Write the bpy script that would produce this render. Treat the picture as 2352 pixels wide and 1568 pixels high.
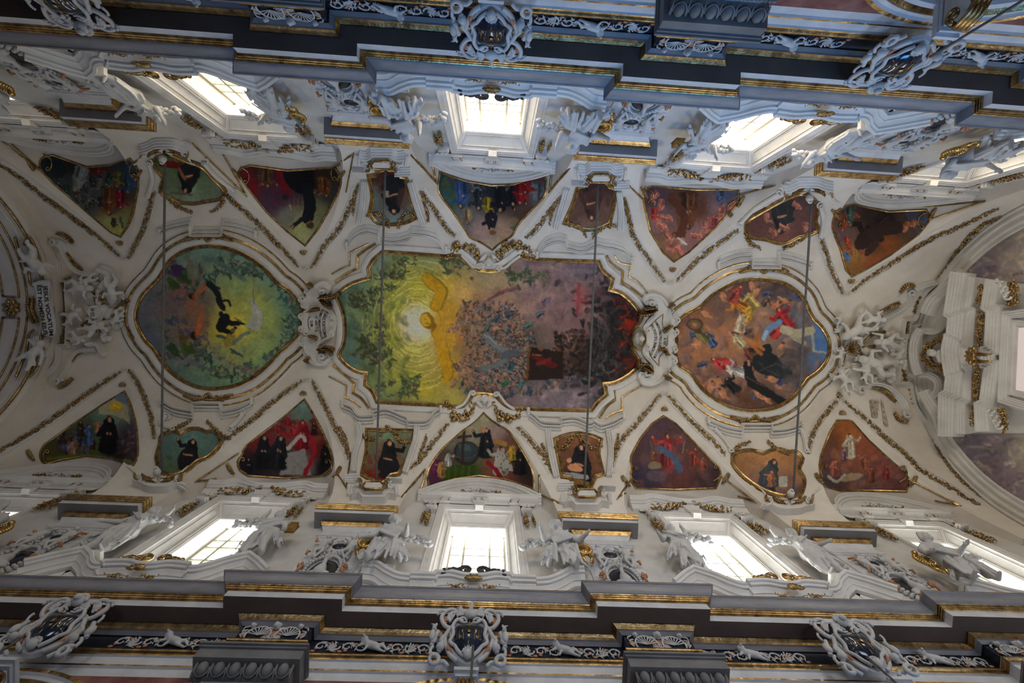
import bpy, bmesh, math, random
import numpy as np
from mathutils import Vector, Matrix, noise as mnoise
from mathutils.geometry import tessellate_polygon
for _o in list(bpy.data.objects): bpy.data.objects.remove(_o)
S = 6.5            # metres per design unit (half width of the nave)
ZC = 1.6           # camera height
BAY = 1.2372385
# ---------------------------------------------------------------- camera
FPX = 1099.189
CAMX, CAMY = .02417985, -.05921148
_a, _b, _c = (0.03716174, -0.04164252, 0.05037637)
def _rot():
    Rx = np.array([[1,0,0],[0,math.cos(_a),-math.sin(_a)],[0,math.sin(_a),math.cos(_a)]])
    Ry = np.array([[math.cos(_b),0,math.sin(_b)],[0,1,0],[-math.sin(_b),0,math.cos(_b)]])
    Rz = np.array([[math.cos(_c),-math.sin(_c),0],[math.sin(_c),math.cos(_c),0],[0,0,1]])
    return Rz@Ry@Rx
RM = _rot()
CAM = np.array([CAMX, CAMY, 0.0])
cam_data = bpy.data.cameras.new('camera')
cam_data.sensor_width = 36.0
cam_data.lens = FPX*36.0/2352
cam_data.clip_end = 500
cam = bpy.data.objects.new('camera', cam_data)
bpy.context.scene.collection.objects.link(cam)
_r, _d, _f = RM[0], RM[1], RM[2]           # image right, image down, view direction
cam.matrix_world = Matrix(((_r[0], -_d[0], -_f[0], CAMX*S), (_r[1], -_d[1], -_f[1], CAMY*S),
                           (_r[2], -_d[2], -_f[2], ZC), (0, 0, 0, 1)))
bpy.context.scene.camera = cam
# ---------------------------------------------------------------- world, exposure
SC = bpy.context.scene
SC.view_settings.view_transform = 'Standard'
SC.view_settings.look = 'None'
SC.view_settings.gamma = 1
SC.view_settings.use_curve_mapping = False
SC.view_settings.exposure = 0.46
world = bpy.data.worlds.new('sky'); SC.world = world; world.use_nodes = True
WB = world.node_tree.nodes['Background']
WB.inputs[0].default_value = (.40, .52, .85, 1)
WB.inputs[1].default_value = WORLD = .10
SC.cycles.max_bounces = 6; SC.cycles.diffuse_bounces = 4; SC.cycles.glossy_bounces = 2
SC.cycles.caustics_reflective = False; SC.cycles.caustics_refractive = False
SC.cycles.use_denoising = True
SC.cycles.sample_clamp_indirect = 4.0
def area_light(name, loc, rot, sx, sy, power, color):
    l = bpy.data.lights.new(name, 'AREA'); l.shape = 'RECTANGLE'; l.size = sx; l.size_y = sy
    l.energy = power; l.color = color
    o = bpy.data.objects.new(name, l); SC.collection.objects.link(o)
    o.location = loc; o.rotation_euler = rot
    return o
# daylight of the entrance, the crossing and the side aisles, shining in through the arcades
for nm_, lc, rt, sx, sy, pw, cl, sp in (
    ('entrance_daylight', (16.5, 2.0, 4.5), (0, math.radians(118), 0), 7, 8, 150, (.70, .82, 1.0), 150),
    ('south_aisle_daylight', (4.5, 8.2, 3.6), (math.radians(-127), 0, 0), 20, 3.5, 430, (.10, .40, 1.0), 68),
    ('north_aisle_daylight', (2.0, -8.2, 3.6), (math.radians(127), 0, 0), 20, 3.5, 210, (.70, .80, 1.0), 68),
    ('crossing_daylight', (-18.5, 0, 7.0), (0, math.radians(-108), 0), 8, 8, 16, (1.0, .70, .45), 160)):
    area_light(nm_, lc, rt, sx, sy, pw, cl).data.spread = math.radians(sp)
# ---------------------------------------------------------------- design space helpers
# design units: x along the nave, y across (image down is +y), z up from the camera
def warp(P):
    x, y, z = P
    return (x + .00477*x*x - .0123713*(1-y), y, z)
def unwarpx(X, y):
    x = X
    for _ in range(6): x = X - .00477*x*x + .0123713*(1-y)
    return x
def W(P):
    x, y, z = warp(P)
    return (x*S, y*S, z*S+ZC)
def ray(px, py):
    v = np.array([(px-1176)/FPX, (py-784)/FPX, 1.0])
    return RM.T @ v
def pix(P):
    d = RM@(np.array(warp(P)) - CAM)
    return FPX*d[0]/d[2]+1176, FPX*d[1]/d[2]+784
def on_y(px, py, Y):
    d = ray(px, py); t = (Y-CAMY)/d[1]
    return (unwarpx(CAMX+d[0]*t, Y), Y, d[2]*t)
def on_x(px, py, X):
    d = ray(px, py); t = (X+.00477*X*X-.0123713-CAMX)/d[0]
    return (X, CAMY+d[1]*t, d[2]*t)
def on_z(px, py, Z):
    d = ray(px, py); t = Z/d[2]
    y = CAMY+d[1]*t
    return (unwarpx(CAMX+d[0]*t, y), y, Z)
# vault: barrel with cross cells over the windows
RV, ZS = .96, 2.44
HA, GA = .435, .37      # half width of a cell at the wall, distance of its tip from the crown line
HW = .62
XW, XE = -2.62*BAY, None
def zbar(y): return ZS + math.sqrt(max(0.0, RV*RV-y*y)) if abs(y) < RV else ZS
def cell(x):
    i = round(x/BAY)
    i = max(-2, min(2, i))
    return i, x-i*BAY
def zv(x, y):
    i, u = cell(x)
    z = zbar(y)
    ay = abs(y)
    if abs(u) < HA:
        yg = GA+(RV-GA)*abs(u)/HA
        if ay > yg:
            z0 = zbar(yg)
            z1 = ZS + HW*math.sqrt(max(0, 1-(u/HA)**2))
            t = (ay-yg)/max(1e-6, (1.0-yg))
            z = z0+(z1-z0)*min(1, t)
    return z
def on_v(px, py, off=0.0):
    d = ray(px, py); d = d/d[2]
    def pt(t):
        y = CAMY+d[1]*t
        return unwarpx(CAMX+d[0]*t, y), y, t
    lo, hi = 1.5, 3.6
    def g(t):
        x, y, z = pt(t)
        if abs(y) >= 1.0: return 1
        return 1 if z >= zv(x, y)-off else -1
    n = 60; prev = lo
    for k in range(1, n+1):
        t = lo+(hi-lo)*k/n
        if g(t) > 0:
            a, b = prev, t
            for _ in range(22):
                m = (a+b)/2
                if g(m) > 0: b = m
                else: a = m
            return pt((a+b)/2)
        prev = t
    return pt(hi)
def vnormal(x, y):
    e = 1e-3
    s = 1 if y > 0 else -1
    if abs(y) > RV-.003: y = s*(RV-.003)
    zx = (zv(x+e, y)-zv(x-e, y))/(2*e); zy = (zv(x, y+e)-zv(x, y-e))/(2*e)
    n = np.array([zx, zy, -1.0]); return n/np.linalg.norm(n)
# ---------------------------------------------------------------- materials
MATS = {}
def lin(c):
    return tuple((v/12.92 if v <= .04045 else ((v+.055)/1.055)**2.4) for v in c)
def new_mat(name):
    m = bpy.data.materials.new(name); m.use_nodes = True
    nt = m.node_tree; b = nt.nodes['Principled BSDF']
    MATS[name] = m
    return m, nt, b
def plaster(name, c1, c2, rough=.75, scale=.6, bump=.15, metal=0, streak=0, spec=.3, fine=14):
    m, nt, b = new_mat(name); N = nt.nodes.new; K = nt.links.new
    tc = N('ShaderNodeTexCoord'); mp = N('ShaderNodeMapping'); geo = N('ShaderNodeNewGeometry')
    K(geo.outputs['Position'], mp.inputs[0])
    if streak: mp.inputs['Scale'].default_value = (1, 1, 1/streak)
    n1 = N('ShaderNodeTexNoise'); n1.inputs['Scale'].default_value = scale; n1.inputs['Detail'].default_value = 8; n1.inputs['Roughness'].default_value = .65
    K(mp.outputs[0], n1.inputs['Vector'])
    r = N('ShaderNodeValToRGB'); r.color_ramp.elements[0].position = .32; r.color_ramp.elements[1].position = .66
    r.color_ramp.elements[0].color = (*c1, 1); r.color_ramp.elements[1].color = (*c2, 1)
    K(n1.outputs[0], r.inputs[0]); K(r.outputs[0], b.inputs['Base Color'])
    n2 = N('ShaderNodeTexNoise'); n2.inputs['Scale'].default_value = fine; n2.inputs['Detail'].default_value = 5
    K(geo.outputs['Position'], n2.inputs['Vector'])
    bp = N('ShaderNodeBump'); bp.inputs['Strength'].default_value = bump; bp.inputs['Distance'].default_value = .03
    K(n2.outputs[0], bp.inputs['Height']); K(bp.outputs[0], b.inputs['Normal'])
    b.inputs['Roughness'].default_value = rough; b.inputs['Metallic'].default_value = metal
    b.inputs['Specular IOR Level'].default_value = spec
    return m
plaster('vault_plaster', (.70,.62,.52), (.86,.79,.69), scale=.5, bump=.25)
plaster('wall_plaster', (.55,.52,.47), (.70,.67,.62), scale=.7, bump=.2)
plaster('stucco', (.66,.62,.56), (.80,.77,.72), scale=1.2, bump=.2)
plaster('statue_stucco', (.50,.48,.45), (.66,.64,.61), scale=2, bump=.2, rough=.6)
plaster('white_marble', (.55,.54,.53), (.74,.73,.72), scale=1.6, bump=.05, rough=.4, spec=.4)
plaster('grey_marble', (.20,.19,.19), (.30,.28,.28), scale=1.5, bump=.08, rough=.38, spec=.45, streak=.2)
plaster('capital_stone', (.16,.155,.15), (.24,.235,.225), scale=1.5, bump=.1, rough=.5)
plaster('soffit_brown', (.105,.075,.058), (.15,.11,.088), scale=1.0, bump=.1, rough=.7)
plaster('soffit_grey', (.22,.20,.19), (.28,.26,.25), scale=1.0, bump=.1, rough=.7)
plaster('red_marble', (.16,.04,.035), (.34,.17,.14), scale=2.5, bump=.03, rough=.3)
plaster('orange_marble', (.42,.16,.07), (.60,.30,.17), scale=5, bump=.05, rough=.4)
plaster('black_marble', (.012,.014,.02), (.03,.034,.045), scale=2, bump=.03, rough=.25, spec=.5)
plaster('gilding', (.16,.085,.03), (.62,.42,.18), scale=5, bump=.3, rough=.30, metal=.92, spec=.5, fine=16)
plaster('bright_gold', (.50,.30,.08), (.75,.50,.18), scale=6, bump=.3, rough=.25, metal=.95, spec=.5)
plaster('iron', (.10,.095,.085), (.16,.15,.135), scale=8, bump=.2, rough=.6)
plaster('window_wood', (.36,.33,.24), (.46,.42,.31), scale=3, bump=.1)
plaster('floor_marble', (.10,.085,.075), (.18,.15,.13), scale=.8, bump=.02, rough=.4)
plaster('dark_bronze', (.03,.025,.03), (.07,.055,.05), scale=6, bump=.3, rough=.5)
plaster('ink', (.03,.025,.02), (.05,.04,.03), scale=6, bump=0)
def glow(name, col, strength):
    m, nt, b = new_mat(name)
    b.inputs['Base Color'].default_value = (.8, .8, .8, 1)
    b.inputs['Emission Color'].default_value = (*col, 1)
    b.inputs['Emission Strength'].default_value = strength
    return m
for _i, _p in zip(range(-2, 3), (1.8, 3.4, 6.2, 7.2, 7.2)):
    glow('warm_daylit_glass_%d' % _i, (1.0, .91, .76), _p*1.15); glow('cool_daylit_glass_%d' % _i, (.90, .96, 1.0), _p)
def painted(name, rough=.8, attr='paint'):
    m, nt, b = new_mat(name); N = nt.nodes.new; K = nt.links.new
    a = N('ShaderNodeVertexColor'); a.layer_name = attr
    geo = N('ShaderNodeNewGeometry')
    n = N('ShaderNodeTexNoise'); n.inputs['Scale'].default_value = 9; n.inputs['Detail'].default_value = 8; n.inputs['Roughness'].default_value = .7
    K(geo.outputs['Position'], n.inputs['Vector'])
    mr = N('ShaderNodeMapRange'); mr.inputs[1].default_value = .3; mr.inputs[2].default_value = .7; mr.inputs[3].default_value = .86; mr.inputs[4].default_value = 1.12
    K(n.outputs[0], mr.inputs[0])
    mx = N('ShaderNodeVectorMath'); mx.operation = 'SCALE'
    K(a.outputs[0], mx.inputs[0]); K(mr.outputs[0], mx.inputs['Scale']); K(mx.outputs[0], b.inputs['Base Color'])
    b.inputs['Roughness'].default_value = rough; b.inputs['Specular IOR Level'].default_value = .25
    return m
painted('fresco_paint')
# ---------------------------------------------------------------- object helpers
COLL = SC.collection
def tag(o, label=None, cat=None, group=None, kind=None):
    if label: o['label'] = label
    if cat: o['category'] = cat
    if group: o['group'] = group
    if kind: o['kind'] = kind
    return o
def thing(name, label, cat, P, group=None, kind=None):
    o = bpy.data.objects.new(name, None); COLL.objects.link(o)
    o.location = W(P) if P is not None else (0, 0, 0); o.empty_display_size = .2
    return tag(o, label, cat, group, kind)
def mk(name, verts, faces, mats, parent=None, smooth=False, midx=None, world=False, colors=None, angle=None):
    """verts are design-space points (world=True: metres already)"""
    V = verts if world else [W(p) for p in verts]
    V = np.array(V, dtype=float).reshape(-1, 3)
    c = (V.min(0)+V.max(0))/2 if len(V) else np.zeros(3)
    me = bpy.data.meshes.new(name)
    me.from_pydata((V-c).tolist(), [], faces)
    if not isinstance(mats, (list, tuple)): mats = [mats]
    for m in mats: me.materials.append(MATS[m])
    if midx is not None: me.polygons.foreach_set('material_index', midx)
    if smooth: me.polygons.foreach_set('use_smooth', [True]*len(me.polygons))
    if colors is not None:
        ca = me.color_attributes.new('paint', 'FLOAT_COLOR', 'POINT')
        ca.data.foreach_set('color', np.asarray(colors, dtype=np.float32).ravel())
    me.update()
    o = bpy.data.objects.new(name, me); COLL.objects.link(o)
    if parent is not None:
        o.parent = parent
        pl = Vector((0, 0, 0)); q = parent
        while q is not None: pl = pl+Vector(q.location); q = q.parent
        o.location = Vector(c)-pl
    else: o.location = c
    if angle:
        try: me.set_sharp_from_angle(angle=math.radians(angle))
        except Exception: pass
    return o
def recalc(o):
    bm = bmesh.new(); bm.from_mesh(o.data)
    bmesh.ops.remove_doubles(bm, verts=bm.verts, dist=1e-5)
    bmesh.ops.recalc_face_normals(bm, faces=bm.faces); bm.to_mesh(o.data); bm.free()
SPLIT = {'scrolls': 'scroll', 'scroll_rim': 'scroll', 'gilt_leaves': 'gilt_leaf', 'scroll_pair': 'scroll', 'gilded_rays': 'gilded_leaf', 'gilded_sunburst': 'gilded_ray', 'crest': 'crest_scroll', 'gilt_garland': 'gilt_drop', 'gilt_shell': 'gilt_ornament',
         'gilt_scroll_ear': 'leaf_scroll', 'gilt_leaf_collar': 'gilt_leaf', 'gilded_crest': 'crest_leaf', 'orange_ribbons': 'ribbon_bow', 'marble_accents': 'marble_inlay', 'gilded_drapery': 'drapery_fold', 'surround': 'moulding', 'moulding': 'moulding', 'capital_scrolls': 'scroll', 'gilt_drop': 'gilt_drop', 'gilt_emblem': 'emblem_line', 'bead_strings': 'bead_string', 'marble_flowers': 'marble_flower', 'gilded_leaf_band': 'leaf_tuft', 'side_bracket': 'side_bracket', 'vines': 'vine_scroll', 'scrollwork': 'scrollwork', 'marble_inlay': 'marble_inlay', 'leafy_garland': 'leafy_garland', 'darts_and_beads': 'dart_moulding'}
class MB:
    """collects geometry in design units"""
    def __init__(s): s.v = []; s.f = []; s.m = []
    def add(s, vs, fs, m=0):
        b = len(s.v); s.v += [tuple(map(float, p)) for p in vs]; s.f += [tuple(i+b for i in f) for f in fs]; s.m += [m]*len(fs)
    def box(s, x0, x1, y0, y1, z0, z1, m=0):
        s.add([(x0,y0,z0),(x1,y0,z0),(x1,y1,z0),(x0,y1,z0),(x0,y0,z1),(x1,y0,z1),(x1,y1,z1),(x0,y1,z1)],
              [(0,3,2,1),(4,5,6,7),(0,1,5,4),(1,2,6,5),(2,3,7,6),(3,0,4,7)], m)
    def tube(s, pts, rad, n=8, m=0, cap=True):
        pts = [np.array(p, float) for p in pts]
        if not hasattr(rad, '__len__'): rad = [rad]*len(pts)
        vs = []; up = None
        for i, p in enumerate(pts):
            t = pts[min(i+1, len(pts)-1)]-pts[max(i-1, 0)]; t = t/(np.linalg.norm(t)+1e-12)
            if up is None:
                up = np.cross(t, (0, 0, 1)) if abs(t[2]) < .9 else np.cross(t, (1, 0, 0))
            a = up-t*np.dot(up, t); a = a/(np.linalg.norm(a)+1e-12); up = a; b = np.cross(t, a)
            for k in range(n):
                an = 2*math.pi*k/n
                vs.append(p+rad[i]*(a*math.cos(an)+b*math.sin(an)))
        fs = [(i*n+k, i*n+(k+1) % n, (i+1)*n+(k+1) % n, (i+1)*n+k) for i in range(len(pts)-1) for k in range(n)]
        if cap: fs += [tuple(range(n-1, -1, -1)), tuple((len(pts)-1)*n+k for k in range(n))]
        s.add(vs, fs, m)
    def blob(s, c, r, ax=None, seg=8, ring=5, m=0, bump=0, rng=None):
        """ellipsoid; r scalar or 3; ax 3x3 rows = axes"""
        c = np.array(c, float); r = np.array([r]*3 if not hasattr(r, '__len__') else r, float)
        A = np.eye(3) if ax is None else np.array(ax, float)
        vs = [c+A.T@(r*np.array([0, 0, 1]))]
        for i in range(1, ring):
            th = math.pi*i/ring
            for k in range(seg):
                ph = 2*math.pi*k/seg
                q = np.array([math.sin(th)*math.cos(ph), math.sin(th)*math.sin(ph), math.cos(th)])
                if bump: q = q*(1+bump*(rng.random()-.5))
                vs.append(c+A.T@(r*q))
        vs.append(c+A.T@(r*np.array([0, 0, -1])))
        fs = [(0, 1+k, 1+(k+1) % seg) for k in range(seg)]
        for i in range(ring-2):
            for k in range(seg):
                a = 1+i*seg+k; b = 1+i*seg+(k+1) % seg
                fs.append((a, a+seg, b+seg, b))
        l = len(vs)-1; o = 1+(ring-2)*seg
        fs += [(l, o+(k+1) % seg, o+k) for k in range(seg)]
        s.add(vs, fs, m)
    def pieces(s, pad=.004):
        """connected pieces, those whose boxes touch taken together"""
        par = list(range(len(s.v)))
        def fd(a):
            while par[a] != a: par[a] = par[par[a]]; a = par[a]
            return a
        for f in s.f:
            r = fd(f[0])
            for q in f[1:]: par[fd(q)] = r
        V = np.array(s.v); R = np.array([fd(k) for k in range(len(V))]); ids = np.unique(R)
        if len(ids) > 400: return None
        B = [[V[R == i].min(0)-pad, V[R == i].max(0)+pad, {int(i)}] for i in ids]; ch = True
        while ch:
            ch = False; out = []
            for b in B:
                for o in out:
                    if np.all(b[0] <= o[1]) and np.all(o[0] <= b[1]): o[0] = np.minimum(o[0], b[0]); o[1] = np.maximum(o[1], b[1]); o[2] |= b[2]; ch = True; break
                else: out.append(b)
            B = out
        if not 1 < len(B) <= 40: return None
        res = []
        for b in B:
            m = MB(); keep = np.isin(R, list(b[2])); new = np.cumsum(keep)-1; m.v = [s.v[k] for k in np.where(keep)[0]]
            for f, mm in zip(s.f, s.m):
                if keep[f[0]]: m.f.append(tuple(int(new[q]) for q in f)); m.m.append(mm)
            res.append(m)
        return res
    def build(s, name, mats, parent=None, smooth=False, fix=True, angle=None):
        if name in SPLIT:
            ps = s.pieces()
            if ps:
                if parent is None:
                    V = np.array([W(p) for p in s.v]); parent = bpy.data.objects.new(name, None); COLL.objects.link(parent); parent.location = (V.min(0)+V.max(0))/2; ret = parent
                else: ret = None
                for m in ps: o = MB._build(m, SPLIT[name], mats, parent, smooth, fix, angle)
                return ret or o
        return s._build(name, mats, parent, smooth, fix, angle)
    def _build(s, name, mats, parent=None, smooth=False, fix=True, angle=None):
        o = mk(name, s.v, s.f, mats, parent, smooth, midx=s.m if isinstance(mats, (list, tuple)) else None, angle=angle)
        if fix: recalc(o)
        return o
def frame3(t, n):
    t = np.array(t, float); t /= (np.linalg.norm(t)+1e-12); n = np.array(n, float); n = n-t*np.dot(n, t); n /= (np.linalg.norm(n)+1e-12)
    return t, np.cross(n, t), n
def smooth_poly(pts, closed=False, step=10, tension=.5):
    """Catmull-Rom through pixel points; a point with third value 1 is a sharp corner"""
    P = [(p[0], p[1], p[2] if len(p) > 2 else 0) for p in pts]
    n = len(P); out = []
    rng_ = range(n) if closed else range(n-1)
    for i in rng_:
        p1 = P[i]; p2 = P[(i+1) % n]
        p0 = P[(i-1) % n] if (closed or i > 0) else p1
        p3 = P[(i+2) % n] if (closed or i+2 < n) else p2
        d = math.hypot(p2[0]-p1[0], p2[1]-p1[1]); k = max(1, int(d/step))
        m1 = (0, 0) if False else ((p2[0]-p0[0])*tension, (p2[1]-p0[1])*tension)
        m2 = ((p3[0]-p1[0])*tension, (p3[1]-p1[1])*tension)
        if p1[2]: m1 = (p2[0]-p1[0], p2[1]-p1[1])
        if p2[2]: m2 = (p2[0]-p1[0], p2[1]-p1[1])
        if p1[2] and p2[2]: k = max(1, int(d/step))
        for j in range(k):
            t = j/k; h1 = 2*t**3-3*t**2+1; h2 = t**3-2*t**2+t; h3 = -2*t**3+3*t**2; h4 = t**3-t**2
            out.append((h1*p1[0]+h2*m1[0]+h3*p2[0]+h4*m2[0], h1*p1[1]+h2*m1[1]+h3*p2[1]+h4*m2[1]))
    if not closed: out.append((P[-1][0], P[-1][1]))
    return out
# ================================================================ the shell
XL, XR = -2.93, 3.11
def ceiling():
    xs = sorted(set([XL, XR]+[round(i*BAY+HA*k/22, 6) for i in range(-3, 4) for k in range(-22, 23)]+[round(i*BAY+HA+(BAY-2*HA)*k/8, 6) for i in range(-3, 3) for k in range(9)]))
    xs = [x for x in xs if XL-1e-9 <= x <= XR+1e-9]
    th = []
    N = 96
    vs, fs = [], []
    ncol = None
    for x in xs:
        i, u = cell(x)
        yg = GA+(RV-GA)*abs(u)/HA if abs(u) < HA else RV
        ag = math.asin(min(1, yg/RV))
        pts = []
        for k in range(25):                      # wall to groin on the -y side
            t = k/24; y = -(1.0+(yg-1.0)*t); pts.append((x, y, zv(x, y) if abs(y) < RV or abs(u) < HA else ZS))
        for k in range(1, 96):
            a = -ag+2*ag*k/96; y = RV*math.sin(a); pts.append((x, y, ZS+RV*math.cos(a)))
        for k in range(25):
            t = k/24; y = yg+(1.0-yg)*t; pts.append((x, y, zv(x, y) if abs(y) < RV or abs(u) < HA else ZS))
        ncol = len(pts); vs += pts
    for a in range(len(xs)-1):
        for k in range(ncol-1):
            fs.append((a*ncol+k, a*ncol+k+1, (a+1)*ncol+k+1, (a+1)*ncol+k))
    o = mk('ceiling', vs, fs, 'vault_plaster', smooth=True, angle=25)
    tag(o, kind='structure')
ceiling()
# windows: opening at the wall face, splayed reveal, inner frame, glass
WO, ZO = .192, 2.655
WR, ZR, YR = .146, 2.57, 1.06
WG, ZG, YG = .146, 2.655, 1.148
ZB = 1.72                  # sill height
def upper_wall(s, name):
    # wall plane y = s, from the sill zone up to the wall arches, with window holes
    mb = MB()
    z0 = 1.60
    for i in range(-3, 4):
        xc = i*BAY
        a0, a1 = xc-BAY/2, xc+BAY/2
        if a1 <= XL or a0 >= XR: continue
        a0, a1 = max(a0, XL), min(a1, XR)
        def top(x):
            u = x-xc
            return ZS+HW*math.sqrt(max(0, 1-(u/HA)**2)) if (abs(u) < HA and abs(i) < 3) else ZS+.02
        has = abs(i) < 3
        xs = [a0]+[xc+HA*k/16 for k in range(-16, 17)]+[xc-WO, xc+WO, a1]
        xs = sorted(set(round(x, 5) for x in xs if a0 <= x <= a1))
        for p, q in zip(xs[:-1], xs[1:]):
            m = (p+q)/2-xc
            segs = [(z0, None)]
            if has and abs(m) < WO: segs = [(z0, ZB), (ZO, None)]
            for lo, hi in segs:
                h1 = top(p)+.01 if hi is None else hi; h2 = top(q)+.01 if hi is None else hi
                mb.add([(p, s, lo), (q, s, lo), (q, s, h2), (p, s, h1)], [(0, 1, 2, 3)])
    o = mb.build(name, 'wall_plaster', fix=False); tag(o, kind='structure')
upper_wall(-1, 'wall_north'); upper_wall(1, 'wall_south')
WNAME = {-2: 'first from the left end', -1: 'second from the left', 0: 'middle', 1: 'second from the right', 2: 'nearest the right end'}
def window(s, i, n):
    xc = i*BAY
    root = bpy.data.objects.new('window_%d' % n, None); COLL.objects.link(root); root.location = W((xc, s, ZB))
    root['kind'] = 'structure'
    mb = MB()
    # splayed reveal: wall face -> inner edge, panels sunk in it
    def ring(w, z, y, zb): return [(xc-w, s*y, zb), (xc-w, s*y, z), (xc+w, s*y, z), (xc+w, s*y, zb)]
    def loft(A, B): 
        for k in range(3): mb.add([A[k], A[k+1], B[k+1], B[k]], [(0, 1, 2, 3)])
        mb.add([A[3], A[0], B[0], B[3]], [(0, 1, 2, 3)])
    r0, r1, r2 = ring(WO, ZO, 1.0, ZB), ring(WR, ZR, YR, ZB+.02), ring(WR+.006, ZR+.008, YR+.004, ZB+.02)
    # panels: for each of the three faces build inset frames
    def quadpanel(a, b, c, d, ins=(.14, .2), dep=.004):
        a, b, c, d = map(np.array, (a, b, c, d))
        n = np.cross(b-a, d-a); n = n/np.linalg.norm(n)
        if n[1]*s > 0: n = -n           # towards the room
        def bil(u, v): return a*(1-u)*(1-v)+b*u*(1-v)+c*u*v+d*(1-u)*v
        L1, L2 = np.linalg.norm(b-a), np.linalg.norm(d-a)
        R = []
        for e, h in ((0, 0), (.012, 0), (.012, -dep), (.017, -dep), (.017, 0), (.022, 0), (.022, -dep*1.5)):
            uu, vv = e/L1, e/L2
            R.append([bil(uu, vv)+n*h, bil(1-uu, vv)+n*h, bil(1-uu, 1-vv)+n*h, bil(uu, 1-vv)+n*h])
        for A, B in zip(R[:-1], R[1:]):
            for k in range(4): mb.add([A[k], A[(k+1) % 4], B[(k+1) % 4], B[k]], [(0, 1, 2, 3)])
        mb.add(R[-1], [(0, 1, 2, 3)])
    quadpanel(r0[0], r0[1], r1[1], r1[0]); quadpanel(r0[1], r0[2], r1[2], r1[1]); quadpanel(r0[2], r0[3], r1[3], r1[2])
    mb.add([r0[3], r0[0], r1[0], r1[3]], [(0, 1, 2, 3)])
    loft(r1, r2)
    r3 = ring(WG+.004, ZG+.004, YG+.02, ZB+.03)
    loft(r2, r3)
    mb.build('reveal', 'stucco', root, fix=False)
    # glazing
    wy = s*(YG+.002)
    fr = MB(); t = .0085; zb = ZB+.03
    fr.box(xc-WG, xc-WG+t, wy-.006, wy+.006, zb, ZG); fr.box(xc+WG-t, xc+WG, wy-.006, wy+.006, zb, ZG)
    fr.box(xc-WG, xc+WG, wy-.0065, wy+.0065, ZG-t, ZG); fr.box(xc-WG, xc+WG, wy-.0065, wy+.0065, zb, zb+t)
    wf = fr.build('window_frame', 'window_wood', root)
    br = MB(); b = .0042
    b = .0052
    for f in (-.48, .45): br.box(xc+WG*f-b, xc+WG*f+b, wy-.005, wy+.005, zb, ZG)
    for z in (2.508, 2.432, 2.305, 2.23, 2.10, 1.9): br.box(xc-WG, xc+WG, wy-.004, wy+.004, z-b*.75, z+b*.75)
    br.build('glazing_bars', 'window_wood', wf)
    gl = MB(); gl.add([(xc-WG, s*(YG+.012), zb), (xc+WG, s*(YG+.012), zb), (xc+WG, s*(YG+.012), ZG), (xc-WG, s*(YG+.012), ZG)], [(0, 1, 2, 3)])
    gl.build('pane', ('warm_daylit_glass_%d' if s < 0 else 'cool_daylit_glass_%d') % i, wf, fix=False)
    # architrave around the opening
    ar = MB()
    prof = [(0, 0), (0, .006), (.008, .009), (.010, .009), (.012, .012), (.026, .012), (.028, .017), (.036, .019), (.040, .014), (.042, 0)]
    def fr_ring(d, h): return [(xc-WO-d, s*(1-h), ZB-.02), (xc-WO-d, s*(1-h), ZO+d), (xc+WO+d, s*(1-h), ZO+d), (xc+WO+d, s*(1-h), ZB-.02)]
    rs = [fr_ring(d, h) for d, h in prof]
    for A, B in zip(rs[:-1], rs[1:]):
        for k in range(3): ar.add([A[k], A[k+1], B[k+1], B[k]], [(0, 1, 2, 3)])
    # keystone tab at the head
    ar.add([(xc-.022, s*.992, ZO-.012), (xc+.022, s*.992, ZO-.012), (xc+.022, s*.992, ZO+.012), (xc-.022, s*.992, ZO+.012),
            (xc-.022, s*.965, ZO-.004), (xc+.022, s*.965, ZO-.004), (xc+.030, s*.968, ZO+.042), (xc-.030, s*.968, ZO+.042), (xc-.030, s*1., ZO+.042), (xc+.030, s*1., ZO+.042)],
           [(0, 1, 5, 4), (4, 5, 6, 7), (0, 4, 7, 3), (1, 2, 6, 5), (7, 6, 9, 8)])
    ar.build('architrave', 'stucco', root, fix=False)
n = 0
for s in (-1, 1):
    for i in range(-2, 3):
        n += 1; window(s, i, n)
# entablature with breaks forward
def run(s, prof, segs, y0, mb):
    """prof: (d,z,mat) d = projection from y0; segs: (x0,x1,off)"""
    cols = []
    for k, (x0, x1, off) in enumerate(segs):
        for e, xb in ((0, x0), (1, x1)):
            nb = segs[k-1] if (e == 0 and k > 0) else (segs[k+1] if (e == 1 and k < len(segs)-1) else None)
            col = []
            for d, z, _ in prof:
                x = xb
                if nb is not None:
                    if e == 0: x = xb-d if off > nb[2] else xb+d
                    else: x = xb+d if off > nb[2] else xb-d
                col.append((x, s*(y0-off-d), z))
            cols.append(col)
    for A, B in zip(cols[:-1], cols[1:]):
        for k in range(len(prof)-1):
            mb.add([A[k], B[k], B[k+1], A[k+1]], [(0, 1, 2, 3)], prof[k][2])
OFF = .0405
RH = .110
def lower_segs(extra=0, off=OFF, hw=RH):
    sg = []; x = XL
    for j in (-2.5, -1.5, -.5, .5, 1.5, 2.5):
        a, b = j*BAY-hw, j*BAY+hw
        if b <= XL or a >= XR: continue
        if a > x: sg.append((x, a, 0))
        sg.append((max(a, XL), min(b, XR), off)); x = b
    if x < XR: sg.append((x, XR, 0))
    return sg
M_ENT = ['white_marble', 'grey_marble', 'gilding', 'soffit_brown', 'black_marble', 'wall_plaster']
def cyma(d0, z0, d1, z1, m, n=8):
    out = []
    for k in range(n):
        t = k/n; out.append((d0+(d1-d0)*t, z0+(z1-z0)*(t-.13*math.sin(2*math.pi*t)), m))
    return out
def ovolo(d0, z0, d1, z1, m, n=6):
    return [(d0+(d1-d0)*(k/n), z0+(z1-z0)*math.sin(math.pi/2*k/n), m) for k in range(n)]
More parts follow.
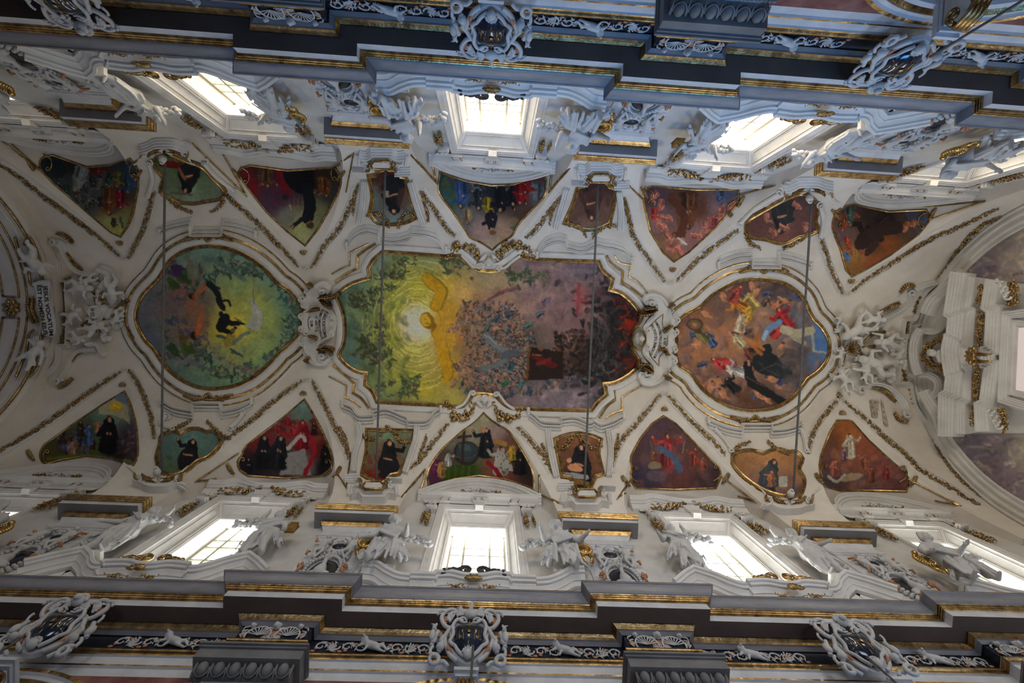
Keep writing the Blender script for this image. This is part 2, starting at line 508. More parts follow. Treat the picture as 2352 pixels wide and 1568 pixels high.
for s, nm in ((-1, 'north'), (1, 'south')):
    mb = MB()
    prof = [(0, 1.655, 0), (.125, 1.652, 2), (.126, 1.646, 1)]
    prof += cyma(.125, 1.644, .101, 1.6115, 1)
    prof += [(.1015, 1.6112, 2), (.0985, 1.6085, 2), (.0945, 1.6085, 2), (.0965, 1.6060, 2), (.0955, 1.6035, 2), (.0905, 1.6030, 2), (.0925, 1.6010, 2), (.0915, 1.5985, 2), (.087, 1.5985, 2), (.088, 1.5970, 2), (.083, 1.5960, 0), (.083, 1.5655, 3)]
    prof += [(.030, 1.5655, 2), (.030, 1.560, 2), (.024, 1.552, 2), (.020, 1.5448, 1)]
    prof += cyma(.018, 1.5448, .004, 1.5378, 1, 4)
    prof += [(.004, 1.5360, 4), (0, 1.5360, 4), (0, 1.474, 0), (.006, 1.474, 0), (.006, 1.470, 2), (.009, 1.4695, 2), (.0125, 1.466, 2), (.0135, 1.461, 2), (.0125, 1.456, 2), (.009, 1.4535, 2), (.0075, 1.4525, 2), (.0075, 1.447, 2), (.010, 1.4455, 2), (.009, 1.442, 0), (.003, 1.440, 0), (.003, 1.408, 2), (.007, 1.405, 2), (.006, 1.400, 0), (-.001, 1.398, 0), (-.001, 1.365, 0)]
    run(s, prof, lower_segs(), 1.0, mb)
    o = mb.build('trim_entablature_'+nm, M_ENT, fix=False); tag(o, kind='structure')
# lower wall with arches between the piers
ZAC, RA = 1.295, .36
def lower_wall(s, nm):
    mb = MB(); yb = 1.0
    zf = -ZC/S
    for i in range(-3, 4):
        xc = i*BAY; a0, a1 = max(xc-BAY/2, XL), min(xc+BAY/2, XR)
        if a1 <= a0: continue
        xs = sorted(set([a0, a1]+[round(xc+RA*math.sin(math.pi/2*k/14), 6) for k in range(-14, 15) if a0 < xc+RA*math.sin(math.pi/2*k/14) < a1]))
        for p, q in zip(xs[:-1], xs[1:]):
            def bot(x):
                u = x-xc
                return ZAC-RA+math.sqrt(max(0, RA*RA-u*u)) if abs((p+q)/2-xc) < RA else zf
            mb.add([(p, s*yb, bot(p)), (q, s*yb, bot(q)), (q, s*yb, 1.366), (p, s*yb, 1.366)], [(0, 1, 2, 3)])
            if abs((p+q)/2-xc) < RA: # intrados
                mb.add([(p, s*yb, bot(p)), (q, s*yb, bot(q)), (q, s*(yb+.14), bot(q)), (p, s*(yb+.14), bot(p))], [(0, 1, 2, 3)])
        for x in (xc-RA, xc+RA):
            if a0 < x < a1: mb.add([(x, s*yb, zf), (x, s*(yb+.14), zf), (x, s*(yb+.14), ZAC-RA), (x, s*yb, ZAC-RA)], [(0, 1, 2, 3)])
    o = mb.build('wall_lower_'+nm, 'red_marble', fix=False); tag(o, kind='structure')
    for j in (-1.5, -.5, .5, 1.5):
        p = MB(); hw = .105
        p.box(j*BAY-hw, j*BAY+hw, s*1.0, s*.958, zf, 1.30)
        o = p.build('trim_pilaster_'+nm, 'white_marble'); tag(o, kind='structure')
lower_wall(-1, 'north'); lower_wall(1, 'south')
fl = MB(); fl.box(XL-.5, XR+.3, -1.7, 1.7, -ZC/S-.02, -ZC/S)
tag(fl.build('floor', 'floor_marble'), kind='structure')
# upper pilasters with their entablature blocks
UB = [('gilding', 2)]
def upper_block(s, j):
    xc = j*BAY
    nm = 'trim_upper_block'
    mb = MB()
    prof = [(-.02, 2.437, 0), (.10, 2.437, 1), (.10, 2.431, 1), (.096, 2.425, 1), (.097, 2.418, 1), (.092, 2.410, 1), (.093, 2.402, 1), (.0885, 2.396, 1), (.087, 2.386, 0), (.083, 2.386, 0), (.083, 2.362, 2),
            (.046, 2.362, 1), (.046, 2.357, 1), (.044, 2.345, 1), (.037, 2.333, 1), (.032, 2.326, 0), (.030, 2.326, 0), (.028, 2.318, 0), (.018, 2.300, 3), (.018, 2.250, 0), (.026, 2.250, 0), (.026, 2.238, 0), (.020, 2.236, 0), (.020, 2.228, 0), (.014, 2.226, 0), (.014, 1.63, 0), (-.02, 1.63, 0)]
    hw = .108
    cols = []
    for sx in (-1, 1):
        for e in (0, 1):
            col = []
            for d, z, m in prof:
                dd = max(d, 0)
                if sx < 0: pt = (xc-hw-dd, s*(1.0 if e == 0 else 1-.0-d), z)
                else: pt = (xc+hw+dd, s*(1-d if e == 0 else 1.0), z)
                col.append(pt)
            cols.append(col)
    for A, B in zip(cols[:-1], cols[1:]):
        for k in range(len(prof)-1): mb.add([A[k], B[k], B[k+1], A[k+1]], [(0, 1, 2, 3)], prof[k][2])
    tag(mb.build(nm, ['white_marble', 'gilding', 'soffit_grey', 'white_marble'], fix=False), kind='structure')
    # flat strip beside the pilaster
    m2 = MB()
    for sx in (-1, 1):
        x0 = xc+sx*(hw+.012); x1 = xc+sx*(hw+.05)
        m2.box(min(x0, x1), max(x0, x1), s*.992, s*1.002, 1.63, 2.36)
    tag(m2.build('trim_pilaster_strip', 'wall_plaster'), kind='structure')
for s in (-1, 1):
    for j in (-2.5, -1.5, -.5, .5, 1.5): upper_block(s, j)
# end walls
def end_wall(X, nm, zlow):
    mb = MB(); zf = -ZC/S
    A = [(X, -1.0, zlow), (X, -1.0, ZS)]+[(X, RV*math.sin(a), ZS+RV*math.cos(a)) for a in np.linspace(-math.pi/2, math.pi/2, 60)]+[(X, 1.0, ZS), (X, 1.0, zlow)]
    mb.add(A, [tuple(range(len(A)))])
    tag(mb.build(nm, 'wall_plaster', fix=False), kind='structure')
end_wall(XR, 'wall_east', 1.0)
# ================================================================ ornament toolkit
def zv_arr(x, y):
    i = np.clip(np.round(x/BAY), -2, 2); u = np.abs(x-i*BAY); ay = np.abs(y)
    zb = lambda q: ZS+np.sqrt(np.maximum(0, RV*RV-q*q))
    z = np.where(ay < RV, zb(y), ZS)
    yg = GA+(RV-GA)*np.minimum(u, HA)/HA
    z0 = zb(yg); z1 = ZS+HW*np.sqrt(np.maximum(0, 1-(u/HA)**2))
    t = np.clip((ay-yg)/np.maximum(1e-6, 1-yg), 0, 1)
    return np.where((u < HA) & (ay > yg), z0+(z1-z0)*t, z)
def on_v_arr(px, py):
    px = np.asarray(px, float); py = np.asarray(py, float)
    D = np.stack([(px-1176)/FPX, (py-784)/FPX, np.ones_like(px)], -1)@RM
    D = D/D[..., 2:3]
    def pt(t):
        y = CAMY+D[..., 1]*t; X = CAMX+D[..., 0]*t; x = X
        for _ in range(5): x = X-.00477*x*x+.0123713*(1-y)
        return x, y
    def g(t):
        x, y = pt(t); return (np.abs(y) >= .999) | (t >= zv_arr(x, y))
    a = D[..., 1]**2+1; b = CAMY*D[..., 1]-ZS; c = CAMY**2+ZS**2-RV*RV; disc = b*b-a*c
    tb = (-b+np.sqrt(np.maximum(disc, 0)))/a
    ty = np.where(D[..., 1] > 0, RV-CAMY, -RV-CAMY)/np.where(np.abs(D[..., 1]) < 1e-9, 1e-9, D[..., 1])
    tb = np.where((disc > 0) & (tb > ZS), tb, np.clip(ty, 1.5, 3.6))
    x, y = pt(tb)
    if np.all(np.abs(zv_arr(x, y)-tb) < 1e-5): return np.stack([x, y, tb], -1)
    tb = tb-1e-4; hi = np.full(px.shape, 3.6); lo = tb.copy(); done = np.zeros(px.shape, bool); n = 24
    te = np.minimum(3.6, np.where(D[..., 1] > 0, 1.001-CAMY, -1.001-CAMY)/np.where(np.abs(D[..., 1]) < 1e-9, 1e-9, D[..., 1])); te = np.where(te > tb, te, 3.6)
    st = (te-tb)/n
    for k in range(1, n+1):
        t = tb+st*k; hit = g(t) & ~done; lo = np.where(hit, t-st, lo); hi = np.where(hit, t, hi); done |= hit
        if done.all(): break
    for _ in range(13):
        m = (lo+hi)/2; h = g(m); hi = np.where(h, m, hi); lo = np.where(h, lo, m)
    t = (lo+hi)/2; x, y = pt(t)
    return np.stack([x, y, t], -1)
def vn_arr(P):
    x, y = P[..., 0], np.clip(P[..., 1], -RV+.004, RV-.004); e = 2e-3
    zx = (zv_arr(x+e, y)-zv_arr(x-e, y))/(2*e); zy = (zv_arr(x, y+e)-zv_arr(x, y-e))/(2*e)
    N = np.stack([zx, zy, -np.ones_like(zx)], -1); return N/np.linalg.norm(N, axis=-1, keepdims=True)
class Vault:
    """pixel of the photograph + height off the surface -> point in the church"""
    def __call__(s, px, py, h=0):
        P = on_v_arr(px, py); return P+vn_arr(P)*np.asarray(h, float)[..., None]
class Plane:
    def __init__(s, Y): s.Y = Y
    def __call__(s, px, py, h=0):
        px = np.asarray(px, float); py = np.asarray(py, float)
        D = np.stack([(px-1176)/FPX, (py-784)/FPX, np.ones_like(px)], -1)@RM
        t = (s.Y-CAMY)/D[..., 1]; X = CAMX+D[..., 0]*t; x = X
        for _ in range(5): x = X-.00477*x*x+.0123713*(1-s.Y)
        return np.stack([x, np.full_like(x, s.Y)-math.copysign(1, s.Y)*np.asarray(h, float), D[..., 2]*t], -1)
class PlaneX:
    def __init__(s, X): s.X = X
    def __call__(s, px, py, h=0):
        px = np.asarray(px, float); py = np.asarray(py, float)
        D = np.stack([(px-1176)/FPX, (py-784)/FPX, np.ones_like(px)], -1)@RM
        t = (s.X+.00477*s.X*s.X-.0123713-CAMX)/D[..., 0]
        for _ in range(3):
            y = CAMY+D[..., 1]*t; t = (s.X+.00477*s.X*s.X-.0123713*(1-y)-CAMX)/D[..., 0]
        y = CAMY+D[..., 1]*t
        return np.stack([np.full_like(y, s.X)-math.copysign(1, s.X)*np.asarray(h, float), y, D[..., 2]*t], -1)
VT = Vault()
def crop(x0, y0, pts, sc=2.94):
    return [(x0+p[0]/sc, y0+p[1]/sc)+tuple(p[2:]) for p in pts]
def sweep(mb, surf, path, prof, closed=False, m0=0, hbase=0.0, endcap=True):
    """path: px polyline; prof: (lateral px, height, mat)"""
    P = np.array([(p[0], p[1]) for p in path], float); n = len(P)
    if closed: T0 = P-np.roll(P, 1, 0); T1 = np.roll(P, -1, 0)-P
    else:
        T0 = np.vstack([P[1]-P[0], P[1:]-P[:-1]]); T1 = np.vstack([P[1:]-P[:-1], P[-1]-P[-2]])
    T0 /= np.linalg.norm(T0, axis=1, keepdims=True)+1e-9; T1 /= np.linalg.norm(T1, axis=1, keepdims=True)+1e-9
    N0 = np.stack([-T0[:, 1], T0[:, 0]], 1); N1 = np.stack([-T1[:, 1], T1[:, 0]], 1)
    B = N0+N1; B /= np.linalg.norm(B, axis=1, keepdims=True)+1e-9
    c = np.clip((B*N0).sum(1), .45, 1)
    M = B/c[:, None]
    pr = np.array([(o, h) for o, h, *_ in prof], float)
    X = P[:, None, :]+M[:, None, :]*pr[None, :, 0:1]
    H = np.broadcast_to(pr[None, :, 1]+hbase, X.shape[:2])
    Q = surf(X[..., 0], X[..., 1], H)
    k = len(prof); vs = Q.reshape(-1, 3)
    b = len(mb.v); mb.v += [tuple(v) for v in vs.tolist()]
    for i in range(n if closed else n-1):
        j = (i+1) % n
        for a in range(k-1):
            mb.f.append((b+i*k+a, b+i*k+a+1, b+j*k+a+1, b+j*k+a)); mb.m.append(m0+(prof[a][2] if len(prof[a]) > 2 else 0))
    if not closed and endcap and k > 2:
        mb.f.append(tuple(b+a for a in range(k))); mb.m.append(m0)
        mb.f.append(tuple(b+(n-1)*k+a for a in range(k-1, -1, -1))); mb.m.append(m0)
def bead(w, h, m=0, c=0, n=6):
    """half-round profile of width w px centred at lateral c"""
    return [(c-w/2, 0, m)]+[(c-w/2*math.cos(math.pi*k/n), h*math.sin(math.pi*k/n), m) for k in range(1, n)]+[(c+w/2, 0, m)]
def steps(w, h, n, m=0, c=0):
    """stack of fillets"""
    out = [(c-w/2, 0, m)]
    for k in range(n):
        a = c-w/2+w*k/n; hh = h*(k+1)/n
        out += [(a+.01, hh, m), (a+w/n*.55, hh*1.02, m), (a+w/n*.6, hh*.86, m)]
    out += [(c+w/2-.2, h*.95, m), (c+w/2, 0, m)]
    return out
def line_obj(name, surf, path, prof, mats, parent=None, closed=False, smooth=False, hbase=0.0, label=None, cat=None, kind=None, group=None):
    mb = MB(); paths = path if isinstance(path[0], list) else [path]
    for p in paths: sweep(mb, surf, p, prof, closed, hbase=hbase)
    o = mb.build(name, mats, parent, smooth=smooth, angle=35 if smooth else None, fix=False)
    return tag(o, label, cat, group, kind)
def plate(mb, surf, poly, h, h0=0.0, m=0, bev=1.5, step=7):
    """raised flat plate with outline in px"""
    P = [(float(p[0]), float(p[1])) for p in poly]
    A = sum(P[i][0]*P[(i+1) % len(P)][1]-P[(i+1) % len(P)][0]*P[i][1] for i in range(len(P)))
    if A < 0: P = P[::-1]
    sweep(mb, surf, P, [(0, h0), (0, h*.7+h0*.3), (bev, h)], True, m0=m, hbase=0)
    n = len(P)
    Pa = np.array(P); T = np.roll(Pa, -1, 0)-np.roll(Pa, 1, 0); T /= np.linalg.norm(T, axis=1, keepdims=True)+1e-9
    In = Pa+np.stack([-T[:, 1], T[:, 0]], 1)*bev
    Q = surf(In[:, 0], In[:, 1], np.full(n, h)); b = len(mb.v)
    tris = tessellate_polygon([[Vector((a, c, 0)) for a, c in In]])
    mb.v += [tuple(q) for q in Q.tolist()]
    for t in tris: mb.f.append(tuple(b+i for i in t)); mb.m.append(m)
def resample(path, step):
    out = [path[0]]; acc = 0
    for a, b in zip(path[:-1], path[1:]):
        d = math.hypot(b[0]-a[0], b[1]-a[1]); t = step-acc
        while t <= d:
            out.append((a[0]+(b[0]-a[0])*t/d, a[1]+(b[1]-a[1])*t/d)); t += step
        acc = d-(t-step)
    return out
UPX = .0030
def garland(mb, surf, path, w=9, seed=1, h=.010, step=None, density=5, upx=UPX, m=0, taper=True):
    rng = random.Random(seed); path = smooth_poly(path, step=4); pts = resample(path, step or w*.62)
    n = len(pts); J = []
    for i, p in enumerate(pts):
        a = pts[max(i-1, 0)]; b = pts[min(i+1, n-1)]
        ang = math.atan2(b[1]-a[1], b[0]-a[0])
        k = .55+.45*math.sin(math.pi*(i+.5)/n)**.4 if taper else 1
        if i % 3 == 0: k *= 1.15
        for q in range(density):
            th = ang+rng.uniform(-1.3, 1.3)+(math.pi if rng.random() < .3 else 0); off = rng.uniform(-.42, .42)*w*k; al = rng.uniform(-.4, .4)*w
            cx = p[0]-math.sin(ang)*off+math.cos(ang)*al; cy = p[1]+math.cos(ang)*off+math.sin(ang)*al
            L = w*.34*k*rng.uniform(.8, 1.25)
            J.append((cx, cy, th, L, h*rng.uniform(.3, .9), rng.uniform(-.5, .5)))
    J = np.array(J); A = surf(J[:, 0], J[:, 1], J[:, 4]); B = surf(J[:, 0]+np.cos(J[:, 2])*2, J[:, 1]+np.sin(J[:, 2])*2, J[:, 4]); N = surf(J[:, 0], J[:, 1], J[:, 4]+.01)
    for k in range(len(J)):
        t, s_, nn = frame3(B[k]-A[k], N[k]-A[k]); tl = J[k, 5]; t, s_, nn = frame3(t*math.cos(tl)+nn*math.sin(tl), nn); L = J[k, 3]
        mb.blob(A[k], (L*upx, L*upx*.5, L*upx*.42), (t, s_, nn), 6, 4, m)
def rosette(mb, surf, c, r, petals=8, h=.012, m=0, upx=UPX, spread=6.283, a0=0.0, centre=True):
    for k in range(petals):
        a = a0+spread*(k+.5)/petals-(spread/2 if spread < 6 else 0)
        px, py = c[0]+math.cos(a)*r*.55, c[1]+math.sin(a)*r*.55
        Q = surf(np.array([px, px+math.cos(a)]), np.array([py, py+math.sin(a)]), np.array([h*.4]*2)); N = surf(np.array([px]), np.array([py]), np.array([h]))[0]-surf(np.array([px]), np.array([py]), np.array([0.]))[0]
        t, s_, nn = frame3(Q[1]-Q[0], N)
        mb.blob(Q[0], (r*.5*upx, r*upx*min(.3, spread/petals*.42), h*.6), (t, s_, nn), 8, 5, m)
    if centre:
        Q = surf(np.array([c[0]]), np.array([c[1]]), np.array([h*.6]))[0]; mb.blob(Q, r*.24*upx, None, 8, 5, m)
def shell(mb, surf, c, r, direction, m=0, h=.014):
    rosette(mb, surf, c, r, 7, h, m, spread=3.6, a0=direction)
def volute(mb, surf, c, r, a0, turns=1.6, sgn=1, w=None, h=.012, m=0, upx=UPX, tail=None):
    """spiral roll starting at angle a0 on radius r winding inwards; tail: px path leading to its start"""
    w = w or r*.42; pts = []
    if tail: pts += list(smooth_poly(list(tail)+[(c[0]+math.cos(a0)*r, c[1]+math.sin(a0)*r)], step=4))[:-1]
    nt = len(pts)
    for k in range(int(turns*16)+1):
        t = k/(turns*16); a = a0+sgn*turns*2*math.pi*t; rr = r*(1-.84*t)
        pts.append((c[0]+math.cos(a)*rr, c[1]+math.sin(a)*rr))
    rad = [w*upx*.5]*nt+[w*upx*.5*(1-.45*k/(turns*16)) for k in range(len(pts)-nt)]
    hs = [h*.5]*nt+[h*.5+h*.9*k/(turns*16) for k in range(len(pts)-nt)]
    Q = surf(np.array([p[0] for p in pts]), np.array([p[1] for p in pts]), np.array(hs))
    mb.tube(list(Q), rad, 7, m)
def leaf(mb, surf, path, w, h=.012, m=0, upx=UPX, ribs=5, seed=0):
    """acanthus leaf: overlapping lobes along a path"""
    rng = random.Random(seed); pts = resample(smooth_poly(path, step=3), w*.32); n = len(pts)
    for i, p in enumerate(pts):
        a = pts[max(i-1, 0)]; b = pts[min(i+1, n-1)]; ang = math.atan2(b[1]-a[1], b[0]-a[0]); k = math.sin(math.pi*(i+1)/(n+1.2))**.6
        for sd in (-1, 0, 1):
            th = ang+sd*.85; cx, cy = p[0]+math.cos(th)*w*.22*k*abs(sd), p[1]+math.sin(th)*w*.22*k*abs(sd)
            Q = surf(np.array([cx, cx+math.cos(th)]), np.array([cy, cy+math.sin(th)]), np.array([h*(.5+.3*(sd == 0))]*2)); N = surf(np.array([cx]), np.array([cy]), np.array([h]))[0]-surf(np.array([cx]), np.array([cy]), np.array([0.]))[0]
            t, s_, nn = frame3(Q[1]-Q[0], N)
            mb.blob(Q[0], (w*.36*k*upx, w*.13*upx, h*.5), (t, s_, nn), 6, 4, m)
# ---------------------------------------------------------------- continuous bodies: capsules fused by a voxel remesh
def fused(name, mat, caps, parent=None, vox=.03, sm=4, label=None, cat=None, group=None):
    """caps: (p0, r0, p1, r1) or (p, r, None, None) or (p,(rx,ry,rz),axes,None) in metres, world space"""
    bm = bmesh.new()
    for p0, r0, p1, r1 in caps:
        p0 = Vector(p0)
        if hasattr(r0, '__len__'):
            M = Matrix.Identity(4)
            A = p1 if p1 is not None else ((1, 0, 0), (0, 1, 0), (0, 0, 1))
            R3 = Matrix((Vector(A[0])*r0[0], Vector(A[1])*r0[1], Vector(A[2])*r0[2])).transposed().to_4x4()
            bmesh.ops.create_icosphere(bm, subdivisions=2, radius=1, matrix=Matrix.Translation(p0)@R3)
            continue
        if p1 is None:
            bmesh.ops.create_icosphere(bm, subdivisions=2, radius=r0, matrix=Matrix.Translation(p0)); continue
        p1 = Vector(p1); d = p1-p0; L = d.length
        bmesh.ops.create_icosphere(bm, subdivisions=2, radius=r0, matrix=Matrix.Translation(p0))
        bmesh.ops.create_icosphere(bm, subdivisions=2, radius=r1, matrix=Matrix.Translation(p1))
        if L > 1e-4:
            q = d.to_track_quat('Z', 'Y').to_matrix().to_4x4()
            bmesh.ops.create_cone(bm, cap_ends=True, segments=14, radius1=r0, radius2=r1, depth=L, matrix=Matrix.Translation((p0+p1)/2)@q)
    me = bpy.data.meshes.new(name); bm.to_mesh(me); bm.free()
    o = bpy.data.objects.new(name, me); COLL.objects.link(o)
    md = o.modifiers.new('r', 'REMESH'); md.mode = 'VOXEL'; md.voxel_size = vox; md.use_smooth_shade = True
    if sm:
        m2 = o.modifiers.new('s', 'SMOOTH'); m2.factor = .5; m2.iterations = sm
    dg = bpy.context.evaluated_depsgraph_get(); ev = o.evaluated_get(dg)
    me2 = bpy.data.meshes.new_from_object(ev, depsgraph=dg)
    o.modifiers.clear(); bpy.data.objects.remove(o); bpy.data.meshes.remove(me)
    n = len(me2.vertices); co = np.empty(n*3); me2.vertices.foreach_get('co', co); co = co.reshape(-1, 3)
    c = (co.min(0)+co.max(0))/2; me2.vertices.foreach_set('co', (co-c).ravel())
    me2.materials.clear(); me2.materials.append(MATS[mat]); me2.name = name
    me2.polygons.foreach_set('use_smooth', [True]*len(me2.polygons)); me2.update()
    o = bpy.data.objects.new(name, me2); COLL.objects.link(o)
    o.location = c
    if parent is not None:
        pl = Vector((0, 0, 0)); q = parent
        while q is not None: pl = pl+Vector(q.location); q = q.parent
        o.parent = parent; o.location = Vector(c)-pl
    return tag(o, label, cat, group)
# ---------------------------------------------------------------- painting
class Canvas:
    def __init__(s, x0, y0, x1, y1, step=1.6, base=(.5, .5, .5)):
        s.x0, s.y0, s.step = x0, y0, step; s.w = int((x1-x0)/step)+1; s.h = int((y1-y0)/step)+1
        s.X, s.Y = np.meshgrid(x0+np.arange(s.w)*step, y0+np.arange(s.h)*step)
        s.A = np.empty((s.h, s.w, 3)); s.A[:] = base
    def field(s, pts, power=3.0):
        num = np.zeros_like(s.A); den = np.zeros(s.A.shape[:2])
        for x, y, *c in pts:
            w = 1/(((s.X-x)**2+(s.Y-y)**2+30)**(power/2)); num += w[..., None]*np.array(c[:3])/255; den += w
        s.A = num/den[..., None]; return s
    def _win(s, x, y, r):
        i0 = max(0, int((y-r-s.y0)/s.step)); i1 = min(s.h, int((y+r-s.y0)/s.step)+2); j0 = max(0, int((x-r-s.x0)/s.step)); j1 = min(s.w, int((x+r-s.x0)/s.step)+2)
        return slice(i0, max(i0, i1)), slice(j0, max(j0, j1))
    def mix(s, sl, a, c):
        s.A[sl] = s.A[sl]*(1-a[..., None])+np.array(c)/255*a[..., None]
    def ell(s, x, y, rx, ry, ang, c, alpha=1.0, soft=1.2):
        sl = s._win(x, y, max(rx, ry)+soft*2+1); X = s.X[sl]-x; Y = s.Y[sl]-y
        if X.size == 0: return s
        ca, sa = math.cos(ang), math.sin(ang); u = X*ca+Y*sa; v = -X*sa+Y*ca
        d = np.sqrt((u/rx)**2+(v/ry)**2); a = np.clip((1-d)*min(rx, ry)/soft+.5, 0, 1)*alpha
        s.mix(sl, a, c); return s
    def line(s, pts, w, c, alpha=1.0, soft=.9, taper=False):
        if len(pts) > 2: pts = smooth_poly(pts, step=6)
        n = len(pts)-1
        for i, (a, b) in enumerate(zip(pts[:-1], pts[1:])):
            ww = w*(1-.8*(i/n)) if taper else w
            mx, my = (a[0]+b[0])/2, (a[1]+b[1])/2; L = math.hypot(b[0]-a[0], b[1]-a[1]); sl = s._win(mx, my, L/2+ww+2)
            X, Y = s.X[sl], s.Y[sl]
            if X.size == 0: continue
            t = np.clip(((X-a[0])*(b[0]-a[0])+(Y-a[1])*(b[1]-a[1]))/(L*L+1e-9), 0, 1)
            d = np.hypot(X-a[0]-t*(b[0]-a[0]), Y-a[1]-t*(b[1]-a[1])); s.mix(sl, np.clip((ww/2-d)/soft+.5, 0, 1)*alpha, c)
        return s
    def poly(s, P, c, alpha=1.0, sm=False):
        P = smooth_poly(P, True, step=5) if sm else P
        ins = inside(s.X, s.Y, P); s.A[ins] = s.A[ins]*(1-alpha)+np.array(c)/255*alpha; return s
    def figure(s, x, y, hgt, ang, robe, skin=(150, 108, 84), rng=None, arms=True, dark=.55, hair=(50, 38, 30)):
        """small robed figure; ang = direction from feet to head"""
        rng = rng or random.Random(int(x*7+y)); dx, dy = math.cos(ang), math.sin(ang); nx, ny = -dy, dx
        rb = np.array(robe); W_ = hgt*.2
        for k in range(7):
            t = k/6; ww = W_*(1.25-.55*t); s.ell(x+dx*hgt*(t-.5)*.7, y+dy*hgt*(t-.5)*.7, hgt*.11, ww, ang, rb*(.75+.35*rng.random()), 1, 1.3)
        for k in range(5):
            o = rng.uniform(-.8, .8)*W_; s.line([(x+nx*o-dx*hgt*.38, y+ny*o-dy*hgt*.38), (x+nx*o*.5+dx*hgt*.2, y+ny*o*.5+dy*hgt*.2)], max(1.2, hgt*.035), rb*(dark if k % 2 else 1.45), .7)
        sd = 1 if (x*7+y) % 2 < 1 else -1
        for k in range(5): s.ell(x+dx*hgt*(k*.13-.32)+nx*sd*W_*.55, y+dy*hgt*(k*.13-.32)+ny*sd*W_*.55, hgt*.10, W_*.36, ang, rb*.42, .55, 2)
        if arms:
            for sd in (-1, 1):
                m = rng.random(); ox, up_ = ((1.25, .02) if m < .35 else (1.0, -.06) if m < .7 else (1.5, .22)); ex, ey = x+dx*hgt*up_+nx*sd*W_*ox, y+dy*hgt*up_+ny*sd*W_*ox
                hx, hy = (x+dx*hgt*.06+nx*sd*W_*.2, y+dy*hgt*.06+ny*sd*W_*.2) if m < .7 else (ex+dx*hgt*.15+nx*sd*W_*.5, ey+dy*hgt*.15+ny*sd*W_*.5)
                s.line([(x+dx*hgt*.26+nx*sd*W_*.5, y+dy*hgt*.26+ny*sd*W_*.5), (ex, ey)], hgt*.11, rb*(.8 if sd > 0 else 1.1)); s.line([(ex, ey), (hx, hy)], hgt*.09, rb*.95)
                s.ell(hx, hy, hgt*.04, hgt*.03, ang, skin, 1, .8)
        s.ell(x+dx*hgt*.425, y+dy*hgt*.425, hgt*.075, hgt*.06, ang, hair); s.ell(x+dx*hgt*.40+nx*hgt*.016, y+dy*hgt*.40+ny*hgt*.016, hgt*.058, hgt*.045, ang, skin, 1, .8); s.ell(x+dx*hgt*.39+nx*hgt*.03, y+dy*hgt*.39+ny*hgt*.03, hgt*.03, hgt*.022, ang, np.array(skin)*1.2, .8, .8)
        return s
    def angel(s, x, y, r, c, wing, rng):
        for k in range(2):
            a = rng.uniform(0, 6.28); s.line([(x, y), (x+math.cos(a)*r*.7, y+math.sin(a)*r*.7), (x+math.cos(a+.4)*r*1.25, y+math.sin(a+.4)*r*1.25)], r*.5, wing, .85, taper=True)
            s.line([(x, y), (x+math.cos(a+.15)*r, y+math.sin(a+.15)*r)], r*.12, np.array(wing)*1.5, .5)
        a = rng.uniform(0, 6.28)
        s.ell(x, y, r*.5, r*.24, a, c); s.ell(x+math.cos(a)*r*.2, y+math.sin(a)*r*.2, r*.3, r*.12, a+.5, np.array(c)*1.35, .8)
        s.ell(x+math.cos(a)*r*.6, y+math.sin(a)*r*.6, r*.15, r*.13, 0, (150, 110, 80), .9)
        s.line([(x, y), (x+math.cos(a+2.4)*r*.9, y+math.sin(a+2.4)*r*.9)], r*.13, np.array(c)*.6, .8)
    def puffs(s, n, box, cols, r=(6, 16), seed=1, alpha=.4):
        rg = random.Random(seed)
        for k in range(n):
            x, y = rg.uniform(box[0], box[2]), rg.uniform(box[1], box[3]); R = rg.uniform(*r); c = np.array(rg.choice(cols)); a = rg.uniform(0, 3)
            s.ell(x, y, R, R*.55, a, c, alpha, R*.4); s.ell(x-R*.2, y-R*.2, R*.6, R*.25, a, np.minimum(255, c*1.35), alpha*.7, R*.25); s.ell(x+R*.3, y+R*.3, R*.6, R*.2, a, c*.5, alpha*.7, R*.25)
        return s
    def rough(s, amp=.05, seed=3, warp=2.5):
        amp *= .55; warp *= .5
        rng = np.random.default_rng(seed)
        def nz(sc):
            g = rng.standard_normal((int(s.h/sc)+3, int(s.w/sc)+3)); yy = np.arange(s.h)/sc; xx = np.arange(s.w)/sc
            i = yy.astype(int); j = xx.astype(int); fy = (yy-i)[:, None]; fx = (xx-j)[None]; fy = fy*fy*(3-2*fy); fx = fx*fx*(3-2*fx)
            return (g[i][:, j]*(1-fy)*(1-fx)+g[i+1][:, j]*fy*(1-fx)+g[i][:, j+1]*(1-fy)*fx+g[i+1][:, j+1]*fy*fx)
        if warp:
            dy = (nz(7)*warp/s.step); dx = (nz(7)*warp/s.step)
            I = np.clip(np.arange(s.h)[:, None]+dy, 0, s.h-1).astype(int); J = np.clip(np.arange(s.w)[None]+dx, 0, s.w-1).astype(int)
            s.A = s.A[I, J]
        m = 1+amp*(nz(3)+nz(7)*.9+nz(18)*.8); s.A = np.clip(s.A*m[..., None], 0, 1); return s
    def sample(s, px, py):
        j = np.clip((px-s.x0)/s.step, 0, s.w-1.001); i = np.clip((py-s.y0)/s.step, 0, s.h-1.001)
        j0 = j.astype(int); i0 = i.astype(int); fx = (j-j0)[..., None]; fy = (i-i0)[..., None]; A = s.A
        return A[i0, j0]*(1-fx)*(1-fy)+A[i0, j0+1]*fx*(1-fy)+A[i0+1, j0]*(1-fx)*fy+A[i0+1, j0+1]*fx*fy
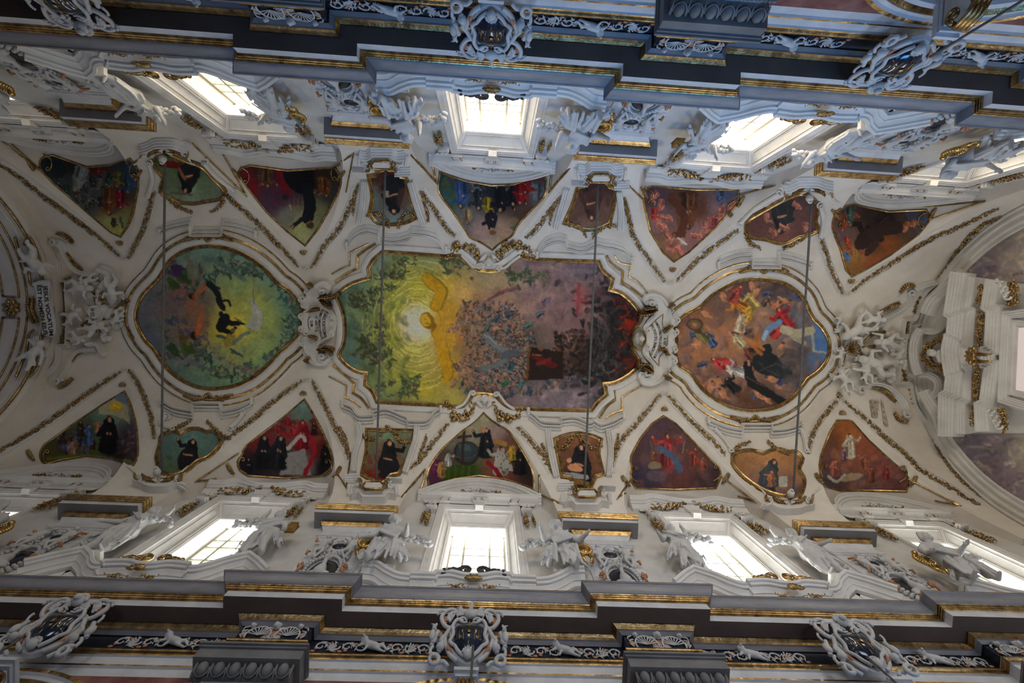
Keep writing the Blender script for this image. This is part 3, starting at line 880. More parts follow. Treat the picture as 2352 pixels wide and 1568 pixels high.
def inside(X, Y, P):
    c = np.zeros(X.shape, bool); n = len(P)
    for i in range(n):
        x1, y1 = P[i][:2]; x2, y2 = P[(i+1) % n][:2]
        if y1 == y2: continue
        k = ((y1 > Y) != (y2 > Y)) & (X < (x2-x1)*(Y-y1)/(y2-y1)+x1); c ^= k
    return c
GAIN = 1.55
def fresco(name, surf, poly, canvas, parent=None, h=.005, step=None, sm=True, gain=GAIN, grow=1.5):
    """painted panel: grid clipped to the outline, colours are pigments of the painting"""
    P = poly; st = step or canvas.step; xs = [p[0] for p in P]; ys = [p[1] for p in P]
    X, Y = np.meshgrid(np.arange(min(xs)-st, max(xs)+st*2, st), np.arange(min(ys)-st, max(ys)+st*2, st))
    ins = inside(X, Y, P); K = ins.copy()
    K[:-1] |= ins[1:]; K[1:] |= ins[:-1]; K[:, :-1] |= ins[:, 1:]; K[:, 1:] |= ins[:, :-1]
    idx = -np.ones(X.shape, int); sel = np.where(K); idx[sel] = np.arange(len(sel[0]))
    px, py = X[sel], Y[sel]
    Q = surf(px, py, np.full(px.shape, h))
    C = canvas.sample(px, py); C = np.where(C <= .04045, C/12.92, ((C+.055)/1.055)**2.4)*gain; C = np.clip(C, 0, .92)
    C = np.concatenate([C, np.ones((len(C), 1))], 1)
    a = idx[:-1, :-1]; b = idx[:-1, 1:]; c = idx[1:, 1:]; d = idx[1:, :-1]; ok = (a >= 0) & (b >= 0) & (c >= 0) & (d >= 0)
    F = np.stack([a[ok], d[ok], c[ok], b[ok]], 1).tolist()
    return mk(name, Q.tolist(), F, 'fresco_paint', parent, smooth=True, colors=C)
# ---------------------------------------------------------------- lettering that follows a surface
def text_mesh(body, size=1.0, bold=0.0):
    cu = bpy.data.curves.new('t', 'FONT'); cu.body = body; cu.size = size; cu.align_x = 'CENTER'; cu.resolution_u = 3; cu.offset = bold
    o = bpy.data.objects.new('t', cu); COLL.objects.link(o)
    dg = bpy.context.evaluated_depsgraph_get(); me = bpy.data.meshes.new_from_object(o.evaluated_get(dg), depsgraph=dg)
    V = [tuple(v.co) for v in me.vertices]; F = [tuple(p.vertices) for p in me.polygons]
    bpy.data.objects.remove(o); bpy.data.curves.remove(cu); bpy.data.meshes.remove(me)
    return V, F
def lettering(mb, surf, body, path, size, h, m=0, squash=1.0, bold=.012):
    """body set along a px path (list of px points), letter tops to the left of travel on screen when walking the path"""
    V, F = text_mesh(body, 1.0, bold)
    if not V: return
    w = max(v[0] for v in V)-min(v[0] for v in V); x0 = min(v[0] for v in V)
    pth = smooth_poly(path, step=2) if len(path) > 2 else [(path[0][0]+(path[1][0]-path[0][0])*k/20, path[0][1]+(path[1][1]-path[0][1])*k/20) for k in range(21)]
    P = np.array(pth); d = np.r_[0, np.cumsum(np.hypot(*np.diff(P, axis=0).T))]
    s_ = np.array([(v[0]-x0)/w*d[-1] for v in V]); X = np.interp(s_, d, P[:, 0]); Y = np.interp(s_, d, P[:, 1])
    s2 = np.minimum(s_+1, d[-1]); s1 = s2-2; TX = np.interp(s2, d, P[:, 0])-np.interp(s1, d, P[:, 0]); TY = np.interp(s2, d, P[:, 1])-np.interp(s1, d, P[:, 1])
    n = np.hypot(TX, TY); TX /= n; TY /= n
    up = np.array([v[1] for v in V])*size
    Q = surf(X+TY*up, Y-TX*up, np.full(len(V), h))
    mb.add(Q.tolist(), F, m)
class Cyl:
    """inside of a lower transverse arch"""
    def __init__(s, R): s.R = R
    def __call__(s, px, py, h=0):
        px = np.asarray(px, float); py = np.asarray(py, float); R = s.R-np.asarray(h, float)
        D = np.stack([(px-1176)/FPX, (py-784)/FPX, np.ones_like(px)], -1)@RM
        # (CAMY+t dy)^2+(t dz-ZS)^2=R^2
        a = D[..., 1]**2+D[..., 2]**2; b = 2*(CAMY*D[..., 1]-ZS*D[..., 2]); c = CAMY**2+ZS**2-R*R
        t = (-b+np.sqrt(np.maximum(0, b*b-4*a*c)))/(2*a); y = CAMY+t*D[..., 1]; X = CAMX+D[..., 0]*t; x = X
        for _ in range(5): x = X-.00477*x*x+.0123713*(1-y)
        return np.stack([x, y, t*D[..., 2]], -1)
def S1(surf, x, y, h): return W(tuple(surf(np.array([x]), np.array([y]), np.array([h]))[0]))
def putto(name, label, surf, c, L, ang, seed=0, h=.02, mat='stucco', wings=True, cat='cherub', group=None, vox=None, upx=UPX, parent=None, pose=None, cloth=True):
    """chubby naked child, L px long, ang = direction of the head on the picture plane; every limb lies on the relief ground"""
    rg = random.Random(seed); ca, sa = math.cos(ang), math.sin(ang); f = rg.choice((-1, 1))
    def J(u, v, hh=0):      # v along body, u across
        return S1(surf, c[0]+L*(ca*v-sa*u*f), c[1]+L*(sa*v+ca*u*f), h+hh*L*upx)
    R = L*upx*S
    P = pose or dict(h=(.05, .40), s1=(.13, .26), s2=(-.13, .25), e1=(.27, .32+rg.uniform(-.2, .14)), e2=(-.26, .16+rg.uniform(-.1, .2)), w1=(.38, .45+rg.uniform(-.3, .1)), w2=(-.36, .05+rg.uniform(-.1, .35)),
                     k1=(.16+rg.uniform(-.05, .1), -.22), k2=(-.14, -.18), f1=(.10+rg.uniform(-.1, .16), -.48), f2=(-.24+rg.uniform(-.1, .1), -.42))
    caps = [(J(0, .23, .12), .115*R, J(0, .05, .13), .12*R), (J(0, .05, .13), .12*R, J(0, -.05, .1), .115*R), (J(0, .25, .13), .07*R, J(*P['h'], .15), .06*R),
            (J(*P['h'], .17), .108*R, None, None), (J(P['h'][0], P['h'][1]+.03, .13), .10*R, None, None), (J(.1, .12, .17), .045*R, J(-.13, -.08, .17), .05*R), (J(-.13, -.08, .16), .05*R, J(-.30, -.16, .08), .03*R), (J(.02, -.02, .19), .04*R, J(.12, -.14, .15), .03*R)]
    for a in '12':
        s_, e, w = P['s'+a], P['e'+a], P['w'+a]; caps += [(J(*s_, .13), .062*R, J(*e, .13), .05*R), (J(*e, .13), .05*R, J(*w, .12), .034*R), (J(*w, .12), .045*R, None, None)]
        k, ft = P['k'+a], P['f'+a]; hp = (.07 if a == '1' else -.07, -.06)
        caps += [(J(*hp, .1), .09*R, J(*k, .14), .068*R), (J(*k, .14), .065*R, J(*ft, .1), .042*R), (J(*ft, .1), .045*R, J(ft[0]+.06, ft[1]-.03, .12), .035*R)]
    for k in range(9):  # curls
        a = k*.7; caps.append((J(P['h'][0]+.075*math.cos(a), P['h'][1]+.03+.075*math.sin(a), .17-.03*math.sin(a)), .034*R, None, None))
    caps.append((J(P['h'][0], P['h'][1]-.02, .27), .018*R, None, None))
    o = fused(name, mat, caps, parent, vox or max(.014, R*.028), 2, label, cat, group)
    if wings:
        mb = MB()
        for sd in (-1, 1):
            for k in range(5):
                a = .5+k*.24; ln = .36-.03*k; u0, v0 = sd*.09, .22
                pts = [surf(np.array([c[0]+L*(ca*(v0+ln*t*math.cos(a))-sa*(u0+sd*ln*t*math.sin(a))*f)]), np.array([c[1]+L*(sa*(v0+ln*t*math.cos(a))+ca*(u0+sd*ln*t*math.sin(a))*f)]), np.array([h*.5+.01+.002*k]))[0] for t in (0, .4, .8, 1)]
                mb.tube(pts, [L*upx*.03, L*upx*.05, L*upx*.04, L*upx*.012], 6)
        w_ = mb.build('wings', mat, o, smooth=True, fix=False)
    return o
def cherub_head(name, label, surf, c, r, ang=0, mat='stucco', h=.02, cat='cherub head', group=None, wings=True, parent=None, upx=UPX):
    """winged child's head, ang = direction of the crown"""
    ca, sa = math.cos(ang), math.sin(ang); R = r*upx*S
    def J(u, v, hh=0): return S1(surf, c[0]+r*(ca*v-sa*u), c[1]+r*(sa*v+ca*u), h+hh*r*upx)
    caps = [(J(0, 0, .3), .62*R, None, None), (J(0, -.28, .45), .42*R, None, None), (J(0, -.08, 1.02), .09*R, J(0, .16, .92), .05*R), (J(.25, -.25, .72), .2*R, None, None), (J(-.25, -.25, .72), .2*R, None, None), (J(0, -.42, .82), .1*R, None, None), (J(.1, -.33, .88), .06*R, J(-.1, -.33, .88), .06*R)]
    for k in range(13):
        a = k*math.pi/12; caps.append((J(.62*math.cos(a), .12+.6*math.sin(a), .4), .19*R, None, None))
        if k % 2: caps.append((J(.35*math.cos(a), .35+.35*math.sin(a), .75), .17*R, None, None))
    o = fused(name, mat, caps, parent, max(.012, R*.07), 2, label, cat, group)
    if wings:
        mb = MB()
        for sd in (-1, 1):
            for k in range(4):
                pts = [surf(np.array([c[0]+r*(ca*(-.5-.2*k+.5*t)-sa*sd*(.4+t*(1.5-.2*k)))]), np.array([c[1]+r*(sa*(-.5-.2*k+.5*t)+ca*sd*(.4+t*(1.5-.2*k)))]), np.array([h*.3+.006]))[0] for t in (0, .4, .8, 1)]
                mb.tube(pts, [r*upx*.14, r*upx*.2, r*upx*.15, r*upx*.05], 6)
        mb.build('wings', mat, o, smooth=True, fix=False)
    return o
# ================================================================ frescoes and their frames
B0_, B1_, B2_ = (0, 517), (776, 517), (1552, 517)
med_l = crop(*B0_, [(930,580),(960,490),(1010,430),(1055,385),(1085,350,1),(1115,300),(1160,235),(1230,185),(1310,155),(1400,142),(1500,150),(1600,180),(1700,230),(1800,310),(1860,375),(1893,405,1),(1945,440),(1990,490),(2030,550),(2045,610),(2030,700),(1990,760),(1940,815),(1890,850,1),(1850,900),(1780,970),(1690,1040),(1580,1085),(1450,1105),(1350,1095),(1250,1055),(1160,990),(1100,920),(1068,872,1),(1040,830),(990,780),(950,710),(928,640)])
cen = crop(*B1_, [(305,180,1),(520,195,1),(735,212,1),(820,208,1),(880,262),(935,300),(1020,312),(1100,300),(1165,258),(1225,212,1),(1320,232,1),(1540,240,1),(1757,247,1),(1785,305),(1850,362,1),(1830,437,1),(1905,458),(1970,510),(2020,570),(2045,625),(2000,690),(1978,770),(1995,860),(2035,930),(1985,990),(1920,1035),(1860,1062),(1793,1070,1),(1808,1145,1),(1750,1195),(1708,1250,1),(1500,1245,1),(1255,1238,1),(1170,1232),(1110,1195),(1068,1150,1),(990,1140),(912,1140,1),(880,1185),(830,1225),(720,1215,1),(500,1205,1),(268,1192,1),(235,1120),(190,1080,1),(198,998,1),(130,985),(60,940),(12,875),(38,820),(52,740),(50,640),(30,555),(0,485),(30,440),(80,405),(145,378),(218,358,1),(212,290,1),(245,232)])
med_r = crop(*B2_, [(560,365),(440,375),(330,420),(240,480),(180,540),(140,565,1),(75,598),(20,650),(-2,715),(10,780),(0,860),(25,945),(80,985),(122,1022,1),(160,1080),(230,1150),(330,1210),(450,1245),(560,1248),(680,1225),(780,1165),(845,1090),(885,1035,1),(960,980),(1012,910),(1030,830),(1020,760),(980,690),(930,640,1),(900,590),(860,500),(790,430),(700,385)])
PROF_MED = [(4, 0, 0), (3, .010, 0), (1, .013, 0), (-1.5, .009, 0), (-3, .014, 0), (-5, .012, 0), (-6, .008, 1), (-9, .013, 1), (-14, .018, 1), (-19, .014, 1), (-22, .006, 0), (-24, .012, 0), (-27, .012, 0), (-29, .004, 1), (-37, .005, 1), (-38, .009, 0), (-40.5, .009, 0), (-41.5, .003, 1), (-46, 0, 1)]
def orient(P):
    A = sum(P[i][0]*P[(i+1) % len(P)][1]-P[(i+1) % len(P)][0]*P[i][1] for i in range(len(P)))
    return P if A > 0 else P[::-1]      # A>0: screen clockwise, lateral + points inwards
def framed(name, label, cat, poly, canvas, prof, mats=('gilding', 'stucco'), group=None, step=None, closed=True, surf=VT, fh=.005, pstep=7):
    P = orient(smooth_poly(poly, True, step=pstep))
    c = surf(np.array([np.mean([p[0] for p in P])]), np.array([np.mean([p[1] for p in P])]), np.array([0.]))[0]
    root = thing(name, label, cat, tuple(c), group)
    fresco('painting', surf, P, canvas, root, h=fh, step=step)
    mb = MB(); sweep(mb, surf, P, prof, True); mb.build('frame', list(mats), root, fix=False, smooth=True, angle=40)
    return root
def clip_path(P, keep):
    """split a closed px path into open runs where keep(x,y)"""
    n = len(P); runs = []; cur = []
    start = next((i for i in range(n) if not keep(*P[i][:2])), 0)
    for k in range(n+1):
        p = P[(start+k) % n]
        if keep(*p[:2]): cur.append(p)
        else:
            if len(cur) > 2: runs.append(cur)
            cur = []
    if len(cur) > 2: runs.append(cur)
    return runs
R_ = random.Random(5)
# ---- left medallion
def paint_left():
    C = Canvas(290, 550, 705, 905, 1.5)
    C.field([(320,700,98,98,108),(340,640,104,100,112),(345,780,88,92,106),(380,600,92,112,112),(420,580,100,124,112),(480,568,104,134,118),(560,580,106,134,118),(620,630,108,140,116),(670,690,92,130,112),(690,740,84,124,112),(670,800,92,128,108),(620,850,104,134,104),(540,885,106,138,104),(460,885,100,130,108),(400,850,92,112,104),(370,810,84,96,98),
             (540,720,176,172,84),(520,700,170,164,80),(560,760,178,176,80),(580,700,170,172,90),(610,740,150,164,94),(540,800,160,162,90),(500,760,176,170,70),(525,745,206,176,56),(540,660,140,158,100),(480,640,110,136,104),(600,800,140,158,96),(480,830,112,142,104),
             (440,700,132,92,72),(460,740,140,84,60),(430,670,124,84,80),(470,690,108,98,84),(440,750,120,90,84),(405,700,104,88,88),(450,650,126,96,80)])
    # rays of light round the sun
    for k in range(46):
        a = k*.1366; C.line([(532+math.cos(a)*30, 750+math.sin(a)*30), (532+math.cos(a)*(120+R_.random()*25), 750+math.sin(a)*(110+R_.random()*20))], 2.2, (190,186,104) if k % 2 else (140,160,100), .22)
    C.ell(530, 752, 34, 30, 0, (214,182,60), .75, 14)
    C.ell(541, 742, 18, 17, 0, (226,196,80), .6, 6)
    rg = random.Random(11)
    C.puffs(70, (330, 570, 690, 890), [(70,92,84),(96,116,88),(84,104,100)], (7, 18), 5, .22)
    for k in range(95):
        t = -2.6+k*.055; rr = rg.uniform(108, 150); x = 548+math.cos(t)*rr; y = 730+math.sin(t)*rr*.98
        C.angel(x, y, rg.uniform(8, 15), (66, 92+rg.randint(-8, 10), 76), (44+rg.randint(0, 14), 64, 62), rg)
    for k in range(30): C.angel(rg.uniform(360, 470), rg.uniform(585, 690)+rg.choice((0, 150)), rg.uniform(8, 14), (92, 84, 78), (70, 72, 72), rg)
    for k in range(46):                      # wreath of angels, dim green
        t = -1.9+k*.075; x = 545+math.cos(t)*128+rg.uniform(-9, 9); y = 728+math.sin(t)*126+rg.uniform(-9, 9)
        C.angel(x, y, rg.uniform(9, 17), (82+rg.randint(0, 24), 116, 96), (60+rg.randint(0, 20), 86, 80), rg)
    for k in range(60):                      # lower garland of tiny figures, rose
        t = k/60; x = 468+t*30+t*t*110; y = 755+95*math.sin(t*1.65)
        C.ell(x+rg.uniform(-7, 7), y+rg.uniform(-6, 6), rg.uniform(2.5, 5), rg.uniform(1.6, 3), rg.uniform(0, 3), rg.choice([(128,100,92),(112,90,92),(142,116,98),(96,86,96)]), .85)
    for k in range(90):
        t = k/90; a = .35+t*1.75; x = 545+math.cos(a)*118; y = 735+math.sin(a)*125
        C.ell(x+rg.uniform(-4, 4), y+rg.uniform(-4, 4), 2.6, 1.6, rg.uniform(0, 3), (160,146,86), .5)
    for x, y, w, c in ((410,620,34,(66,44,76)),(425,636,28,(52,78,40)),(398,650,26,(50,74,34)),(402,800,30,(44,60,36)),(430,795,34,(70,88,44)),(425,780,22,(122,100,52))):
        for q in range(5): C.ell(x+R_.uniform(-8, 8), y+R_.uniform(-8, 8), w*.5, w*.26, R_.uniform(.2, 1.2), np.array(c)*R_.uniform(.7, 1.2), .8)
    C.ell(441, 680, 8, 9, 0, (38,26,20)); C.ell(444, 769, 9, 9, 0, (40,28,20))
    C.line([(452,770),(462,730),(468,700)], 12, (196,96,50), .6); C.line([(448,680),(462,664),(476,655)], 12, (186,96,56), .55)
    for k in range(10): C.line([(440+R_.uniform(-30,40),700+R_.uniform(-50,50)),(460+R_.uniform(-30,30),700+R_.uniform(-50,60))], 9, (92,98,88) if k % 2 else (150,88,60), .3)
    C.line([(480,650),(500,672),(504,690),(514,706)], 13, (30,30,34)); C.line([(484,650),(505,660)], 5, (34,34,36)); C.line([(500,690),(524,690),(530,700)], 5, (30,30,30))
    C.ell(512, 740, 14, 24, .5, (26,26,28)); C.line([(508,720),(530,742),(545,742)], 12, (28,28,30)); C.line([(505,755),(530,762),(540,755)], 10, (28,28,28)); C.ell(536, 758, 6, 5, 0, (120,84,60))
    C.line([(540,730),(566,746),(590,764)], 2, (90,80,50)); C.line([(560,744),(552,742)], 6, (28,28,28))
    C.poly([(574,680),(585,692),(600,715),(603,740),(590,764),(563,745),(577,730),(577,706)], (166,168,156), 1)
    C.line([(570,685),(590,712),(594,740)], 2, (186,188,176), .6)
    C.line([(580,615),(582,660),(582,698)], 1.6, (100,104,80))
    C.ell(526, 780, 12, 16, .3, (150,128,52)); C.line([(535,788),(555,770),(570,762)], 9, (110,120,104)); C.line([(515,775),(500,770)], 7, (70,90,84)); C.ell(537, 806, 5, 5, 0, (110,80,56)); C.line([(530,800),(548,812),(556,818)], 5, (60,86,84))
    C.line([(440,830),(462,840),(485,848)], 14, (96,98,100), .85, taper=True); C.line([(400,840),(425,826),(440,815)], 10, (112,114,110), .8)
    C.line([(430,590),(440,610),(438,635)], 14, (104,104,88), .8); C.line([(470,590),(500,600),(530,620),(560,640)], 12, (86,108,104), .5)
    for q in range(7): C.ell(385+q*8, 745+R_.uniform(-22, 18), 10, 5, .8, (60,70,92), .6)
    return C.rough(.06)
framed('ceiling_fresco', 'leftmost large ceiling fresco, yellow and green with a black flying figure', 'fresco', med_l, paint_left(), PROF_MED, group='large ceiling frescoes')
# ---- central panel
def paint_centre():
    C = Canvas(765, 560, 1485, 955, 1.5)
    C.field([(860,590,112,128,110),(980,590,130,134,84),(1040,590,120,116,70),(1120,630,150,132,96),(1200,620,130,110,104),(1300,610,104,92,98),(1370,610,92,84,94),(800,660,96,120,110),(840,700,112,134,88),(780,760,84,114,112),(800,830,88,112,104),(850,860,110,128,80),(880,930,124,138,90),(960,930,132,134,70),(1040,930,160,146,70),
             (930,640,164,160,72),(960,660,186,174,64),(905,700,158,162,72),(900,780,156,160,70),(920,860,160,158,66),(970,900,176,160,56),(1020,660,196,160,58),(1020,720,192,150,54),(1060,680,190,152,84),(1050,760,168,112,64),(1040,840,180,144,58),
             (955,745,214,200,160),(970,720,206,190,120),(950,800,196,184,96),(1100,700,150,110,84),(1150,700,150,112,92),(1200,690,148,116,106),(1260,700,146,114,112),(1320,700,142,106,104),(1360,740,116,84,84),(1230,650,140,116,106),(1150,650,158,134,100),(1300,770,124,98,100),(1180,640,150,126,104),
             (1120,780,92,84,76),(1160,820,74,78,80),(1200,850,66,62,62),(1090,820,112,92,74),(1200,780,70,64,62),(1100,880,96,84,80),(1160,900,104,84,84),(1250,920,112,100,106),(1320,920,110,98,106),(1210,925,118,104,104),(1370,900,80,70,76),
             (1380,780,34,32,34),(1400,700,40,30,34),(1400,830,38,38,42),(1420,760,60,28,24),(1450,740,128,34,20),(1460,790,112,30,18),(1440,830,84,30,22),(1465,700,96,34,26),(1360,850,48,44,48),(1330,830,48,38,36)])
    # concentric shells of light
    for k in range(22):
        r = 14+k*5.6
        pts = [(956+math.cos(a)*r*.92+3*math.sin(5*a+k), 744+math.sin(a)*r*1.12+3*math.cos(6*a+k*2)) for a in np.linspace(math.pi*.30, math.pi*1.72, 26)]
        C.line(pts, 2.2, (222,208,120) if k % 2 else (142,134,44), .75-.016*k)
    C.ell(955, 744, 36, 40, 0, (232,214,190), .8, 22)
    for k in range(10): # golden figure: swathes of robe
        C.line([(1008,690+k*3),(1040,700+k*9),(1020,760+k*6)], 8, (196,158,52) if k % 2 else (176,136,44), .35)
    G1, G2 = (190,142,30), (120,86,18)
    for o_, cc_ in ((4, (142,110,28)), (0, None)):
        if o_: C.line([(1002,700),(1014,670),(1002,655),(982,638)], 30, cc_, .8); C.line([(1004,760),(1016,800),(1026,840),(1028,862)], 28, cc_, .8)
    for q in range(6): C.line([(1000+q*7,690),(1012+q*7,745),(1004+q*7,800)], 2, G2, .45)
    C.line([(1000,700),(1012,670),(1000,655),(982,640)], 24, G1, .9); C.line([(990,650),(976,638)], 17, G1, .9)
    for q in range(4): C.line([(982,640),(970+q*5,628-q*1.5)], 3.2, G1, .9)
    C.line([(1004,760),(1014,800),(1024,840),(1028,858)], 24, G1, .8); C.line([(1030,850),(1022,872)], 15, G1, .9)
    for q in range(4): C.line([(1024,866),(1008+q*7,884)], 3.2, G1, .9)
    C.ell(1030, 745, 30, 58, .15, (186,142,48), .7, 14)
    C.ell(982, 735, 15, 20, -.5, (150,104,22)); C.ell(978, 734, 11, 14, -.5, (208,162,48)); C.line([(990,726),(998,746),(994,756)], 7, (140,98,24), .8)
    C.line([(975,730),(979,732)], 1.6, G2); C.line([(977,741),(981,741)], 1.6, G2); C.ell(985, 742, 3, 4, 0, G2, .5)
    rg = random.Random(21)
    C.puffs(130, (780, 575, 940, 940), [(72,86,58),(96,108,70),(60,74,60)], (6, 16), 3, .25); C.puffs(120, (1180, 585, 1400, 740), [(120,92,92),(150,116,110),(96,76,84)], (8, 22), 4, .22); C.puffs(60, (1200, 890, 1400, 945), [(110,96,104),(140,120,124)], (8, 18), 4, .3)
    # dim green angels at left, small garlands
    for cx, cy, n, s_ in ((910,620,10,12),(930,600,5,8),(830,690,16,15),(870,680,9,12),(880,640,8,11),(840,800,16,16),(880,820,8,13),(860,780,8,10),(940,885,9,14),(930,900,6,12),(885,890,6,9),(1030,605,8,15),(1070,625,5,9),(1195,640,9,15),(1225,635,6,12),(1260,625,6,11),(870,740,5,9)):
        for q in range(n): C.angel(cx+rg.uniform(-22, 22), cy+rg.uniform(-18, 18), s_*rg.uniform(.6, 1.1), (84+rg.randint(-10, 16), 94+rg.randint(-10, 10), 62), (52+rg.randint(0, 18), 64+rg.randint(0, 14), 50), rg)
    for k in range(120):
        a = math.pi*.35+k/120*math.pi*1.3; C.ell(975+math.cos(a)*88+rg.uniform(-5, 5), 750+math.sin(a)*130+rg.uniform(-4, 4), 3.2, 2, rg.uniform(0, 3), (120,124,58), .6)
    # procession arc of mauve figures
    for k in range(34):
        t = k/33; x = 1185-t*125; y = 660+t*95-22*math.sin(t*3.1)
        C.ell(x, y, 5.4, 3.6, 1.9-t, (104+rg.randint(-12, 14), 74, 78), .95); C.ell(x-2, y-4, 1.9, 1.9, 0, (176,130,100)); C.line([(x, y), (x-10, y-9)], 1.1, (130,92,74), .8)
    # dense crowd fan
    pal = [(108,80,66),(92,84,92),(74,90,104),(130,98,78),(60,92,92),(84,70,78),(150,112,84),(52,66,84),(110,96,88)]
    for k in range(1900):
        a0 = rg.uniform(-1.25, 1.1); r0 = 60+150*rg.random()**.8
        x = 1010+math.cos(a0)*r0*1.05; y = 800+math.sin(a0)*r0*.72
        if y < 690+max(0, (x-1160))*.35: continue
        c = np.array(rg.choice(pal)); q = min(1, max(0, (1120-x)/60)); c = c*(1-.5*q)+np.array((172,124,84))*.5*q
        L = rg.uniform(2.5, 7); a = a0+rg.uniform(-.8, .8)
        C.ell(x, y, L, L*.38, a, c*rg.uniform(.5, 1.25), .9, 1); C.ell(x-math.cos(a)*L, y-math.sin(a)*L, 1.6, 1.5, 0, (166,120,92), .85, .8)
    for k in range(70):
        x = rg.uniform(1090, 1215); y = rg.uniform(700, 900); a = rg.uniform(0, 6.28)
        C.line([(x, y), (x+math.cos(a)*9, y+math.sin(a)*9)], 1, (200,170,140), .6)
    for x, y, c in ((1155,820,(40,70,110)),(1175,838,(40,74,96)),(1160,880,(38,104,72)),(1195,885,(36,96,104)),(1140,730,(72,80,96)),(1170,720,(66,74,96)),(1215,745,(70,104,92)),(1120,750,(84,96,90)),(1255,690,(96,88,110)),(1240,720,(78,86,92))):
        C.figure(x, y, 26, rg.uniform(-1.5, -.2), c, rng=rg)
    C.line([(1115,770),(1135,790),(1165,805),(1205,800)], 17, (104,108,112), .9, taper=True); C.line([(1112,766),(1140,790)], 3, (150,152,150), .7)
    C.line([(1110,845),(1135,838),(1160,825)], 13, (98,104,104), .9); C.ell(1172, 812, 24, 10, -.2, (78,82,88))
    # lower ring of figures along the edge
    for k in range(60):
        t = k/59; C.figure(1040+t*330, 875+22*math.sin(t*4)+rg.uniform(-8, 14), rg.uniform(10, 18), rg.uniform(-2.2, -.6), rg.choice(pal), rng=rg)
    # dark mass at right, painted picture, ember glow
    for k in range(420):
        x = rg.gauss(1395, 36); y = rg.gauss(790, 68); C.ell(x, y, rg.uniform(4, 12), rg.uniform(3, 6), rg.uniform(0, 3.14), rg.choice([(24,22,24),(44,40,42),(34,30,30),(58,54,54),(20,22,20)]), .7)
    for k in range(170):
        x = rg.uniform(1270, 1350); y = rg.uniform(755+max(0, (1300-x))*.3, 860); C.ell(x, y, rg.uniform(3, 6), rg.uniform(3, 5), rg.uniform(0, 3.14), rg.choice([(70,48,36),(92,64,48),(40,30,28),(60,44,40),(30,26,26)]), .9)
    for k in range(40): C.line([(rg.uniform(1345, 1400), rg.uniform(700, 870)), (rg.uniform(1350, 1410), rg.uniform(700, 870))], 1, (98,96,98), .35)
    for k in range(16): a = k*.2; C.line([(1395+math.cos(a)*20, 835+math.sin(a)*22), (1400+math.cos(a+1)*17, 838+math.sin(a+1)*18)], 1.6, (96,98,100), .6)
    for k in range(70):
        y = rg.uniform(680, 860); x = 1472-abs(y-765)**2*.0035-rg.uniform(0, 46); C.line([(x, y), (x+rg.uniform(-12, 12), y+rg.uniform(-12, 12))], rg.uniform(1.5, 5), rg.choice([(160,36,16),(120,24,12),(60,16,12),(190,60,26),(30,14,12)]), .55)
    C.poly([(1213,795),(1292,808),(1292,868),(1205,875)], (34,24,20), .93); C.poly([(1213,795),(1219,796),(1211,875),(1205,875)], (92,62,36))
    C.line([(1225,815),(1250,830),(1275,840)], 13, (84,24,24), .9); C.line([(1235,835),(1262,825)], 9, (100,34,30)); C.ell(1243, 800, 5, 5, 0, (110,76,54)); C.line([(1222,812),(1240,815)], 3, (130,94,68))
    C.line([(1330,650),(1327,690),(1324,720)], 8, (122,58,70), .9); C.line([(1313,688),(1345,688)], 7, (122,58,70), .9); C.ell(1334, 680, 18, 30, 0, (190,84,70), .28, 14)
    for k in range(26): C.line([(rg.uniform(1190, 1380), rg.uniform(590, 640)), (rg.uniform(1230, 1390), rg.uniform(600, 740))], rg.uniform(4, 9), (92,76,84) if k % 2 else (168,132,124), .13)
    return C.rough(.06)
framed('ceiling_fresco', 'great central ceiling fresco with a golden figure before a pale sun', 'fresco', cen, paint_centre(), [(4, 0, 0), (3, .010, 0), (0, .012, 0), (-2, .008, 0), (-4, .012, 0), (-6, .008, 1), (-8, .014, 1), (-13, .019, 1), (-18, .013, 1), (-20, 0, 1)], group='large ceiling frescoes')
# outer mouldings of the central panel: only at the four shouldered corners
CA = [[(205,125),(120,165),(80,187,1),(80,272,1),(30,290),(-40,330)], [(1870,205),(1900,250),(1975,268,1),(1965,345,1),(2030,385),(2090,455)], [(-60,1020),(0,1050),(60,1082,1),(50,1165,1),(110,1190),(155,1230)], [(2050,1085),(1985,1120),(1915,1165,1),(1920,1250,1),(1850,1275),(1810,1305)]]
CB = [[(255,125),(190,165),(135,207,1),(133,290,1),(70,325),(-20,385)], [(1815,205),(1850,260),(1925,312,1),(1920,387,1),(1990,430),(2050,480)], [(-30,945),(60,1020),(115,1070,1),(100,1132,1),(160,1170),(210,1235)], [(2010,1030),(1940,1075),(1865,1108,1),(1870,1182,1),(1820,1220),(1765,1300)]]
mb = MB()
for q in CA: sweep(mb, VT, smooth_poly(crop(*B1_, q), step=6), [(-1.6, 0), (-1.3, .008), (1.3, .008), (1.6, 0)])
for q in CB: sweep(mb, VT, smooth_poly(crop(*B1_, q), step=6), [(-2.8, 0), (-2.5, .010), (-.5, .012), (.5, .008), (2.5, .010), (2.8, 0)])
tag(mb.build('trim_gilt_fillet', 'gilding', fix=False), kind='structure')
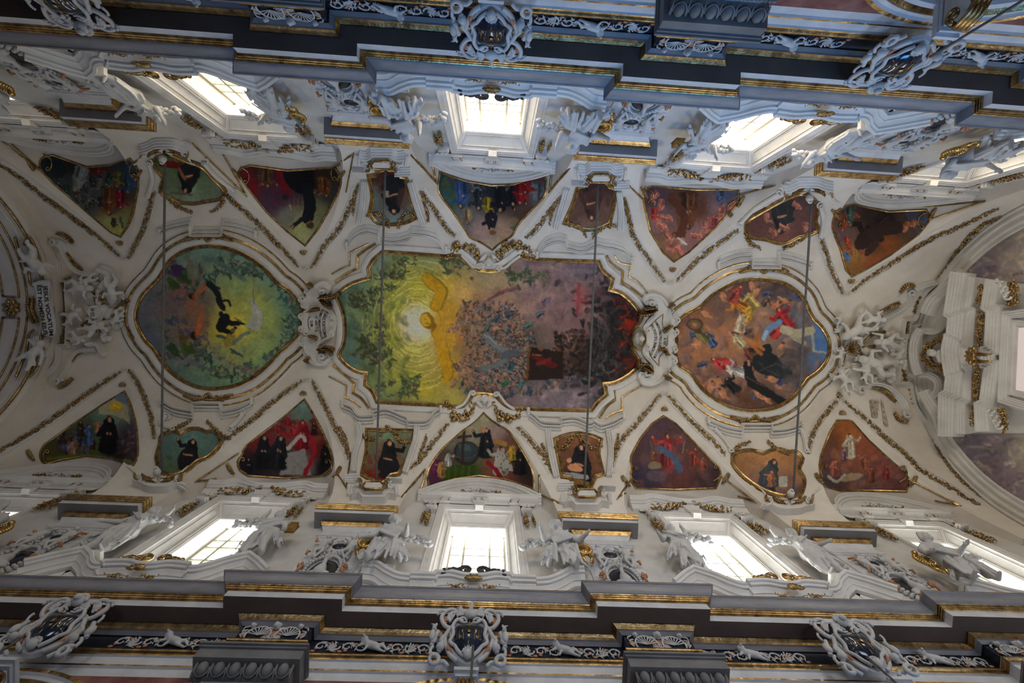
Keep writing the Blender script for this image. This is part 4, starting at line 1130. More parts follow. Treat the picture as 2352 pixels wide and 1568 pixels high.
# ---- right medallion
def paint_right():
    C = Canvas(1540, 625, 1915, 950, 1.5)
    C.field([(1600,700,122,82,58),(1580,760,140,90,60),(1600,820,150,100,66),(1560,740,120,78,60),(1640,680,96,74,66),(1700,650,84,62,56),(1780,650,70,58,56),(1830,690,90,84,92),(1870,720,80,108,140),(1890,770,70,104,150),(1880,830,76,100,136),(1850,880,92,80,78),(1700,780,176,122,88),(1650,780,168,112,76),(1740,740,150,114,92),(1700,830,140,100,78),(1620,870,96,66,52),(1680,910,82,58,48),(1760,930,86,60,50),(1830,830,80,72,74),(1600,790,160,106,72)])
    rg = random.Random(31)
    for k in range(60): C.ell(rg.uniform(1560, 1890), rg.uniform(650, 930), rg.uniform(10, 26), rg.uniform(6, 14), rg.uniform(0, 3), rg.choice([(110,88,84),(160,124,100),(90,72,70),(140,98,72),(120,100,100)]), .3, 8)
    sk = (178,118,84)
    C.puffs(160, (1560, 645, 1895, 940), [(120,88,74),(90,70,66),(150,112,88),(104,84,84)], (8, 22), 9, .4)
    for k in range(26): C.figure(rg.uniform(1590, 1860), rg.choice((rg.uniform(655, 700), rg.uniform(870, 930), rg.uniform(700, 870))), rg.uniform(22, 36), rg.uniform(-3, 0), rg.choice([(150,90,66),(110,60,50),(84,70,66),(170,110,70),(70,80,104),(120,96,80)]), skin=sk, rng=rg)
    C.poly([(1872,745),(1905,730),(1908,850),(1868,800)], (72,108,158), .7)
    C.poly([(1862,748),(1868,744),(1869,802),(1897,808),(1897,812),(1863,806)], (150,148,138), .9)
    for p in ((1675,655),(1725,655),(1735,670),(1800,690),(1780,700),(1660,680),(1690,690),(1620,720),(1600,790),(1650,880),(1630,890),(1660,905),(1770,870),(1790,885),(1740,905),(1760,915),(1790,800),(1680,770),(1700,760)):
        x, y = p; a = rg.uniform(-3, 0); C.ell(x, y, 11, 6.5, a, sk, 1, 1.5); C.ell(x+math.cos(a)*11, y+math.sin(a)*11, 5, 4.6, 0, np.array(sk)*.95, 1, 1); C.line([(x, y), (x-math.cos(a)*13+4, y-math.sin(a)*13)], 5.5, np.array(sk)*.85); C.line([(x, y), (x+rg.uniform(-14, 14), y+rg.uniform(-14, 14))], 4, np.array(sk)*1.05)
        C.ell(x+math.cos(a)*13, y+math.sin(a)*13-2, 4, 3, 0, (70,44,30), .8, 1)
    for x, y, h, a, c in ((1700,700,62,-2.6,(178,110,38)),(1715,720,56,-.9,(184,140,52)),(1690,675,50,-1.1,(150,66,56)),(1725,690,50,-2.2,(180,150,84)),(1700,740,50,-1.4,(190,168,140)),(1800,735,70,-2.1,(150,40,42)),(1785,760,46,-.8,(166,56,54)),(1630,780,44,-2.2,(60,84,128)),(1610,770,44,-2.4,(110,104,60)),(1660,835,62,-2.7,(172,60,62)),(1690,850,56,-2.9,(176,172,168)),(1695,780,42,-2.3,(176,168,128)),(1600,750,30,-1.6,(104,60,44)),(1795,870,34,-1,(60,64,110)),(1680,885,50,-2.3,(34,34,38))):
        C.figure(x, y, h, a, c, skin=sk, rng=rg, dark=.55)
    C.ell(1594, 744, 19, 14, 0, (74,54,42)); C.ell(1594, 744, 14, 10, 0, (104,78,58)); C.ell(1594, 744, 5, 4, 0, (150,110,60))
    C.line([(1756,770),(1764,755),(1790,738)], 14, (96,126,160), .95); C.line([(1752,778),(1760,762)], 9, (150,170,190), .9)
    C.line([(1798,755),(1830,765),(1850,760),(1862,758)], 20, (160,152,128), .95); C.line([(1820,772),(1845,786)], 13, (148,140,118), .9)
    # main saint in dark robe with cross
    D = (34, 38, 40)
    C.ell(1760, 835, 36, 26, .35, D); C.ell(1790, 850, 30, 18, .2, (40,44,46)); C.line([(1738,812),(1762,795),(1762,815)], 15, D); C.line([(1798,840),(1806,855),(1804,875)], 14, (44,48,50)); C.line([(1745,800),(1760,803)], 12, D)
    C.ell(1729, 808, 10, 9, 0, (96,66,48)); C.ell(1727, 804, 9, 6, 0, (44,34,28), .9); C.line([(1745,850),(1780,835),(1800,845)], 3, (70,74,76), .7); C.line([(1740,830),(1762,850),(1790,862)], 3, (64,68,70), .6)
    C.line([(1740,766),(1733,796),(1746,812)], 10, (150,92,48)); C.line([(1715,780),(1740,792),(1752,802)], 9, (164,104,56))
    C.line([(1716,838),(1722,870),(1745,890),(1770,905)], 20, (32,34,38)); C.line([(1718,838),(1717,828)], 6, sk); C.line([(1722,880),(1760,900),(1800,925)], 17, (30,30,32))
    C.line([(1690,905),(1730,930)], 9, (86,58,36)); C.line([(1715,895),(1695,925)], 8, (96,64,40)); C.line([(1712,862),(1740,880),(1800,905)], 1.6, (110,80,56))
    for q in range(26): C.ell(rg.uniform(1800, 1850), rg.uniform(800, 895), rg.uniform(8, 18), rg.uniform(6, 12), 0, (70,62,64) if q % 2 else (92,84,84), .5, 4)
    return C.rough(.05, 7, 1.5)
framed('ceiling_fresco', 'rightmost large ceiling fresco, round, saints on red brown clouds with blue sky', 'fresco', med_r, paint_right(), PROF_MED, group='large ceiling frescoes')
# ---- the ten triangular frescoes over the windows
TRI = {}
def T(key, poly, gl, gr, sh_, label): TRI[key] = (poly, gl, gr, sh_, label)
T(('s', -2), [(285.7,899.7,1),(299,928),(311,969),(316,1010),(316,1047),(306,1068,1),(255,1052,1),(200,1046,1),(140,1056,1),(104,1064),(92,1046),(100,1024),(118,1010),(170,973,1),(238,928,1)],
  [(275,855),(221,891),(163,932),(85,986),(0,1037)], [(299,852),(326,898),(347,956),(355,1007)], (282,886), 'triangular fresco of a black robed figure raising a white banner over kneeling people')
T(('s', -1), [(699,918,1),(718,949),(741,993),(762,1045),(762,1072),(740,1092,1),(660,1098,1),(570,1092,1),(552,1080),(546,1060),(558,1042),(566,1024),(646,963,1)],
  [(690,877),(629,922),(578,966),(527,1003),(507,1020)], [(718,877),(745,929),(772,986),(796,1037),(802,1056)], (697,906), 'triangular fresco of priests bowing before a pope dressed in crimson and white')
T(('s', 0), [(1111,949,1),(1124,962),(1147,978),(1167,990),(1194,1027),(1222,1080),(1226,1120,1),(1160,1100,1),(1100,1092,1),(1040,1100,1),(985,1118,1),(984,1080),(1014,1034),(1048,1003),(1060,992),(1092,969)],
  [(1029,974),(1000,1010),(973,1047),(943,1079)], [(1191,983),(1222,1017),(1245,1047),(1268,1085)], None, 'triangular fresco of a dark robed teacher beside a large globe and a man in ermine')
T(('s', 1), [(1524,956,1),(1552,973,1),(1586,1007,1),(1628,1052,1),(1648,1072),(1655,1092),(1644,1120,1),(1550,1124,1),(1460,1120,1),(1449,1100),(1451,1072),(1449,1050),(1470,1008,1),(1497,974,1)],
  [(1514,908),(1470,963),(1432,1007),(1412,1047),(1403,1085)], [(1538,911),(1596,976),(1644,1020),(1664,1044)], (1526,942), 'triangular fresco of a red and blue clad figure seated among brown violet clouds')
T(('s', 2), [(1947,966,1),(1957,968,1),(1994,1010,1),(2048,1060,1),(2074,1082),(2086,1100),(2082,1128,1),(2000,1126,1),(1930,1126,1),(1890,1112),(1884,1085),(1885,1050),(1906,993,1),(1923,966,1)],
  [(1919,923),(1885,963),(1865,1000),(1855,1040)], [(1940,922),(1987,963),(2038,1010),(2083,1048),(2110,1076),(2164,1110),(2249,1161)], (1935,951), 'triangular fresco of cherubs and a pale robed figure below an orange sky')
T(('n', -2), [(277,543,1),(300,506),(313,455),(318,418),(315,386),(299,364,1),(255,380,1),(200,384,1),(120,356,1),(96,364),(92,384),(116,414),(153,446,1),(204,490,1),(255,533,1)],
  [(272,585),(238,554),(187,514),(136,476),(85,439),(44,405),(0,378)], [(296,590),(316,554),(332,520),(344,476),(354,439)], (275,555), 'triangular fresco of grey and green robed crowd with a brown cloaked man pointing')
T(('n', -1), [(701,563,1),(731,524,1),(759,476,1),(779,435),(783,408),(770,386,1),(660,392,1),(575,380,1),(552,388),(551,404),(575,439,1),(612,486,1),(660,531,1)],
  [(684,609),(646,568),(605,524),(561,483),(517,446)], [(718,612),(748,561),(779,524),(803,476),(820,429)], (697,577), 'triangular fresco of a black robed figure stretching out his hand over red and violet drapery')
T(('n', 0), [(1131,573,1),(1150,556),(1176,540),(1190,515),(1222,480),(1252,446),(1254,400,1),(1180,424,1),(1130,426,1),(1070,416,1),(1010,396,1),(1008,440),(1040,485),(1072,532),(1080,545),(1105,556)],
  [(1045,541),(1028,524),(994,476),(966,435)], [(1211,543),(1232,524),(1262,483),(1293,446)], None, 'triangular fresco of a dark robed crowd with red and blue cloaks at its sides')
T(('n', 1), [(1548,600,1),(1582,578,1),(1637,528,1),(1668,494),(1694,466),(1696,436,1),(1600,436,1),(1500,428,1),(1484,434),(1478,459),(1494,531,1),(1524,580,1)],
  [(1524,643),(1483,585),(1453,537),(1443,493),(1434,452)], [(1555,643),(1603,595),(1647,561),(1698,524)], (1545,616), 'triangular fresco of naked cherubs and a brown robed saint on rosy clouds')
T(('n', 2), [(1957,634,1),(1987,619,1),(2045,585,1),(2110,537,1),(2134,505),(2128,482,1),(2040,486,1),(1960,470,1),(1926,482),(1912,520),(1930,571,1),(1943,619,1)],
  [(1933,670),(1912,626),(1892,568),(1878,524)], [(1957,667),(2001,633),(2072,588),(2137,548),(2202,520),(2290,478)], (1955,643), 'triangular fresco of a dark brown robed figure lying across orange and golden clouds')
def bbox(P, m=8): return (min(p[0] for p in P)-m, min(p[1] for p in P)-m, max(p[0] for p in P)+m, max(p[1] for p in P)+m)
def paint_tri(key):
    poly = TRI[key][0]; C = Canvas(*bbox(poly), 1.4); side, i = key; rg = random.Random(i*7+(3 if side == 's' else 50))
    up = -math.pi/2 if side == 's' else math.pi/2
    F = lambda x, y, h, c, da=0, **k: C.figure(x, y, h, up+da, c, rng=rg, **k)
    if key == ('s', -2):
        C.field([(285,905,90,108,130),(270,940,120,130,104),(240,960,92,110,90),(200,990,66,74,50),(150,1020,60,52,34),(110,1050,66,60,28),(200,1050,74,84,28),(280,1050,40,30,34),(300,1000,66,56,66),(310,1040,50,44,48)])
        for k in range(36): F(rg.uniform(128, 215), rg.uniform(985, 1040), rg.uniform(16, 30), rg.choice([(56,36,28),(92,64,50),(60,80,120),(110,84,62),(46,34,30)]), rg.uniform(-.3, .3))
        F(203, 1000, 52, (60,82,116)); F(185, 985, 40, (44,34,30)); F(226, 980, 30, (150,100,70)); F(165, 1030, 36, (150,110,90))
        for q in range(30): C.ell(rg.uniform(270, 312), rg.uniform(990, 1052), 7, 3, rg.uniform(0, 3), rg.choice([(60,44,56),(96,40,34),(40,30,34),(104,96,100)]), .7)
        C.figure(250, 1000, 92, up+.05, (16,16,20), rng=rg); C.poly([(232,918),(262,914),(292,930),(302,975),(280,960),(250,950),(226,952)], (150,142,112)); C.ell(268, 933, 15, 13, 0, (190,150,40)); C.line([(262,930),(275,936)], 4, (214,186,90))
        C.line([(110,1054),(200,1046),(300,1060)], 8, (84,92,28), .8)
    elif key == ('s', -1):
        C.field([(700,925,100,130,120),(690,960,92,110,96),(650,975,104,56,56),(600,1010,110,30,34),(720,1000,110,60,40),(740,1030,96,24,30),(640,1060,44,34,34),(580,1070,24,24,30),(700,1070,120,110,100),(750,1080,20,20,26)])
        for q in range(20): C.ell(rg.uniform(620, 740), rg.uniform(965, 1000), 9, 6, 0, rg.choice([(130,24,30),(90,30,30),(120,80,60)]), .8)
        F(660, 965, 24, (130,26,34)); F(672, 985, 26, (150,40,44)); F(640, 985, 24, (120,26,30))
        F(694, 1000, 76, (130,22,34)); C.line([(660,1030),(690,1000),(700,1010)], 9, (170,160,150)); C.poly([(640,1090),(660,1040),(700,1030),(715,1090)], (140,136,130), .95)
        F(605, 1040, 84, (20,22,26)); F(640, 1040, 86, (26,28,32), .12); F(750, 1045, 60, (16,18,22)); C.line([(715,1000),(722,1040),(700,1088)], 10, (150,26,40)); F(722, 985, 34, (54,26,22)); F(570, 1070, 40, (20,20,26))
    elif key == ('s', 0):
        C.field([(1111,955,140,136,104),(1090,980,130,122,96),(1140,985,130,108,100),(1060,1020,96,92,78),(1020,1060,70,60,44),(1180,1020,96,60,50),(1210,1060,30,26,30),(1070,1090,50,66,20),(1150,1090,120,60,50),(1000,1100,80,40,60)])
        C.ell(1070, 1040, 31, 28, 0, (44,34,28)); C.ell(1072, 1038, 26, 23, 0, (42,54,58)); C.ell(1066, 1026, 16, 8, .3, (66,80,70), .7); C.line([(1040,1045),(1070,1052),(1100,1042)], 3, (84,60,44)); C.line([(1066,990),(1062,1030),(1060,1070)], 6, (48,32,26)); C.line([(1050,1003),(1080,1000)], 6, (52,36,28))
        C.poly([(1018,1066),(1096,1068),(1094,1100),(1016,1104)], (48,66,18)); 
        for q in range(10): C.line([(1022+q*8,1068),(1020+q*8,1100)], 2, (70,92,30) if q % 2 else (34,46,14), .7)
        F(1115, 1018, 76, (24,26,30)); C.ell(1107, 986, 7, 8, 0, (150,110,80)); F(1150, 1060, 72, (150,144,132)); C.poly([(1140,1040),(1165,1040),(1180,1080),(1130,1085)], (158,150,138)); 
        for q in range(26): C.ell(rg.uniform(1138, 1176), rg.uniform(1040, 1082), 1, 1.6, 0, (30,26,26))
        C.line([(1120,1062),(1140,1080),(1150,1098)], 10, (120,24,26)); F(1196, 1060, 66, (22,20,22)); F(1028, 1055, 34, (150,146,140)); F(1000, 1070, 50, (90,34,64)); F(1012, 1078, 40, (150,110,60)); C.line([(1140,1012),(1160,1020)], 12, (140,104,50)); F(1176, 1040, 40, (160,130,40))
    elif key == ('s', 1):
        C.field([(1524,965,70,52,60),(1500,1000,74,52,58),(1550,1000,80,56,54),(1470,1040,70,50,50),(1530,1040,110,64,60),(1600,1040,90,60,52),(1480,1090,62,52,66),(1560,1090,96,56,52),(1630,1090,66,48,48),(1450,1110,40,40,56)])
        for q in range(30): C.ell(rg.uniform(1455, 1640), rg.uniform(1000, 1118), rg.uniform(8, 16), 7, rg.uniform(0, 3), rg.choice([(96,72,80),(120,80,70),(70,54,66)]), .4, 5)
        F(1530, 1035, 84, (140,50,50)); C.line([(1515,1030),(1545,1050),(1560,1078)], 15, (70,84,104)); C.line([(1520,1090),(1545,1070)], 12, (120,60,56)); F(1500, 1055, 40, (104,64,44)); F(1595, 1050, 46, (130,60,46)); F(1615, 1065, 36, (140,76,56)); C.ell(1502, 1068, 16, 9, 0, (120,104,80)); C.line([(1490,1010),(1500,1045)], 2, (110,96,60)); C.ell(1506, 1092, 24, 12, 0, (96,78,88), .8, 4); C.line([(1573,1012),(1566,1040)], 2, (150,120,80))
    elif key == ('s', 2):
        C.field([(1940,975,130,76,34),(1950,1000,140,82,40),(1910,1010,96,58,38),(1980,1020,124,66,44),(1900,1060,90,58,50),(1960,1050,120,70,56),(2020,1070,116,62,52),(1900,1100,70,60,64),(1990,1110,104,76,70),(2060,1105,90,54,52)])
        for q in range(26): C.ell(rg.uniform(1895, 2070), rg.uniform(1020, 1120), rg.uniform(8, 14), 7, rg.uniform(0, 3), rg.choice([(124,84,70),(150,96,70),(80,58,60)]), .45, 4)
        C.figure(1950, 1025, 60, up, (150,140,120), skin=(190,140,100), rng=rg); F(1915, 1075, 44, (150,84,70)); F(1985, 1060, 40, (140,84,60)); F(2000, 1090, 40, (120,66,50)); F(1935, 1045, 30, (104,76,84)); C.line([(1900,1094),(1920,1106),(1938,1090)], 7, (166,160,144)); F(2035, 1085, 36, (110,40,40)); C.ell(1955, 1095, 26, 9, -.2, (156,140,110), .8)
    elif key == ('n', -2):
        C.field([(275,535,150,148,70),(255,510,136,134,80),(290,500,120,118,70),(200,470,60,60,62),(150,430,50,54,58),(110,385,26,36,40),(170,375,30,30,28),(220,385,70,26,24),(230,420,60,66,68),(280,440,62,44,36),(300,400,36,56,70),(260,470,84,48,24)])
        for k in range(44): F(rg.uniform(130, 262), rg.uniform(400, 482), rg.uniform(22, 34), rg.choice([(60,64,68),(40,44,48),(84,80,74),(34,52,44),(70,46,34)]), rg.uniform(-.4, .4))
        F(182, 410, 66, (96,100,98), .3); F(252, 460, 66, (100,56,24)); F(278, 455, 50, (110,24,40)); F(296, 420, 50, (44,70,96)); F(228, 382, 30, (100,30,30)); C.line([(278,500),(282,520)], 6, (60,74,80)); F(262, 510, 24, (60,44,34))
        C.poly([(100,366),(140,370),(160,395),(130,410)], (20,28,30), .8); F(205, 445, 40, (74,78,80)); F(270, 410, 40, (96,92,40))
    elif key == ('n', -1):
        C.field([(701,555,150,150,110),(690,520,150,150,90),(660,500,110,110,96),(620,460,66,46,66),(575,420,96,20,30),(600,395,50,30,30),(650,400,70,14,20),(700,400,20,12,16),(740,420,36,30,34),(760,440,50,50,52),(640,450,60,36,50),(730,480,104,104,70),(740,395,50,34,20)])
        for q in range(14): C.line([(600+q*9, 395), (590+q*10, 470)], 5, rg.choice([(70,36,50),(90,24,36),(60,44,58)]), .5)
        C.line([(568,395),(572,420),(580,440)], 22, (104,16,28), .9); F(604, 400, 50, (92,62,36)); F(615, 405, 50, (84,52,30))
        C.poly([(640,386),(720,386),(724,430),(690,446),(650,420)], (16,14,18)); C.line([(705,430),(712,470),(706,500)], 27, (18,20,24)); C.line([(705,495),(684,510),(670,520)], 9, (22,24,28)); C.line([(672,518),(664,526)], 5, (150,110,80)); C.ell(711, 515, 8, 9, 0, (110,76,54)); C.ell(713, 517, 8, 7, 0, (40,30,24), .7); C.line([(665,470),(668,482)], 3, (160,120,90))
        C.line([(640,390),(648,420),(660,440)], 16, (100,14,24), .9); F(740, 425, 46, (110,62,26)); F(752, 430, 44, (96,54,26)); C.ell(655, 450, 7, 7, 0, (40,30,28))
    elif key == ('n', 0):
        C.field([(1131,565,150,134,110),(1110,530,140,112,104),(1160,530,140,112,90),(1060,500,84,84,80),(1030,450,40,70,56),(1025,420,34,54,44),(1080,430,56,60,62),(1130,440,30,30,34),(1180,450,36,26,26),(1220,430,120,24,20),(1240,450,90,92,92),(1200,490,70,52,44)])
        for q in range(50): C.ell(rg.uniform(1015, 1050), rg.uniform(405, 470), 7, 4, rg.uniform(0, 3), rg.choice([(34,78,60),(60,84,40),(44,60,90),(84,70,40)]), .6)
        F(1058, 445, 70, (48,70,104)); F(1073, 495, 40, (120,100,70)); F(1100, 450, 66, (40,42,46)); F(1085, 420, 44, (84,86,88)); F(1150, 450, 80, (18,18,22)); F(1128, 500, 60, (24,24,28)); F(1180, 440, 70, (24,20,24)); F(1196, 440, 62, (120,20,22)); F(1232, 445, 66, (92,96,98)); F(1118, 470, 40, (130,110,20)); F(1140, 412, 40, (34,36,40)); F(1208, 420, 50, (130,24,20)); F(1165, 420, 40, (60,60,60))
        C.line([(1124,505),(1110,512)], 8, (20,20,24)); C.ell(1131, 530, 8, 9, 0, (150,108,70)); C.ell(1131, 532, 7, 6, 0, (60,44,30), .6); C.ell(1180, 505, 12, 7, 0, (110,96,60), .6); C.poly([(1170,520),(1195,515),(1190,535)], (44,70,52), .7)
    elif key == ('n', 1):
        C.field([(1548,590,120,84,56),(1530,560,110,80,60),(1580,560,130,90,84),(1510,500,112,82,80),(1500,450,70,52,62),(1560,450,78,52,44),(1600,480,92,56,36),(1650,480,120,90,88),(1680,450,84,84,96),(1600,530,130,92,86)])
        F(1580, 480, 96, (92,54,30)); F(1565, 520, 60, (100,62,40)); C.line([(1540,450),(1570,500),(1560,540)], 20, (84,46,28), .8); C.ell(1565, 552, 7, 9, 0, (170,120,90)); C.line([(1556,545),(1575,560)], 5, (180,176,170))
        for x, y in ((1515,470),(1530,500),(1505,500),(1520,520),(1640,500),(1655,490),(1620,520),(1600,540),(1500,450),(1545,570),(1560,578),(1535,545),(1680,470)): C.figure(x, y, 34, rg.uniform(0, 3), (176,104,84), skin=(184,124,96), rng=rg)
        F(1655, 450, 40, (70,84,110)); F(1500, 490, 34, (150,50,44)); F(1640, 515, 34, (150,60,60))
    else:
        C.field([(1957,628,120,84,44),(1950,590,130,92,40),(1975,575,140,104,50),(1940,540,90,70,70),(1940,490,70,48,44),(2000,500,44,34,30),(2040,500,40,34,30),(2080,510,60,44,34),(2110,500,70,70,84),(2000,560,70,44,24),(2040,560,110,60,28),(2000,600,120,64,36)])
        C.figure(2010, 525, 110, 2.5, (40,28,24), rng=rg); C.line([(1975,560),(2010,530),(2060,520)], 30, (44,30,24), .9); C.line([(1990,580),(2010,560)], 16, (52,34,28)); C.ell(1977, 578, 7, 6, 0, (120,70,50))
        for x, y in ((1945,555),(1950,575),(1945,590),(1950,480),(1960,495),(2080,520),(2100,510)): C.figure(x, y, 30, rg.uniform(0, 3), rg.choice([(70,100,140),(150,90,60),(150,60,40)]), skin=(180,124,90), rng=rg)
        F(1950, 490, 50, (60,80,70)); C.poly([(2080,480),(2125,482),(2118,505),(2085,505)], (60,60,72)); F(1935, 510, 40, (130,60,36))
    return C.rough(.06, i*3+11, 1.6)
GF = [(2.5, 0, 0), (1.5, .007, 0), (-.5, .009, 0), (-2, .006, 0), (-3, 0, 0)]
for key, (poly, gl, gr, sp, label) in TRI.items():
    s = 1 if key[0] == 's' else -1
    root = framed('lunette_fresco', label, 'fresco', poly, paint_tri(key), GF, mats=('gilding', 'stucco'), group='triangular frescoes over the windows', step=1.5)
    gi = 0
    for g in (gl, gr):
        mb = MB(); garland(mb, VT, g, 9.5, seed=hash((key[1], gi)) % 1000 if False else (key[1]+3)*10+gi+(50 if s > 0 else 0), h=.010)
        side = 'left' if gi == 0 else 'right'
        if s < 0 and gl is TRI[key][1]: side = 'left' if g is gl else 'right'
        o = mb.build('leaf_garland', 'gilding', smooth=True, fix=False)
        tag(o, 'gilded leaf garland along the %s edge of the %s triangular fresco in the %s row' % (side, {-2:'leftmost', -1:'second', 0:'middle', 1:'fourth', 2:'rightmost'}[key[1]], 'lower' if s > 0 else 'upper'), 'garland', 'gilded garlands along the vault ribs')
        # white rib fillets either side of the garland
        path = smooth_poly(g, step=8); 
        line_obj('trim_rib_fillet', VT, path, [(-9.5, 0, 0), (-9, .006, 0), (-7.5, .006, 0), (-7, 0, 0)], 'stucco', kind='structure')
        line_obj('trim_rib_fillet', VT, path, [(7, 0, 0), (7.5, .006, 0), (9, .006, 0), (9.5, 0, 0)], 'stucco', kind='structure')
        gi += 1
    if sp:
        mb = MB(); shell(mb, VT, sp, 8.5, -math.pi/2 if s > 0 else math.pi/2)
        tag(mb.build('gilded_shell', 'gilding', smooth=True, fix=False), 'gilded shell at the tip of the %s triangular fresco in the %s row' % ({-2:'leftmost', -1:'second', 1:'fourth', 2:'rightmost'}[key[1]], 'lower' if s > 0 else 'upper'), 'shell', 'gilded shells at the fresco tips')
        ax, ay = (gl[0][0]+gr[0][0])/2 if s > 0 else (gl[0][0]+gr[0][0])/2, (gl[0][1]+gr[0][1])/2
        mb = MB()
        for sg in (-1, 1): volute(mb, VT, (ax+sg*5, ay-3*s), 4.5, 0 if sg < 0 else math.pi, 1.3, sg*s, w=2.4)
        tag(mb.build('scroll_pair', 'stucco', smooth=True, fix=False), 'white scrolls at the outer tip of the %s triangle in the %s row' % ({-2:'leftmost', -1:'second', 1:'fourth', 2:'rightmost'}[key[1]], 'lower' if s > 0 else 'upper'), 'ornament', 'white tip scrolls')
# curling ears at the feet of the triangular frescoes
EARS = [((108,1052),(70,1046),1,'s'),((556,1070),(528,1078),1,'s'),((755,1075),(775,1085),-1,'s'),((1456,1090),(1436,1106),1,'s'),((1646,1088),(1668,1100),-1,'s'),((2074,1090),(2098,1106),-1,'s'),((1892,1085),(1880,1100),1,'s'),
        ((110,372),(70,378),-1,'n'),((308,385),(318,400),1,'n'),((562,402),(540,398),-1,'n'),((772,395),(784,402),1,'n'),((1490,448),(1478,440),-1,'n'),((1680,478),(1702,462),1,'n'),((2118,505),(2142,490),1,'n'),((1928,500),(1918,490),-1,'n')]
for n_, (c, d, sg, sd) in enumerate(EARS):
    mb = MB(); t = 1 if sd == 's' else -1
    volute(mb, VT, (c[0], c[1]-14*t), 6, math.pi if sg > 0 else 0, 1.2, sg*t, w=3.6, tail=[(c[0]+10*sg, c[1]+18*t), (c[0]-6*sg, c[1]+8*t), (c[0]-9*sg, c[1]-6*t)])
    leaf(mb, VT, [(d[0]+8*sg, d[1]+10*t), (d[0], d[1]), (d[0]-8*sg, d[1]-14*t)], 13, seed=n_)
    tag(mb.build('gilt_scroll_ear', 'gilding', smooth=True, fix=False), 'gilded scroll and leaf at the %s foot of the %s triangular fresco, %s row' % ('left' if (sg > 0) == (sd == 's') else 'right', ['leftmost','second','middle','fourth','rightmost'][min(4, max(0, round((c[0]-255)/420)))], 'lower' if sd == 's' else 'upper'), 'ornament', 'gilded scrolls at the feet of the triangles')
# ---- small frescoes on the pilaster axes
SM = [
 ('s', -1.5, [(374,1003),(395,993),(415,1000,1),(432,990),(456,988),(475,996,1),(490,993),(503,1007),(500,1024),(476,1048),(452,1058),(425,1080),(395,1090),(371,1079),(362,1052),(369,1027)], 'small shell shaped fresco of a man in a black cloak before grey hills'),
 ('s', -.5, [(846,990,1),(948,992,1),(940,1040),(914,1086,1),(896,1090,1),(878,1108),(858,1102,1),(834,1088,1),(844,1040)], 'small upright fresco of a black cloaked man above red flames'),
 ('s', .5, [(1279,1010,1),(1300,1002),(1328,998),(1358,1003),(1377,1011,1),(1372,1040),(1382,1088,1),(1366,1092,1),(1350,1122),(1328,1124),(1312,1094,1),(1294,1092,1),(1285,1045)], 'small upright fresco of a dark robed man laying a baby on straw'),
 ('s', 1.5, [(1692,1043),(1722,1037),(1753,1045,1),(1783,1034),(1812,1041,1),(1826,1040),(1840,1055),(1832,1078),(1845,1105),(1834,1137),(1800,1137),(1770,1130),(1742,1117),(1705,1089),(1685,1062)], 'small shell shaped fresco of a grey haired man in grey cloak with a cherub'),
 ('n', -1.5, [(354,374),(368,358),(388,354),(429,371),(463,384),(490,412),(514,439),(503,454),(476,459,1),(446,464),(420,462,1),(392,450),(372,438),(378,408),(361,386)], 'small shell shaped fresco of a black cloaked man embracing a wooden cross'),
 ('n', -.5, [(850,406,1),(864,404,1),(875,392),(908,392),(918,406,1),(930,408,1),(940,455),(956,497,1),(930,508),(900,512),(868,508),(852,490,1),(858,450)], 'small upright fresco of a black robed man holding a book against pale sky'),
 ('n', .5, [(1330,430,1),(1342,428,1),(1352,418),(1388,418),(1398,430,1),(1412,434,1),(1406,475),(1398,510,1),(1375,520),(1350,524),(1326,518),(1302,506,1),(1318,470)], 'small upright fresco of a brown robed man with folded hands'),
 ('n', 1.5, [(1716,520),(1722,505),(1755,485,1),(1785,468),(1812,455),(1840,446),(1862,455),(1877,475),(1870,505),(1876,525),(1858,536,1),(1834,541),(1800,556),(1756,546,1),(1722,540)], 'small shell shaped fresco of a dark cloaked figure among cherubs on pink clouds')]
PS = [(2.5, 0, 0), (2, .008, 0), (0, .011, 0), (-2, .007, 0), (-4, .011, 0), (-6.5, .009, 0), (-8, 0, 0)]
